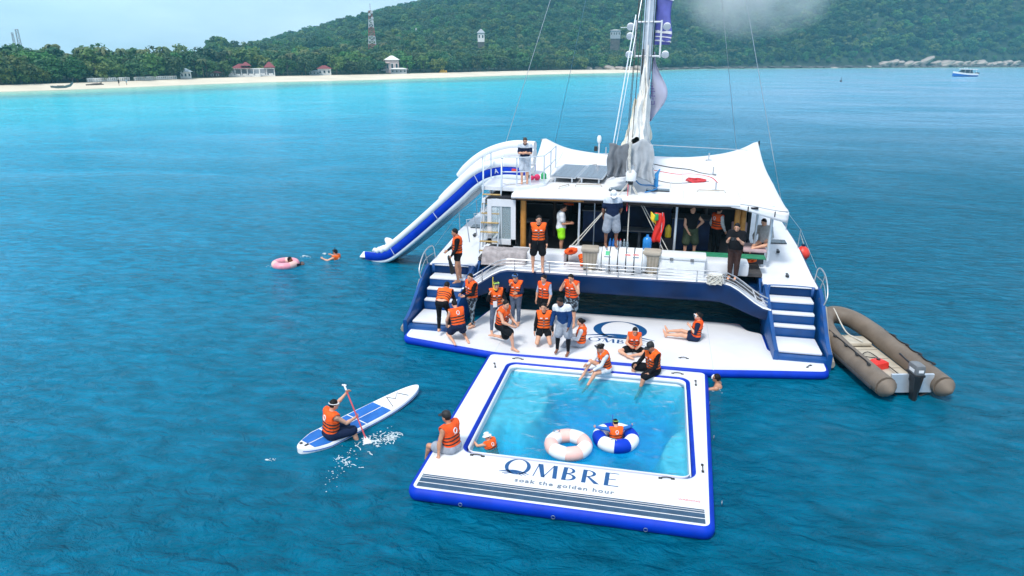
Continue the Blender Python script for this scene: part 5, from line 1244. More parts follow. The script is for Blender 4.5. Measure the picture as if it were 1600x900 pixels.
                bb = MB(); bb.tube([surf(J['mid'] + T * tt * s, fwd) for tt in (-.05, .03, .11, .19, .26)], .006 * s, 5); bb.build('zip', 'strap_black', v)
    # head gear
    HM = Matrix(HR.T.tolist())
    def hx(x, y, z): return Vector(hc2 + hrt * x * s + hd * y * s + hup * z * s - sh)
    if 'cap' in o:
        bb = MB(); V_ = []; 
        bb.lathe([(.088, .0), (.088, .035), (.075, .085), (.045, .108), (.012, .115)], (0, 0, 0), 16); bb.v = [tuple(hx(x, y * 1.16 - .005, z + .022)) for x, y, z in bb.v]
        n0 = len(bb.v); br = [(x, y) for x, y in ell(0, .085, .078, .105, 14, 0, PI)] + [(-.078, .085)]
        c2_ = MB(); c2_.prism(br, .022, .031); bb.add([tuple(hx(x, y, z - .10 * max(0, y - .1))) for x, y, z in c2_.v], c2_.f); bb.build('cap', o['cap'], rt, smooth=40)
    if 'bucket' in o:
        bb = MB(); bb.lathe([(.150, -.01), (.145, .0), (.092, .035), (.086, .095), (.05, .115), (.01, .118)], (0, 0, 0), 16); bb.v = [tuple(hx(x, y * 1.12 - .005, z + .018)) for x, y, z in bb.v]; bb.build('sun_hat', o['bucket'], rt, smooth=50)
    if 'mask' in o:
        up_ = o.get('mask_up', .0); bb = MB()
        bb.box((0, 0, 0), (.145, .035, .075), bev=.014); bb.v = [tuple(hx(x, y + .098 - up_ * .25, z + .008 + up_)) for x, y, z in bb.v]; mk = bb.build('dive_mask', o['mask'], rt, smooth=40)
        bb = MB(); bb.box((0, 0, 0), (.12, .012, .052), bev=.004); bb.v = [tuple(hx(x, y + .116 - up_ * .25, z + .008 + up_)) for x, y, z in bb.v]; bb.build('lens', 'mask_glass', mk)
        bb = MB(); bb.tube([hx(math.sin(a) * .086, math.cos(a) * .104 - .006, .012 + up_ * .9 - .01 * (1 - math.cos(a))) for a in np.linspace(.7, 2 * PI - .7, 14)], .009, 5, flat=.6); bb.build('mask_strap', o.get('strapm', 'black_rubber'), mk, smooth=60)
        if o.get('snorkel'):
            sx = o.get('snorkel_side', -1); bb = MB(); bb.tube(spline([hx(.0, .115, -.075), hx(.05 * sx, .11, -.10), hx(.095 * sx, .05, -.04), hx(.10 * sx, -.01, .10), hx(.09 * sx, -.05, .26)], 5), .012, 7); bb.build('snorkel', o['snorkel'], rt, smooth=60)
    if 'headband' in o:
        bb = MB(); bb.tube([hx(math.sin(a) * .082, math.cos(a) * .103, .030) for a in np.linspace(0, 2 * PI, 17)[:-1]], .013, 6, closed=True, flat=.7); bb.build('headband', o['headband'], rt, smooth=60)
    if 'face_mask' in o:
        bb = MB(); bb.grid(lambda u, v: tuple(hx((u - .5) * .13, .103 - .16 * (u - .5) ** 2 * 4 * .35, -.018 - .075 * v)), 6, 3); bb.build('face_mask', o['face_mask'], rt, smooth=180, solid=.006)
    if 'glasses' in o:
        bb = MB()
        for q in (-1, 1):
            c2_ = MB(); c2_.box((q * .034, .106, .008), (.054, .012, .036), bev=.004); c2_.box((q * .074, .06, .012), (.008, .09, .010)); bb.add([tuple(hx(*p)) for p in c2_.v], c2_.f)
        bb.build('sunglasses', 'black_plastic', rt)
    M4 = Matrix.Translation(loc) @ Matrix.Rotation(face, 4, 'Z')
    wp = {k_: M4 @ Vector(v_ - sh) for k_, v_ in J.items()}
    rt['_'] = 0; del rt['_']
    return rt, wp
# ------------------------------------------------------------------ the people on board, on the docks and in the water
def img(a): return math.radians(a) + YAW          # 0 looks away from the drone, 90 to its left, 180 at it, 270 to its right
FEET = ('aL', 'aR')
def P_(**k): return k
ARMS = dict(lu=(-.2, .05, -1), lf=(-.05, .25, -1), ru=(.2, .05, -1), rf=(.05, .25, -1))
SIT = dict(lfoot=(0, .6, -.6), rfoot=(0, .6, -.6))
KNEEL = dict(lt=(-.16, .86, -.42), ls=(.05, -1, -.16), rt=(.16, .86, -.42), rs=(-.05, -1, -.16), lfoot=(0, -1, -.25), rfoot=(0, -1, -.25), anchor=('kL', 'kR'))
W = {}
def man(key, *a, **k): W[key] = person(*a, **k)
man('boy', 'boy in navy shirt with pale shoulders leaning on the railing of the slide platform', (-3.28, 5.22, PZ), img(178), P_(torso=(0, .22, 1), lu=(-.15, .45, -1), lf=(.75, .55, .05), ru=(.15, .45, -1), rf=(-.75, .6, .12), look=(0, .8, -.5), anchor=FEET, lt=(.02, -.02, -1), rt=(.05, .06, -1)), dict(shirt='cl_navy', sleeve=.8, shoulder='cl_pale', shorts='cl_pale', shorts_len=.9, loose=.03), h=1.62, hair='hair_brown')
man('step', 'man in orange life vest and black briefs standing on the port stern steps', at(718, 441, 1.16), img(98), P_(lu=(-.22, .2, -1), lf=(-.05, .55, -.75), ru=(.2, .3, -1), rf=(-.1, .7, -.5), look=(.15, .9, -.2), anchor=FEET, lt=(-.05, .1, -1), ls=(0, -.1, -1), rt=(.08, -.12, -1), rs=(0, -.1, -1)), dict(sleeves='cl_black', vest=1, shorts='cl_black', shorts_len=.3, loose=.012), h=1.80, skin='skin_mid')
man('beam', 'young man in orange life vest and long black sleeves standing on the aft beam', at(840, 424, 1.76), img(180), P_(**ARMS, anchor=FEET, lt=(-.1, .02, -1), rt=(.14, .02, -1), look=(-.1, 1, -.25)), dict(sleeves='cl_black', vest=1, shorts='cl_black', shorts_len=.8, loose=.028), h=1.80)
man('neon', 'man in white T-shirt and neon green shorts standing in the shade of the cabin', at(876, 399, 1.71), img(268), P_(lu=(-.15, .1, -1), lf=(.2, .8, -.1), ru=(.2, .15, -1), rf=(-.25, .9, .0), anchor=FEET, look=(0, 1, -.25)), dict(shirt='cl_white', sleeve=.6, shirt_grow=.03, shorts='cl_neon', shorts_len=.6, loose=.03), h=1.76, skin='skin_mid')
man('crew', 'crewman in white cap and navy polo standing on the white life raft canister', (-.10, 2.70, 2.535), img(185), P_(lu=(-.32, -.12, -1), lf=(.15, -.45, -1), ru=(.32, -.12, -1), rf=(-.15, -.45, -1), anchor=FEET, look=(.1, .85, -.5), lt=(-.12, .05, -1), rt=(.16, .0, -1)), dict(shirt='cl_navy', sleeve=.6, shirt_grow=.028, shoulder='cl_pale', shorts='cl_grey', shorts_len=.9, loose=.04, cap='cool_white', face_mask='cl_white'), h=1.78, skin='skin_dark')
man('tank', 'man in black sleeveless top and olive shorts with one hand on his hip', at(1076, 404, 1.71), img(186), P_(lu=(-.75, -.05, -.8), lf=(.75, .3, -.55), ru=(.15, .1, -1), rf=(-.3, .6, -.8), anchor=FEET, look=(.05, 1, -.1), lt=(-.16, .05, -1), rt=(.12, .02, -1)), dict(shirt='cl_black', sleeve=0, shirt_grow=.022, shorts='cl_green', shorts_len=.85, loose=.04), h=1.80, skin='skin_fair')
man('inside', 'person in orange vest with white sleeves and black leggings looking into the cabin', at(1112, 404, 1.71) + Vector((.1, .3, 0)), img(300), P_(lu=(-.35, -.1, -1), lf=(.0, .5, -1), ru=(.2, .1, -1), rf=(0, .5, -.8), anchor=FEET, look=(-.2, 1, -.2)), dict(sleeves='cl_white', vest=1, leggings='cl_black'), h=1.70, slim=.94, hl='bun')
man('photo', 'man in black T-shirt and brown trousers holding up a camera at the starboard rail', at(1144, 436, 1.70), img(150), P_(lu=(-.15, .45, -1), lf=(.25, .85, .55), ru=(.15, .45, -1), rf=(-.25, .85, .5), anchor=FEET, look=(0, .9, -.35)), dict(shirt='cl_black', sleeve=.6, shirt_grow=.03, trousers='cl_brown'), h=1.76)
man('bench', 'young man with pale towel jacket and bare legs sitting under the starboard awning', at(1193, 383, 2.22), img(140), P_(torso=(.1, -.15, 1), lt=(-.35, .9, .05), ls=(.85, .45, -.25), rt=(.15, .95, -.1), rs=(.12, .05, -1), lu=(-.45, .3, -1), lf=(.2, .9, -.25), ru=(.4, .35, -1), rf=(-.3, .8, -.2), look=(.2, .9, -.45), anchor='hips', rest=lambda j: -.112, **SIT), dict(shirt='cl_towel', sleeve=2, shirt_grow=.02, briefs='cl_black'), h=1.76)
man('legg', 'person in orange vest with black sleeves and grey patterned leggings by the port steps', at(739, 510, .215), img(125), P_(lu=(-.2, .35, -1), lf=(.35, .85, -.15), ru=(.2, .35, -1), rf=(-.4, .85, -.2), look=(-.35, .9, -.15), anchor=FEET, lt=(-.05, .16, -1), ls=(0, -.05, -1), rt=(.06, -.12, -1), rs=(0, -.12, -1)), dict(sleeves='cl_black', vest=1, leggings='cl_pattern'), h=1.74)
man('bend', 'person in black wetsuit and orange vest bending over the port boarding steps', at(686, 519, .33), img(352), P_(torso=(.05, .88, .42), lt=(-.08, .25, -1), ls=(0, -.18, -1), rt=(.12, .6, -.8), rs=(.05, -.35, -.9), lu=(-.15, .25, -1), lf=(-.05, .3, -1), ru=(.3, .2, -1), rf=(.05, .15, -1), look=(0, .85, -.5), anchor='aL'), dict(sleeves='cl_black', vest=1, leggings='cl_black', logo=False), h=1.74)
man('kneelb', 'bare-armed person in navy shorts and orange vest kneeling with back turned', at(712, 527, .215), img(22), P_(torso=(-.08, .28, 1), lu=(-.35, .25, -1), lf=(.1, .5, -.8), ru=(.25, .4, -.9), rf=(-.2, .8, -.3), look=(-.1, .9, -.35), **{**KNEEL, 'lt': (-.38, .62, -.7), 'rt': (.28, .62, -.7)}), dict(vest=1, shorts='cl_navy', shorts_len=.6, loose=.03), h=1.72)
man('green', 'smiling woman in orange vest with lime green mask and yellow snorkel on her forehead', at(777, 520, .215), img(188), P_(torso=(.05, .1, 1), lu=(-.4, .15, -1), lf=(.25, .75, .1), ru=(.35, .1, -1), rf=(-.15, .45, .9), look=(-.05, 1, -.2), anchor=FEET, lt=(-.18, .05, -1), ls=(-.05, -.1, -1), rt=(.16, .14, -1), rs=(.02, -.08, -1)), dict(sleeves='cl_black', vest=1, leggings='cl_steel', mask='mask_green', mask_up=.075, strapm='mask_green', snorkel='yellow', snorkel_side=1), h=1.68, slim=.93, hl='bun')
man('bluem', 'person in navy sleeves and orange vest with blue mask pushed up on forehead', at(806, 507, .215), img(168), P_(lu=(-.2, .3, -1), lf=(.5, .8, .1), ru=(.35, .3, -1), rf=(-.45, .35, 1), look=(.15, .95, -.3), anchor=FEET), dict(sleeves='cl_navy', vest=1, leggings='cl_steel', mask='mask_blue', mask_up=.075, strapm='mask_blue'), h=1.68, slim=.95)
man('lunge', 'bare-armed man in orange vest and black shorts down on one knee on the dock', at(796, 543, .215), img(238), P_(torso=(.08, .22, 1), rt=(.15, .95, -.25), rs=(.0, .12, -1), lt=(-.12, .10, -1), ls=(-.15, -1, -.12), lfoot=(-.1, -1, -.2), rfoot=(0, 1, -.12), lu=(-.2, .25, -1), lf=(.3, .8, -.4), ru=(.3, .55, -.9), rf=(-.4, .7, -.35), look=(.25, .9, -.3), anchor=('kL', 'aR')), dict(vest=1, shorts='cl_black', shorts_len=.85, loose=.03), h=1.80)
man('kneelf', 'smiling person in orange vest and black sleeves kneeling upright facing the pool', at(849, 543, .215), img(176), P_(torso=(0, -.05, 1), lu=(-.22, .1, -1), lf=(-.12, .22, -1), ru=(.22, .1, -1), rf=(.12, .22, -1), look=(.2, .95, -.15), **{**KNEEL, 'lt': (-.22, .55, -.80), 'rt': (.22, .55, -.80)}), dict(sleeves='cl_black', vest=1, shorts='cl_black', shorts_len=.35, loose=.015), h=1.72, slim=.94, hl='bun')
man('white', 'woman in orange vest over white short sleeves standing with dark hair tied back', at(850, 510, .215), img(150), P_(lu=(-.25, .1, -1), lf=(.05, .5, -1), ru=(.3, .0, -1), rf=(.05, .2, -1), look=(.15, .95, -.2), anchor=FEET), dict(sleeves='cl_sky', sleeve=.6, vest=1, shorts='cl_black', shorts_len=.45, loose=.02), h=1.68, slim=.92, hl='bun')
man('mouth', 'bare-armed man in orange vest standing with both hands raised to his mouth', at(892, 511, .215), img(150), P_(torso=(0, .06, 1), lu=(-.4, .55, -.75), lf=(.45, .25, 1), ru=(.4, .55, -.75), rf=(-.5, .3, 1), look=(0, .9, -.4), anchor=FEET), dict(vest=1, shorts='cl_pattern', shorts_len=.7, loose=.03), h=1.76)
man('walk', 'crewman in navy and white shirt, grey shorts and black leggings striding across the dock', at(879, 553, .215), img(158), P_(torso=(.12, .25, 1), lt=(-.1, .12, -1), ls=(0, -.05, -1), rt=(.12, .30, -1), rs=(.1, -.25, -1), lu=(-.3, .15, -1), lf=(.12, .3, -1), ru=(.25, -.05, -1), rf=(.15, .3, -1), look=(.3, .85, -.4), anchor=FEET), dict(shirt='cl_blue', sleeve=2, shirt_grow=.022, shoulder='cl_white', shorts='cl_grey', shorts_len=.8, loose=.032, half_leggings='cl_black'), h=1.76, skin='skin_dark')
man('sitw', 'woman in orange vest with white sleeves and grey leggings sitting beside the ring emblem', at(907, 541, .215), img(78), P_(torso=(0, -.05, 1), lt=(-.2, .95, .12), ls=(.0, .35, -.5), rt=(.35, .85, .30), rs=(-.1, .1, -.9), lu=(-.2, .35, -1), lf=(.1, .9, .1), ru=(.25, .4, -1), rf=(-.1, .9, .0), look=(0, .95, -.1), anchor='hips', rest=lambda j: -.115, lfoot=(0, .8, -.4), rfoot=(0, .8, -.3)), dict(sleeves='cl_white', vest=1, leggings='cl_grey'), h=1.66, slim=.92, hl='bun')
man('girl', 'person in orange vest and white long sleeves sitting with feet dangling in the pool', at(946, 581, .25), img(112), P_(torso=(0, .25, 1), lt=(-.15, .98, -.02), ls=(.05, .5, -.85), rt=(.3, .85, .45), rs=(-.05, .45, -.75), lu=(-.1, .55, -.9), lf=(.15, .85, -.5), ru=(.2, .55, -.9), rf=(-.1, .9, -.35), look=(.0, .85, -.5), anchor='hips', rest=lambda j: -.115, **SIT), dict(sleeves='cl_white', vest=1, shorts='cl_white', shorts_len=.4, loose=.015, mask='black_plastic', mask_up=.10), h=1.64, slim=.92, hl='bun')
man('edge', 'man in black cap, black sleeves and orange vest sitting on the pool edge', at(1020, 582, .25), img(120), P_(torso=(0, .12, 1), lt=(-.12, .98, -.12), ls=(.0, .3, -.95), rt=(.55, .8, .1), rs=(-.15, .25, -.9), lu=(-.2, .3, -1), lf=(.1, .7, -.55), ru=(.3, .45, -.9), rf=(-.2, .8, -.3), look=(.05, .9, -.4), anchor='hips', rest=lambda j: -.115, **SIT), dict(sleeves='cl_black', vest=1, shorts='cl_black', shorts_len=.9, loose=.03, cap='black_rubber', snorkel=None), h=1.76, skin='skin_mid')
man('boyd', 'bare-armed boy in orange vest sitting with folded legs to the right of the ring emblem', at(990, 549, .215), img(170), P_(torso=(0, .12, 1), lt=(-.65, .72, .0), ls=(.75, .35, -.05), rt=(.75, .6, -.02), rs=(-.55, .7, -.05), lu=(-.2, .3, -1), lf=(.35, .85, -.05), ru=(.25, .25, -1), rf=(-.45, .75, .0), look=(-.05, .8, -.55), anchor='hips', rest=lambda j: -.115, lfoot=(.8, .3, -.1), rfoot=(-.8, .4, -.1)), dict(vest=1, shorts='cl_black', shorts_len=.5, loose=.02), h=1.56, slim=.92)
man('legs', 'person in orange vest and dark swimsuit sitting with bare legs stretched out on the dock', at(1086, 531, .215), img(72), P_(torso=(0, -.12, 1), lt=(-.1, .98, .14), ls=(.02, .98, -.12), rt=(.14, .96, .2), rs=(.12, .96, -.2), lu=(-.2, .2, -1), lf=(.4, .75, .75), ru=(.25, -.1, -1), rf=(-.1, .45, -.9), look=(-.45, .85, .05), anchor='hips', rest=lambda j: -.115, lfoot=(0, .3, .8), rfoot=(.1, .3, .8)), dict(suit='cl_navy', sleeves='cl_navy', sleeve=.6, vest=1, shorts='cl_navy', shorts_len=.35, mask='print_white', hl=1), h=1.70, slim=.96, hl='bun')
man('swim', 'bare-shouldered swimmer in white mask holding on to the boarding dock', at(1121, 606, 0) + Vector((0, .05, -.42)), img(62), P_(lu=(-.3, .8, -.2), lf=(.2, .9, .35), ru=(.35, .5, -.6), rf=(0, .8, .3), look=(.1, 1, .05), anchor='hips', rest=0.), dict(mask='print_white', shorts='cl_black'), h=1.74, skin='skin_mid')
man('left', 'man in black cap and orange vest sitting on the left side of the pool platform', at(706, 704, .25), img(52), P_(torso=(-.05, .08, 1), lt=(-.42, .92, .0), ls=(0, .25, -.95), rt=(.2, .98, -.02), rs=(0, .2, -1), lu=(-.42, .08, -1), lf=(-.12, .0, -1), lhand=(-.4, -.45, -.55), lpalm=(0, 0, -1), ru=(.35, .25, -.9), rf=(-.1, .7, -.5), look=(-.1, .95, -.1), anchor='hips', rest=lambda j: -.115, **SIT), dict(vest=1, shorts='cl_grey', shorts_len=.6, loose=.03, cap='black_rubber'), h=1.76, skin='skin_mid')
man('child', 'small child in white sun hat and orange vest floating in the pool', at(770, 699, .05) + Vector((0, 0, -.18)), img(40), P_(torso=(-.12, .3, 1), lu=(-.5, .7, -.3), lf=(.1, .9, .3), ru=(.5, .6, -.4), rf=(0, .9, .2), look=(-.15, .9, -.35), anchor='hips', rest=0.), dict(vest=1, shorts='cl_navy', bucket='cool_white'), h=1.15, vox=.0115)
man('ringc', 'child in blue top and orange vest sitting inside the blue and white swim ring', (bl.location.x, bl.location.y + .02, .06), img(5), P_(torso=(0, .2, 1), lu=(-.9, .25, .05), lf=(-.5, .75, -.25), ru=(.9, .25, .05), rf=(.5, .75, -.25), lt=(-.2, .9, -.3), ls=(0, .4, -.8), rt=(.2, .9, -.3), rs=(0, .4, -.8), look=(0, .9, -.4), anchor='chest', rest=0.), dict(sleeves='sup_blue', vest=1, shorts='cl_navy', mask='mask_blue', mask_up=.06, strapm='mask_green', snorkel='mask_blue'), h=1.18, vox=.0115)
man('pad', 'bare-armed man with white headband and orange vest sitting on the paddle board', at(518, 683, .10), img(312), P_(torso=(.05, .10, 1), lu=(-.1, .85, .25), lf=(.25, .75, .75), ru=(.25, .75, -.7), rf=(-.25, .95, .05), lt=(-.1, .99, -.05), ls=(.1, .2, -.9), rt=(.35, .93, .08), rs=(.22, .15, -.95), look=(.12, .95, -.15), anchor='hips', rest=lambda j: -.112, lpalm=(1, 0, 0), curl=1.0, **SIT), dict(vest=1, shorts='cl_navy', shorts_len=.95, loose=.03, headband='print_white'), h=1.78)
man('pink', 'dark-haired swimmer in black sleeves lying in the pink ring with an arm stretched out', (hp.location.x, hp.location.y, -.38), img(282), P_(torso=(0, .3, 1), lu=(-.4, .6, -.2), lf=(.2, .8, .1), ru=(.25, .95, .1), rf=(.05, 1, .05), look=(.1, .95, .0), anchor='hips', rest=0.), dict(shirt='cl_black', sleeve=2, shorts='cl_black'), h=1.70, skin='skin_dark')
man('far', 'distant swimmer in orange vest floating near the foot of the slide', at(522, 404, 0) + Vector((0, 0, -.34)), img(70), P_(torso=(0, -.25, 1), lu=(-.5, .6, -.3), lf=(.1, .8, .2), ru=(.5, .6, -.3), rf=(-.1, .8, .2), look=(0, 1, .1), anchor='hips', rest=0.), dict(vest=1, shorts='cl_black', mask='black_plastic', mask_up=.05, snorkel='black_plastic'), h=1.70)
# ------------------------------------------------------------------ gear on the aft deck
cn = thing('life_raft_canister', 'white ribbed life raft canister with green and red stickers lying on the aft deck', 'life raft', (.27, 2.76, 2.13))
RX = Matrix.Rotation(PI / 2, 3, 'Y')
for k in range(5):
    b = MB(); x0 = -.60 + .245 * k; b.lathe([(.34, x0), (.385, x0 + .012), (.385, x0 + .218), (.34, x0 + .23)], (0, 0, 0), 28, R=RX); b.build('shell', 'cool_white', cn, smooth=40)
    b = MB(); b.lathe([(.372, x0 + .23), (.392, x0 + .231), (.392, x0 + .244), (.372, x0 + .245)], (0, 0, 0), 28, R=RX)
    if k < 4: b.build('band', 'grey_plastic', cn, smooth=40)
for sg in (-1, 1):
    b = MB(); b.lathe([(.34, .0), (.36, .02), (.26, .12), (.05, .15)], (sg * .62, 0, 0), 24, R=RX if sg > 0 else Matrix.Rotation(-PI / 2, 3, 'Y')); b.build('end_cap', 'cool_white', cn, smooth=40)
def sticker(x, w, a0, a1, m):
    b = MB(); b.grid(lambda u, v: (x + w * (u - .5), -.389 * math.cos(a0 + (a1 - a0) * v), .389 * math.sin(a0 + (a1 - a0) * v)), 1, 4); b.build('sticker', m, cn)
sticker(-.43, .13, .55, .92, 'print_green'); sticker(-.43, .20, .40, .48, 'print_grey'); sticker(.18, .17, .62, .74, 'print_red'); sticker(.18, .10, .90, .96, 'print_grey'); sticker(.42, .18, .45, .56, 'print_grey'); sticker(.42, .17, .66, .78, 'print_red')
b = MB(); b.box((-.35, 0, -.37), (.08, .6, .05)); b.box((.35, 0, -.37), (.08, .6, .05)); b.build('cradle', 'grey_plastic', cn)
def bin_(x, y, label, rz):
    t = thing('rubbish_bin', label, 'bin', (x, y, 1.76), rz, 'beige lidded bins on the aft deck')
    b = MB(); b.loft([[(sx * w / 2, sy * d / 2, z) for sx, sy in ((-1, -1), (1, -1), (1, 1), (-1, 1))] for z, w, d in ((0, .36, .34), (.60, .46, .44))]); b.build('bin_body', 'bin_beige', t)
    for k in range(5):
        b = MB(); x_ = -.16 + .08 * k; b.loft([[(x_ - .018, -.17 - .006, .03), (x_ + .018, -.176, .03), (x_ + .018, -.155, .03), (x_ - .018, -.155, .03)], [((x_ * 1.25) - .02, -.225 - .006, .58), ((x_ * 1.25) + .02, -.231, .58), ((x_ * 1.25) + .02, -.205, .58), ((x_ * 1.25) - .02, -.205, .58)]]); b.build('rib', 'bin_rib', t)
    b = MB(); b.box((0, 0, .66), (.54, .52, .12), bev=.05); b.build('lid', 'bin_beige', t, smooth=40)
    b = MB(); b.box((-.13, -.02, .02), (.1, .42, .06), bev=.02); b.box((.13, -.02, .02), (.1, .42, .06), bev=.02); b.build('foot', 'black_plastic', t)
bin_(-.72, 2.78, 'beige ribbed bin with closed lid to the left of the life raft canister', .05); bin_(1.16, 2.78, 'beige ribbed bin with closed lid between the life raft canister and the cool box', -.05)
t = thing('cool_box', 'big white cool box with raised lid edge behind the aft railing', 'cool box', (2.05, 2.95, 1.755), -.03)
b = MB(); b.box((0, 0, .25), (1.36, .62, .50), bev=.04); b.build('box_body', 'cool_white', t, smooth=40); b = MB(); b.box((0, 0, .56), (1.42, .68, .12), bev=.04); b.build('lid', 'cool_white', t, smooth=40)
for x in (-.3, .3): 
    b = MB(); b.box((x, -.345, .52), (.10, .03, .09), bev=.01); b.build('latch', 'grey_plastic', t)
t = thing('water_bottle', 'blue water dispenser bottle standing behind the life raft canister', 'water bottle', (.98, 3.72, 2.22)); b = MB(); b.lathe([(.13, 0), (.14, .03), (.14, .32), (.11, .40), (.04, .44), (.04, .50)], (0, 0, 0), 18); b.build('bottle', 'bottle_blue', t, smooth=50)
for i, x in enumerate((.02, .24, .46)):
    t = thing('bottle_crate', ['pack of clear water bottles behind the canister under the crewman', 'pack of water bottles with red caps beside the crewman', 'pack of water bottles nearest the blue dispenser bottle'][i], 'bottle pack', (x - .15, 3.72, 2.22))
    b = MB(); b.box((0, 0, .02), (.20, .24, .04)); b.build('tray', 'cool_white', t)
    for q in range(4):
        b = MB(); b.lathe([(.04, .04), (.043, .06), (.043, .2), (.015, .26), (.015, .28)], (-.05 + .10 * (q % 2), -.06 + .12 * (q // 2), 0), 9); bo = b.build('bottle', ('sup_blue', 'cl_pale', 'clear_vinyl')[i % 3], t, smooth=50)
        c = MB(); c.lathe([(.017, .275), (.017, .30)], (-.05 + .10 * (q % 2), -.06 + .12 * (q // 2), 0), 8); c.build('cap', ('bottle_blue', 'tank_red', 'cool_white')[i], bo)
t = thing('hanging_flag', 'small red, yellow and green flag hanging by the centre post', 'flag', (1.25, 4.0, 2.75)); b = MB(); b.grid(lambda u, v: (.28 * u - .1 + .05 * math.sin(v * 5), .05 * math.sin(u * 8 + v * 3), .62 - .95 * v), 10, 12); b.build('red_cloth', 'tank_red', t, smooth=180, solid=.006)
b = MB(); b.grid(lambda u, v: (-.22 + .18 * u, -.03 + .04 * math.sin(u * 7 + v * 2), .66 - .26 * v - .15 * u), 8, 6); b.build('yellow_cloth', 'yellow', t, smooth=180, solid=.006); b = MB(); b.grid(lambda u, v: (-.12 + .14 * u, -.06 + .03 * math.sin(u * 9), .60 - .22 * v), 8, 6); b.build('green_cloth', 'pendant_green', t, smooth=180, solid=.006)
b = MB(); b.tube([(.14, .02, -.9), (.14, .02, .64)], .012, 6); b.build('staff', 'alloy', t)
t = thing('yellow_canister', 'yellow gas canister standing by the right-hand cabin post', 'canister', (1.62, 4.9, 2.38)); b = MB(); b.lathe([(.09, 0), (.10, .03), (.10, .30), (.06, .38), (.03, .42)], (0, 0, 0), 14); b.build('tank', 'yellow', t, smooth=50); b = MB(); b.box((0, 0, -.34), (.3, .3, .68)); b.build('stand', 'cabin_dark', t)
t = thing('covered_bench', 'bench on the port side draped with a grey-brown carpet', 'bench', (-3.55, 3.0, 1.75)); b = MB(); b.grid(lambda u, v: (-.65 + 1.45 * u, -.1 - .18 * sstep(.45, .6, v) + .5 * (1 - v) + .02 * fbm(u * 4, v * 4), .38 - .42 * sstep(.45, 1, v) + .02 * fbm(u * 5, v * 6, 2)), 24, 20); b.build('carpet', 'carpet_grey', t, smooth=180, solid=.03); b = MB(); b.box((.07, .15, .16), (1.35, .42, .32)); b.build('seat', 'wood_dark', t)
def loose_vest(label, loc, rot, src='white', scl=1.):
    src_v = next(c for c in W[src][0].children if c.name.startswith('life_vest')); t = thing('life_vest', label, 'life vest', loc)
    t.rotation_euler = rot; v = bpy.data.objects.new('jacket', src_v.data); COL.objects.link(v); v.parent = t
    co = np.array([q.co[:] for q in src_v.data.vertices]); v.location = tuple(-co.mean(0)); t.scale = (scl, scl * .75, scl)
    for ch in src_v.children:
        if ch.name.startswith('strap'): c = ch.copy(); COL.objects.link(c); c.parent = v
loose_vest('orange life vest hung high at the back left of the saloon', (-1.95, 6.9, 3.15), (.1, 0, 3.0)); loose_vest('orange life vest thrown over the white locker left of the bins', (-1.35, 3.1, 2.22), (-1.25, .2, 3.3)); loose_vest('orange life vest slumped on the deck behind the left bin', (-.95, 3.05, 2.0), (.3, .5, 2.6), scl=.8); loose_vest('orange life vest lying under the starboard bench', (4.15, 4.15, 1.95), (-1.3, 0, 3.6), scl=.8)
t = thing('cockpit_bench', 'pink-cushioned bench under the starboard awning with a young man on it', 'bench', (4.35, 4.95, 1.72), .0); b = MB(); b.box((0, 0, .44), (.72, .9, .10), bev=.04); b.build('cushion', 'seat_pink', t, smooth=40); b = MB(); b.box((0, 0, .2), (.6, .8, .38)); b.build('base', 'cabin_dark', t); b = MB(); b.box((-.42, .75, .75), (.5, .12, .7), (-.2, 0, 0), bev=.04); b.build('back_cushion', 'seat_pink', t, smooth=40)
ph = W['photo'][1]; hm = (ph['wL'] + ph['wR']) / 2; fd = Vector((-math.sin(img(150)), math.cos(img(150)), 0))
t = thing('camera', 'small black camera held up by the man in the black T-shirt', 'camera', hm + fd * .10 + Vector((0, 0, .05)), img(150)); b = MB(); b.box((0, 0, 0), (.15, .05, .09), bev=.012); b.build('camera_body', 'black_plastic', t, smooth=30); b = MB(); b.lathe([(.03, 0), (.03, .06), (.026, .065)], (0, .02, 0), 12, R=Matrix.Rotation(-PI / 2, 3, 'X')); b.build('lens', 'dark_metal', t, smooth=40)
st = W['step'][1]; t = thing('swim_fins', 'black swim fins dangling from the hand of the man on the stern steps', 'swim fins', st['wL'] + Vector((-.05, -.02, -.12)), 1.2)
for q in (-1, 1):
    b = MB(); b.prism([(-.05, .0), (.05, .0), (.09, -.42), (.0, -.46), (-.09, -.42)], -.008, .008); o = b.build('fin', 'black_rubber', t); o.rotation_euler = (1.35, .12 * q, .2 * q); b = MB(); b.ball((0, .05, 0), (.055, .11, .045), 8); o2 = b.build('foot_pocket', 'black_rubber', o, smooth=60)
t = thing('phone_pouch', 'clear phone pouch hanging on the chest of the woman with the lime mask', 'phone pouch', (W['green'][1]['mid'] + W['green'][1]['chest']) / 2 + Vector((.02, -.26, -.12)), img(188)); b = MB(); b.box((0, 0, 0), (.10, .014, .17), bev=.005); b.build('pouch', 'mask_glass', t); b = MB(); b.box((0, .004, 0), (.115, .008, .185), bev=.003); b.build('frame', 'print_white', t)
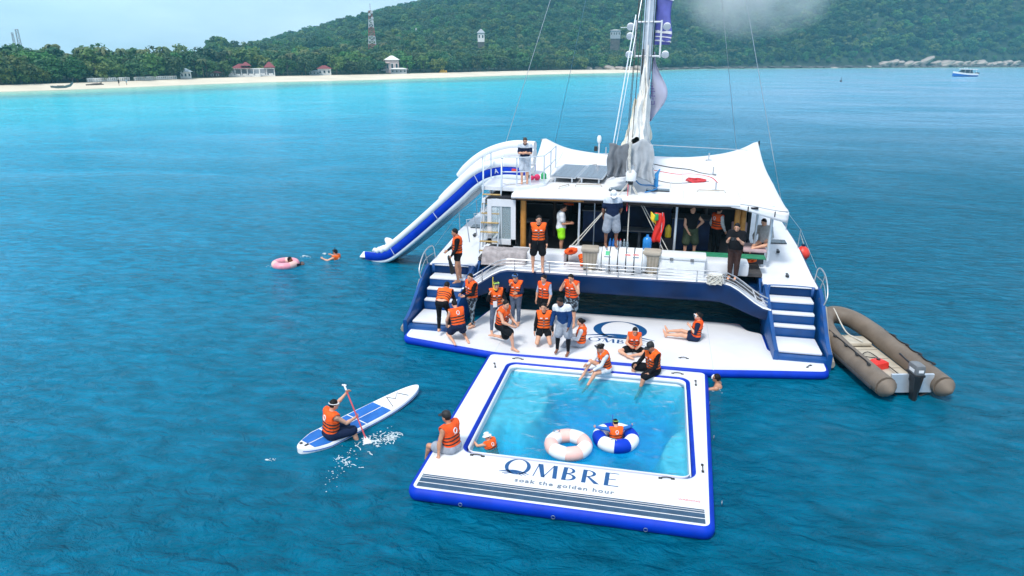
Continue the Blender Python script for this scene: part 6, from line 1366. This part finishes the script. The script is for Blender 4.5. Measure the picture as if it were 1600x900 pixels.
# tangle of rope hung on the rail, fenders, mooring lines
cl = []
for k in range(90): cl.append((3.0 + .20 * math.cos(k * 1.13) + .05 * math.sin(k * 2.7), 2.16 + .05 * math.sin(k * .77), 1.86 + .14 * math.sin(k * 1.31) + .03 * math.cos(k * 3.3)))
b = MB(); b.tube(spline(cl, 2), .016, 5); tag(b.build('rope_coil', 'rope_white', None, smooth=60), 'tangled pale rope hung on the aft rail beside the cool box', 'rope')
def fender(loc, r, label):
    t = thing('fender', label, 'fender', loc); b = MB(); b.lathe([(.05 * r, -r), (.6 * r, -.85 * r), (.98 * r, -.3 * r), (r, .1 * r), (.8 * r, .65 * r), (.45 * r, .95 * r), (.25 * r, 1.12 * r)], (0, 0, 0), 20); b.build('ball', 'fender_red', t, smooth=60); b = MB(); b.lathe([(.28 * r, 1.02 * r), (.24 * r, 1.35 * r), (.1 * r, 1.4 * r)], (0, 0, 0), 12); b.build('neck', 'cl_navy', t, smooth=50); b = MB(); b.tube([(0, 0, 1.38 * r), (-.15, 0, 1.38 * r + .35)], .012, 5); b.build('lanyard', 'rope_white', t)
fender((6.20, 6.6, 1.62), .24, 'big red ball fender hanging outside the starboard deck edge'); fender((6.05, 14.2, 2.1), .20, 'small red ball fender far forward past the edge of the roof')
t = thing('pendant_buoy', 'pink round float lying on the slide platform beside the boy', 'float', (-2.98, 6.0, PZ + .10)); b = MB(); b.ball((0, 0, 0), .11, 14); b.ball((-.17, -.05, -.02), .08, 12); b.build('ball', 'pendant_pink', t, smooth=60)
t = thing('green_jug', 'green jug lying on the slide platform by the rail', 'jug', (-2.80, 6.3, PZ)); b = MB(); b.lathe([(.09, 0), (.10, .02), (.10, .16), (.05, .22), (.03, .25)], (0, 0, 0), 12); b.build('jug_body', 'pendant_green', t, smooth=50)

# ------------------------------------------------------------------ inflatable slide off the port side
sl = thing('inflatable_slide', 'long white inflatable slide with blue side running from the upper platform to the sea', 'slide', (0, 0, 0))
PTH = spline([(-3.3, 6.36, 4.25), (-4.2, 6.55, 4.22), (-5.15, 6.85, 3.85), (-6.2, 7.15, 2.95), (-8.0, 7.65, 1.40), (-9.15, 7.97, .50), (-9.75, 8.12, .26), (-10.4, 8.28, .20)], 7)
def frames(P):
    out = []
    for i, p in enumerate(P):
        t = (P[min(i + 1, len(P) - 1)] - P[max(i - 1, 0)]).normalized(); s_ = Vector((0, 0, 1)).cross(t).normalized() * -1; out.append((p, t, s_, s_.cross(t) * 1.0))
    return out
FR = frames(PTH)
for i, (p, t_, s_, n_) in enumerate(FR):
    if n_.z < 0: FR[i] = (p, t_, s_, -n_)
    if FR[i][2].y < 0: FR[i] = (p, t_, -s_, FR[i][3])
WD = .47
b = MB(); b.loft([[p + s_ * a + n_ * c for a, c in ((-WD, -.20), (WD, -.20), (WD, .10), (WD * .55, .03), (0, .0), (-WD * .55, .03), (-WD, .10))] for p, t_, s_, n_ in FR]); b.build('bed', 'white_pvc', sl, smooth=40)
for q in (-1, 1):
    b = MB(); b.loft([[p + s_ * q * a + n_ * c for a, c in ((WD + .0, -.19), (WD + .045, -.16), (WD + .06, -.01), (WD + .045, .14), (WD, .17))] for p, t_, s_, n_ in FR]); b.build('side_panel', 'blue_pvc', sl, smooth=60)
    b = MB(); b.tube([p + s_ * q * (WD - .04) + n_ * (.235 + (.04 * math.sin(i * 1.9) if i > len(FR) - 16 else 0)) for i, (p, t_, s_, n_) in enumerate(FR[:-4])], [.165 - .035 * k / (len(FR) - 10) for k in range(len(FR) - 9)] + [.125, .115, .10, .08, .05], 14); b.build('side_tube', 'white_pvc', sl, smooth=70)
    b = MB(); b.tube([p + s_ * q * (WD - .06) - n_ * .24 for p, t_, s_, n_ in FR[:-3]], [.125 - .05 * k / (len(FR) - 4) for k in range(len(FR) - 3)], 12); b.build('keel_tube', 'grey_pvc', sl, smooth=70)
n2 = int(len(FR) * .50)
b = MB(); b.tube([p + s_ * (WD - .02) + n_ * .50 for p, t_, s_, n_ in FR[:n2]], [.19] * (n2 - 2) + [.18, .15], 14); b.build('guard_tube', 'white_pvc', sl, smooth=70)
b = MB(); b.tube([p + s_ * (WD + .0) + n_ * .76 for p, t_, s_, n_ in FR[:n2 - 4]], [.16] * (n2 - 6) + [.14, .10], 14); b.build('guard_tube', 'white_pvc', sl, smooth=70)
b = MB(); b.tube([p + s_ * (WD - .25) + n_ * (.26 + .08 * k) for k, (p, t_, s_, n_) in enumerate(FR[-12:-7])], [.07, .15, .17, .13, .06], 10); b.tube([p - s_ * (WD - .25) + n_ * .25 for p, t_, s_, n_ in FR[-11:-6]], [.06, .12, .13, .10, .05], 10); b.build('lip_cushion', 'white_pvc', sl, smooth=70)
e = FR[-1][0]; b = MB(); b.box((e.x - .18, e.y, .10), (.6, .8, .05), (0, .08, .22), bev=.02); b.build('foot_mat', 'white_pvc', sl, smooth=30)
for i, m_ in ((6, 'print_white'), (3, 'print_red')):
    p, t_, s_, n_ = FR[i]; b = MB(); c = p - s_ * (WD + .064); b.add([c + t_ * -.11 + n_ * -.06, c + t_ * .11 + n_ * -.06, c + t_ * .09 + n_ * .05, c + t_ * -.13 + n_ * .05], [(0, 1, 2, 3)])
    if i == 3: b.build('logo', m_, sl)
p, t_, s_, n_ = FR[8]; Mx = Matrix((( -t_.x, n_.x, -s_.x, 0), (-t_.y, n_.y, -s_.y, 0), (-t_.z, n_.z, -s_.z, 0), (0, 0, 0, 1))); text_mesh('A', 'logo', 'print_white', sl, Matrix.Translation(p - s_ * (WD + .066) - n_ * .10) @ Mx, .24, 1.)
for i in (14, 24, 34): 
    p, t_, s_, n_ = FR[i]; b = MB(); b.tube([p + s_ * a + n_ * c for a, c in ((-WD - .065, -.18), (-WD - .07, .1), (-WD + .1, .37))], .012, 5); b.build('seam_strap', 'grey_pvc', sl)

# ------------------------------------------------------------------ dinghy with outboard
dg = thing('inflatable_dinghy', 'taupe inflatable dinghy with black grab lines and an outboard motor tied off the starboard stern', 'dinghy', (7.62, -.42, .0), math.radians(13))
TB = spline([(-.72, -.35, .34), (-.73, .4, .34), (-.73, 2.0, .36), (-.66, 3.0, .42), (-.42, 3.75, .52), (0, 4.02, .57), (.42, 3.75, .52), (.66, 3.0, .42), (.73, 2.0, .36), (.73, .4, .34), (.72, -.35, .34)], 6)
n = len(TB); b = MB(); b.tube(TB, [.265] * n, 18); b.build('tube', 'dinghy', dg, smooth=70)
for q in (-1, 1):
    b = MB(); b.tube([(q * .72, -.40, .34), (q * .72, -.62, .33)], [.25, .06], 14); b.build('tube_end', 'dinghy', dg, smooth=70)
    P = [(q * (.73 + .27), y, .26) for y in np.linspace(-.2, 2.6, 10)]; b = MB(); b.tube(P, .03, 6, flat=1.6); b.build('rubbing_strip', 'dinghy_dark', dg, smooth=60)
    ys = [.35, .95, 1.55, 2.2, 2.75]; gl = []
    for i in range(4):
        for k in range(5): tt = k / 5; gl.append((q * (.73 + .10 - .05 * math.sin(PI * tt)) , ys[i] + (ys[i + 1] - ys[i]) * tt, (.63 - .03 * math.sin(PI * tt) + .02)))
    b = MB(); b.tube(gl, .018, 6); b.build('grab_line', 'black_rubber', dg, smooth=60)
    for y in ys[:-1]: 
        b = MB(); b.ball((q * .83, y, .635), (.05, .07, .03), 8); b.build('line_patch', 'black_rubber', dg, smooth=60)
b = MB(); b.prism(rpoly([(-.52, -.15), (.52, -.15), (.52, 2.6), (.3, 3.4), (-.3, 3.4), (-.52, 2.6)], .1), .10, .16); b.build('floor', 'dinghy_floor', dg)
for y in (.5, 1.1, 1.7, 2.3): 
    b = MB(); b.box((0, y, .168), (.96, .03, .012)); b.build('floor_slat', 'bin_beige', dg)
b = MB(); b.box((0, -.18, .36), (1.06, .06, .50), bev=.01); b.build('transom', 'alloy', dg)
b = MB(); b.box((0, 2.75, .24), (.85, .55, .10), bev=.04); b.build('bow_locker', 'dinghy_floor', dg, smooth=40)
b = MB(); b.grid(lambda u, v: ((-.50 + 1.0 * u) * 1, -.2 + 3.5 * v, .12 - .28 * (1 - abs(u - .5) * 2)), 8, 8); b.build('hull_bottom', 'dinghy_dark', dg, smooth=60)
om = MB(); om.box((0, -.28, .80), (.26, .38, .29), bev=.08); ob = om.build('outboard_cowl', 'grey_plastic', dg, smooth=50)
b = MB(); b.box((.0, -.28, .67), (.27, .39, .06), bev=.02); b.build('cowl_band', 'black_plastic', ob); b = MB(); b.box((.0, -.475, .80), (.12, .012, .07), bev=.004); b.build('badge', 'print_white', ob); b = MB(); b.box((.132, -.30, .79), (.008, .2, .08)); b.box((-.132, -.30, .79), (.008, .2, .08)); b.build('side_decal', 'print_white', ob)
b = MB(); b.loft([[(sx * w, -.36 + sy * d, z) for sx, sy in ((-1, -.6), (0, -1), (1, -.6), (1, .8), (-1, .8))] for z, w, d in ((.66, .11, .16), (.1, .06, .11), (-.5, .035, .10))]); b.build('outboard_leg', 'black_plastic', dg, smooth=40)
b = MB(); b.tube([(0, -.1, .80), (.02, .35, .82), (.02, .52, .84)], [.03, .022, .028], 8); b.build('tiller', 'black_plastic', dg, smooth=60)
b = MB(); b.box((0, -.20, .58), (.22, .14, .22), bev=.02); b.build('clamp', 'dark_metal', dg)
t = thing('fuel_tank', 'red portable fuel tank on the floor of the dinghy', 'fuel tank', dg.matrix_basis @ Vector((-.12, 1.15, .165)), .6)
b = MB(); b.loft([[(sx * w, sy * d, z) for sx, sy in ((-1, -1), (1, -1), (1, 1), (-1, 1))] for z, w, d in ((0, .24, .17), (.16, .22, .15), (.22, .12, .10))]); b.build('tank_body', 'tank_red', t, smooth=30); b = MB(); b.lathe([(.05, .21), (.05, .25)], (0, 0, 0), 10); b.build('cap', 'black_plastic', t)
b = MB(); b.tube(spline([dg.matrix_basis @ Vector(q) for q in ((-.1, 1.2, .40), (-.25, 1.7, .25), (.1, 2.0, .22), (.15, 1.2, .22), (.05, .2, .3))], 6), .014, 5); tag(b.build('fuel_hose', 'black_rubber', None, smooth=60), 'black fuel hose looping over the dinghy floor', 'hose')
b = MB(); b.tube(spline([(6.02, 2.6, 1.35), (6.3, 3.0, .75), (6.65, 3.35, .62), dg.matrix_basis @ Vector((-.1, 3.9, .80)), dg.matrix_basis @ Vector((.0, 3.2, .35)), dg.matrix_basis @ Vector((.15, 2.5, .32))], 8), .02, 6); tag(b.build('mooring_rope', 'rope_white', None, smooth=60), 'pale mooring rope from the starboard quarter to the bow of the dinghy', 'rope')

# ------------------------------------------------------------------ paddle board
A0, A1 = at(466, 702, .1), at(653, 607, .1); ax = (A1 - A0); LB = ax.length; hd_ = math.atan2(ax.y, ax.x)
sb = thing('paddle_board', 'white stand-up paddle board with blue deck pads and blue rails', 'paddle board', (A0.x, A0.y, 0), hd_)
def bw(x): t = x / LB; return .385 * (min(1, (t / .16 + .0)) ** .5 if t < .16 else 1) * (1 if t < .45 else max(0, 1 - ((t - .45) / .55) ** 2.5) ** .55) + .004
xs = [LB * (.5 - .5 * math.cos(PI * k / 30)) for k in range(31)]
rk = lambda x: .10 * max(0, (x / LB - .55) / .45) ** 2 + .02 * max(0, (.1 - x / LB) / .1)
b = MB(); b.loft([[(x, s * bw(x) * k, z + rk(x)) for s, k, z in ((-1, .9, -.02), (-1, 1, .03), (-1, 1, .06), (-1, .94, .10), (0, .9, .105), (1, .94, .10), (1, 1, .06), (1, 1, .03), (1, .9, -.02))] for x in xs]); b.build('board', 'white_pvc', sb, smooth=50)
def strip(x0, x1, y0, y1, name='deck_pad', m='sup_blue'):
    b = MB(); X = np.linspace(x0, x1, 12); top = []
    def yl(x, y): w = bw(x) * .86 - .0; return max(-w, min(w, y))
    b.loft([[(x, yl(x, y0), .106 + rk(x)), (x, yl(x, y0), .113 + rk(x)), (x, yl(x, y1), .113 + rk(x)), (x, yl(x, y1), .106 + rk(x))] for x in X]); b.build(name, m, sb, smooth=30)
for x0, x1 in ((.26, .80), (.86, 1.62), (1.66, 2.42)):
    for y0, y1 in ((-.33, -.018), (.018, .33)): strip(x0 * LB / 3.66, x1 * LB / 3.66, y0, y1)
for s in (-1, 1):
    b = MB(); b.loft([[(x, s * (bw(x) + .004), .035 + rk(x)), (x, s * (bw(x) + .004), .055 + rk(x)), (x, s * (bw(x) - .01), .055 + rk(x)), (x, s * (bw(x) - .01), .035 + rk(x))] for x in xs[2:-1]]); b.build('rail_stripe', 'sup_blue', sb)
b = MB(); zz = .118 + rk(LB * .78); b.tube([(LB * .70, -.24, zz - .01), (LB * .76, .22, zz), (LB * .78, -.02, zz), (LB * .84, .16, zz + .02), (LB * .86, -.18, zz + .03)], .008, 5); b.build('bungee_cord', 'black_rubber', sb)
b = MB(); b.lathe([(.035, .105), (.035, .116)], (.16, .12, .02), 10); b.box((.2, -.02, .122), (.1, .05, .015), bev=.005); b.build('valve', 'black_plastic', sb)
pw_ = W['pad'][1]; a_, b_ = pw_['wL'] + Vector((.03, 0, .05)), pw_['wR'] + Vector((.05, 0, .02)); dr = (b_ - a_).normalized(); tip = a_ - dr * .16; end = b_ + dr * ((b_.z - .10) / max(.2, -dr.z))
pd = thing('paddle', 'red-shafted paddle with a white grip held by the paddler', 'paddle', tip)
b = MB(); b.tube([Vector((0, 0, 0)) + dr * .10, end - tip], .017, 8); b.build('shaft', 'paddle_red', pd, smooth=60); b = MB(); b.tube([dr * -.02, dr * .12], .022, 8); b.tube([Vector((-.05, 0, 0)), Vector((.05, 0, 0))], .018, 7); b.build('grip', 'print_white', pd, smooth=60)
b = MB(); e = end - tip; b.loft([[e + dr * d + Vector((w * .8, w * .6, 0)) * k + Vector((0, 0, .01)) * j for k, j in ((-1, 0), (0, 1), (1, 0), (0, -1))] for d, w in ((-.05, .02), (.10, .09), (.30, .10), (.42, .05))]); b.build('blade', 'print_white', pd, smooth=40)
# splashes: small scraps of foam lying on the water
fm_ = MB(); rf = random.Random(5)
def splash(c, n, sx, sy, rot, smin=.004, smax=.016):
    for _ in range(n):
        u, v = rf.gauss(0, sx), rf.gauss(0, sy); x = c.x + u * math.cos(rot) - v * math.sin(rot); y = c.y + u * math.sin(rot) + v * math.cos(rot); r = rf.uniform(smin, smax) * (1 if rf.random() < .85 else 1.8)
        fm_.ball((x, y, .006 + rf.random() ** 3 * .05), (r * rf.uniform(.8, 2.2), r, r * .5), 5)
splash(at(600, 690, 0), 36, .20, .05, hd_); splash(at(570, 690, 0), 26, .30, .06, hd_); splash(at(535, 725, 0), 60, .11, .42, .1, .003, .012); splash(at(612, 680, 0), 22, .12, .08, hd_); splash(at(424, 719, 0), 10, .05, .025, .5); splash(at(480, 402, 0), 10, .2, .05, 0, .01, .03); splash(at(508, 397, 0), 8, .06, .04, 0, .02, .04)
def froth(c, n, sx, sy, rot):
    for _ in range(n):      # thin wandering strings of bubbles
        u, v = rf.gauss(0, sx), rf.gauss(0, sy); x = c.x + u * math.cos(rot) - v * math.sin(rot); y = c.y + u * math.sin(rot) + v * math.cos(rot); a = rot + rf.gauss(0, .6); P = []
        for k in range(rf.randint(4, 8)): P.append((x, y, .004)); a += rf.gauss(0, .55); x += .035 * math.cos(a); y += .035 * math.sin(a)
        fm_.tube(P, [rf.uniform(.003, .014) for _ in P], 5, flat=.4)
froth(at(603, 688, 0), 26, .17, .06, hd_); froth(at(572, 690, 0), 18, .22, .05, hd_); froth(at(540, 722, 0), 10, .10, .3, 1.3); 
for q in ((1114, 610), (425, 418)): splash(at(*q, 0), 10, .12, .05, 0)
kind(fm_.build('foam', 'foam_white', None, smooth=60), 'stuff')
# ------------------------------------------------------------------ far things: speedboat, buildings, towers, fence
for k, c in dict(roof_red=(.20, .035, .04), roof_grey=(.35, .42, .45), wall_white=(.72, .71, .68), wall_pink=(.62, .48, .45), wall_grey=(.30, .33, .36), tower_red=(.30, .10, .085), tower_white=(.50, .52, .54), boat_blue=(.01, .12, .40), tent_yellow=(.75, .42, .02)).items(): dm(k, c, .6, .1, 3)  # blue-grey serves back walls, annex, bar, grey villa and radio masts
p = at(1508, 119.5, 0); hb = math.atan2(*(lambda c: (c[1], c[0]))((-math.cos(YAW), -math.sin(YAW)))) + .12
sbt = thing('speedboat', 'white and blue speedboat with a hard top anchored off the rocky headland', 'speedboat', p, hb)
X = [-5.2, -4, -2, 0, 2, 4, 5.4, 6.3]; hw = [1.45, 1.5, 1.55, 1.55, 1.45, 1.1, .55, .05]; shr = [1.15, 1.15, 1.2, 1.3, 1.5, 1.75, 1.95, 2.05]
b = MB(); b.loft([[(x, -w, s), (x, -w * .9, .25), (x, 0, -.3 + .5 * max(0, (x - 3) / 3.3)), (x, w * .9, .25), (x, w, s)] for x, w, s in zip(X, hw, shr)]); h_ = b.build('hull', 'boat_blue', sbt, smooth=40)
b = MB(); b.loft([[(x, -w - .04, s - .55), (x, -w - .05, s + .12), (x, -w * .8, s + .14), (x, w * .8, s + .14), (x, w + .05, s + .12), (x, w + .04, s - .55)] for x, w, s in zip(X, hw, shr)]); b.build('deck', 'wall_white', sbt, smooth=40)
b = MB(); b.loft([[(x, -w, 1.35), (x, -w * .95, z), (x, w * .95, z), (x, w, 1.35)] for x, w, z in ((-2.2, 1.25, 2.9), (1.2, 1.25, 2.95), (3.1, .8, 1.9))]); b.build('windscreen', 'glass_dark', sbt)
b = MB(); b.box((-1.0, 0, 3.12), (7.0, 3.0, .34), (0, -.02, 0), bev=.1); b.build('hard_top', 'wall_white', sbt, smooth=30)
for x in (-4.1, -1, 1.4):
    for q in (-1, 1): b = MB(); b.tube([(x, q * 1.3, 1.3), (x + .1, q * 1.25, 3.05)], .05, 6); b.build('top_post', 'wall_white', sbt)
for q in (-1, 0, 1):
    b = MB(); b.box((-5.6, q * .75, 1.35), (.7, .5, .8), bev=.15); b.box((-5.5, q * .75, .6), (.3, .2, 1.0)); b.build('outboard', 'black_plastic', sbt, smooth=40)
for x in (-.2, .9): b = MB(); b.tube([(x, 0, 3.1), (x, 0, 3.7)], .05, 6); b.ball((x, 0, 3.7), .16, 8); b.build('radar', 'wall_white', sbt, smooth=50)
b = MB(); b.box((-2.2, .2, 1.75), (1.6, 1.2, .7), bev=.1); b.build('seat', 'rock_pale', sbt)
t = thing('mooring_buoy', 'tiny dark mooring buoy far out on pale water', 'buoy', at(1314, 127.5, 0)); b = MB(); b.lathe([(.1, -.2), (.45, 0), (.4, .35), (.08, .6), (.08, 1.4)], (0, 0, 0), 10); b.build('float', 'dark_metal', t, smooth=40)

def spot(u, d): a = az_u(u); r = float(Rs(a)) + float(Wd(a)) + d; return pol(a, r, ground(a, r)), r, YAW - a
def spotr(u, r): a = az_u(u); return pol(a, r, ground(a, r)), r, YAW - a
def hip(b, cx, cy, w, d, z, h, ov=.6, mi=0):
    w2, d2 = w / 2 + ov, d / 2 + ov; rg = max(.3, w / 2 - d / 2)
    b.add([(cx - w2, cy - d2, z), (cx + w2, cy - d2, z), (cx + w2, cy + d2, z), (cx - w2, cy + d2, z), (cx - rg, cy, z + h), (cx + rg, cy, z + h)], [(0, 1, 5, 4), (1, 2, 5), (2, 3, 4, 5), (3, 0, 4), (3, 2, 1, 0)], mi)
def pavilion(u, d, w, dp, h, label, nposts, roofs):
    p, r, a = spot(u, d); t = thing('beach_pavilion', label, 'pavilion', p, a)
    b = MB(); b.box((0, 0, .15), (w, dp, .5)); b.build('floor', 'wall_white', t); b = MB(); b.box((0, dp * .42, h * .5), (w * .94, .2, h)); b.build('back_wall', 'wall_grey', t)
    for k in range(nposts):
        b = MB(); b.box((-w / 2 + .2 + (w - .4) * k / (nposts - 1), -dp / 2 + .2, h / 2 + .2), (.28, .28, h)); b.build('post', 'wall_white', t)
    b = MB(); b.box((0, -dp / 2 + .2, h + .1), (w, .3, .3)); b.build('beam', 'wall_white', t)
    for cx, w_, hh, z in roofs: b = MB(); hip(b, cx, 0, w_, dp, h + .25 + z, hh); b.build('roof', 'roof_red', t)
    for k in range(nposts - 1): b = MB(); b.box((-w / 2 + (w) * (k + .5) / (nposts - 1), -dp / 2 + .15, .75), (w / nposts * .8, .12, .6)); b.build('balustrade', 'wall_white', t)
pavilion(379, 5, 11, 5, 2.7, 'long open beach pavilion with dark red roof on white posts', 6, ((-1.2, 6, 1.6, 0), (.8, 2.6, 1.3, .9)))
pavilion(414, 5, 6, 5, 2.7, 'smaller open pavilion with brighter red roof beside the palms', 3, ((1.2, 3.2, 2.0, .2),))
def house(name, label, p, a, w, d, h, wm, rm, rh, win=3):
    t = thing(name, label, 'house', p, a); b = MB(); b.box((0, 0, h / 2 - .5), (w, d, h + 1)); b.build('wall', wm, t); b = MB(); hip(b, 0, 0, w, d, h + .01, rh); b.build('roof', rm, t)
    for k in range(win):
        x = -w / 2 + w * (k + .5) / win; b = MB(); b.box((x, -d / 2 - .02, h * .52), (w / win * .5, .1, h * .45)); f = b.build('window', 'wall_white', t); b = MB(); b.box((x, -d / 2 - .06, h * .52), (w / win * .4, .08, h * .38)); b.build('pane', 'glass_dark', f)
    return t
p, r, a = spot(505, 6); house('beach_house', 'small white beach house with a pinkish red roof', p, a, 5.2, 4, 2.4, 'wall_white', 'roof_red', 1.3)
p, r, a = spot(489, 5); house('beach_house', 'low grey annex left of the small red-roofed house', p, a, 4.0, 3, 1.5, 'wall_grey', 'roof_grey', .4)
p, r, a = spot(286, 4); house('beach_house', 'pale open hut with a grey-green roof on the sand', p, a, 3.4, 3, 2.2, 'wall_white', 'roof_grey', 1.1)
p, r, a = spot(332, 6); house('beach_house', 'low dark hut half hidden under trees left of the red pavilion', p, a, 3.5, 3, 1.6, 'wood_dark', 'roof_red', .7, 2)
p, r, a = spot(612, 13); t = house('villa', 'white and pink villa with stepped gables among the trees behind the beach', p, a, 6, 5, 5.6, 'wall_pink', 'wall_white', 1.8)
b = MB(); b.box((-3.2, -1, 2.6), (3.4, 3, 3.2)); b.build('wing', 'wall_white', t); b = MB(); hip(b, -3.2, -1, 3.4, 3, 4.25, 1.3); b.build('roof', 'wall_pink', t)
p, r, a = spot(622, 3); house('beach_house', 'pale blue open beach bar under the white villa', p, a, 7, 3, 1.9, 'wall_grey', 'wall_white', .5, 4)
def perch(u, r, v): a = az_u(u); return pol(a, r, 8 + elev(u, v) * r), YAW - a
p, a = perch(752, 470, 63); t = house('villa', 'small white tower house with a pointed roof on the hillside', p, a, 4.4, 4, 4.5, 'wall_white', 'wall_grey', 2.4, 2)
b = MB(); b.box((0, 0, -5), (4.2, 3.8, 9)); b.build('footing', 'rock_dark', t)
p, a = perch(960, 520, 58); t = house('villa', 'grey glass-fronted villa with flat white roof high in the forest', p, a, 7, 5, 4.5, 'wall_grey', 'wall_white', .5, 4)
b = MB(); b.box((7, 1, 6.4), (7, 5, .5)); b.build('roof_slab', 'wall_white', t); b = MB(); b.box((0, 0, -6), (6.6, 4.6, 11)); b.build('footing', 'rock_dark', t)
p, r, a = spot(690, 2); t = thing('beach_tent', 'small yellow tent on the sand in front of the trees', 'tent', p, a); b = MB(); b.add([(-1.4, -1.2, 0), (1.4, -1.2, 0), (1.4, 1.2, 0), (-1.4, 1.2, 0), (-.4, 0, 2.0), (.5, 0, 2.6)], [(0, 1, 5, 4), (1, 2, 5), (2, 3, 4, 5), (3, 0, 4), (3, 2, 1, 0)]); b.build('canvas', 'tent_yellow', t); b = MB(); b.box((1.8, 0, .5), (1.0, .8, 1.0), bev=.1); b.build('side_bag', 'tent_yellow', t)
# lattice towers
def lattice(label, p, a, H, w0, w1, nseg, mats, r=.16, dish=False):
    t = thing('radio_tower', label, 'tower', p, a)
    for k in range(nseg):
        z0, z1 = H * k / nseg, H * (k + 1) / nseg; a0, a1 = w0 + (w1 - w0) * k / nseg, w0 + (w1 - w0) * (k + 1) / nseg; b = MB(); c = [(-1, -1), (1, -1), (1, 1), (-1, 1)]
        for i in range(4):
            x, y = c[i]; x2, y2 = c[(i + 1) % 4]; b.tube([(x * a0 / 2, y * a0 / 2, z0), (x * a1 / 2, y * a1 / 2, z1)], r, 4); b.tube([(x * a0 / 2, y * a0 / 2, z0), (x2 * a1 / 2, y2 * a1 / 2, z1)], r * .6, 4); b.tube([(x2 * a0 / 2, y2 * a0 / 2, z0), (x * a1 / 2, y * a1 / 2, z1)], r * .6, 4); b.tube([(x * a1 / 2, y * a1 / 2, z1), (x2 * a1 / 2, y2 * a1 / 2, z1)], r * .7, 4)
        b.build('section', mats[k % len(mats)], t)
    if dish:
        for z, x in ((H * .86, .9), (H * .93, -.6), (H * .79, .8), (H * .97, .7)): b = MB(); b.lathe([(.15, 0), (.75, .25), (.75, .4)], (x, -1.0, z), 10, R=Matrix.Rotation(PI / 2, 3, 'X')); b.box((x * .6, -.6, z), (.5, .5, 1.5)); b.build('antenna', 'tower_white', t)
        b = MB(); b.tube([(0, 0, H), (0, 0, H + 4)], .12, 5); b.build('spire', 'tower_red', t)
    return t
p, r, a = spotr(583, 430); Ht = 8 + elev(583, 17) * r - p.z; lattice('tall red and white lattice mast with antennas rising over the forest', p, a, Ht, 5.2, 1.6, 12, ('tower_white', 'tower_white', 'tower_red', 'tower_red'), .22, True)
p, r, a = spotr(35, 262); lattice('grey radio mast standing behind the trees at the far end of the bay', p, a, 8 + elev(35, 46) * r - p.z, 1.0, .7, 9, ('wall_grey',), .10)
p, r, a = spotr(27, 262); lattice('thinner, shorter radio mast left of its twin behind the trees', p, a, 8 + elev(27, 51) * r - p.z, .8, .4, 9, ('wall_grey',), .08)
p, r, a = spotr(652, 520); lattice('short pale antenna on the wooded slope right of the red and white mast', p, a, 8 + elev(652, 44) * r - p.z, 1.0, .7, 6, ('tower_white',), .18)
# white balustrade along the back of the beach
p, r, a = spot(200, 1); fe = thing('fence', 'low white balustrade along the back of the beach', 'fence', p, 0)
post0 = None; pp = []
for k in range(46):
    u = 130 + 140 * k / 45; q, r, a = spot(u, 1 + .5 * math.sin(k)); pp.append(q - p)
    if 66 < (u - 130) < 74: continue
    if post0 is None: b = MB(); b.box((0, 0, .5), (.42, .34, 1.1)); post0 = b.build('picket', 'wall_white', fe); o = post0
    else: o = link('picket', post0.data, fe)
    o.location = q - p
for s0, s1 in ((0, 20), (24, 45)): b = MB(); b.tube([v + Vector((0, 0, .95)) for v in pp[s0:s1 + 1]], .14, 4); b.tube([v + Vector((0, 0, .2)) for v in pp[s0:s1 + 1]], .14, 4); b.build('rail', 'wall_white', fe)
# longtail boat drawn up on the sand, driftwood, strollers
q = at(97, 138.5, .35); t = thing('longtail_boat', 'dark wooden longtail boat drawn up at the edge of the sand', 'boat', q, YAW + .1)
b = MB(); b.loft([[(x, -w, z), (x, -w * .5, z - .55), (x, w * .5, z - .55), (x, w, z), (x, w * .85, z), (x, 0, z - .35), (x, -w * .85, z)] for x, w, z in ((-2.6, .55, .8), (-1, .75, .65), (.8, .75, .7), (2.2, .4, 1.1), (3.0, .06, 1.9))]); b.build('hull', 'cabin_grey', t, smooth=40); b = MB(); b.box((-.3, 0, .75), (1.4, .9, .1)); b.build('thwart', 'wood_dark', t); b = MB(); b.tube([(2.9, 0, 1.5), (3.05, 0, 2.6)], .09, 6); b.build('prow', 'wood_dark', t)
q = at(149, 133.5, .9); t = thing('driftwood', 'dark pile of driftwood lying on the sand', 'driftwood', q, .3)
for k in range(5): b = MB(); b.tube([(-2.2 + k * .5, .2 * k - .4, .2), (.3 + k * .3, -.3 + .2 * k, .35 + .2 * (k % 2)), (2.2 - .3 * k, .1 * k, .8 if k == 2 else .3)], [.2, .24, .12], 6); b.build('log', 'wood_dark', t, smooth=50)
man('walker', 'tiny figure in dark clothes strolling on the beach in front of the balustrade', at(186, 133.8, 1.0), img(265), P_(anchor=FEET, rt=(.05, .25, -1), lt=(-.05, -.2, -1)), dict(shirt='cl_black', shorts='cl_black'), h=1.75, vox=.03, skin='skin_mid')
man('walker2', 'tiny figure in pale clothes strolling on the beach, right of the dark one', at(198, 132.8, 1.0), img(95), P_(anchor=FEET, rt=(.05, .25, -1), lt=(-.05, -.2, -1)), dict(shirt='cl_pale', shorts='cl_grey'), h=1.72, vox=.03, skin='skin_mid')
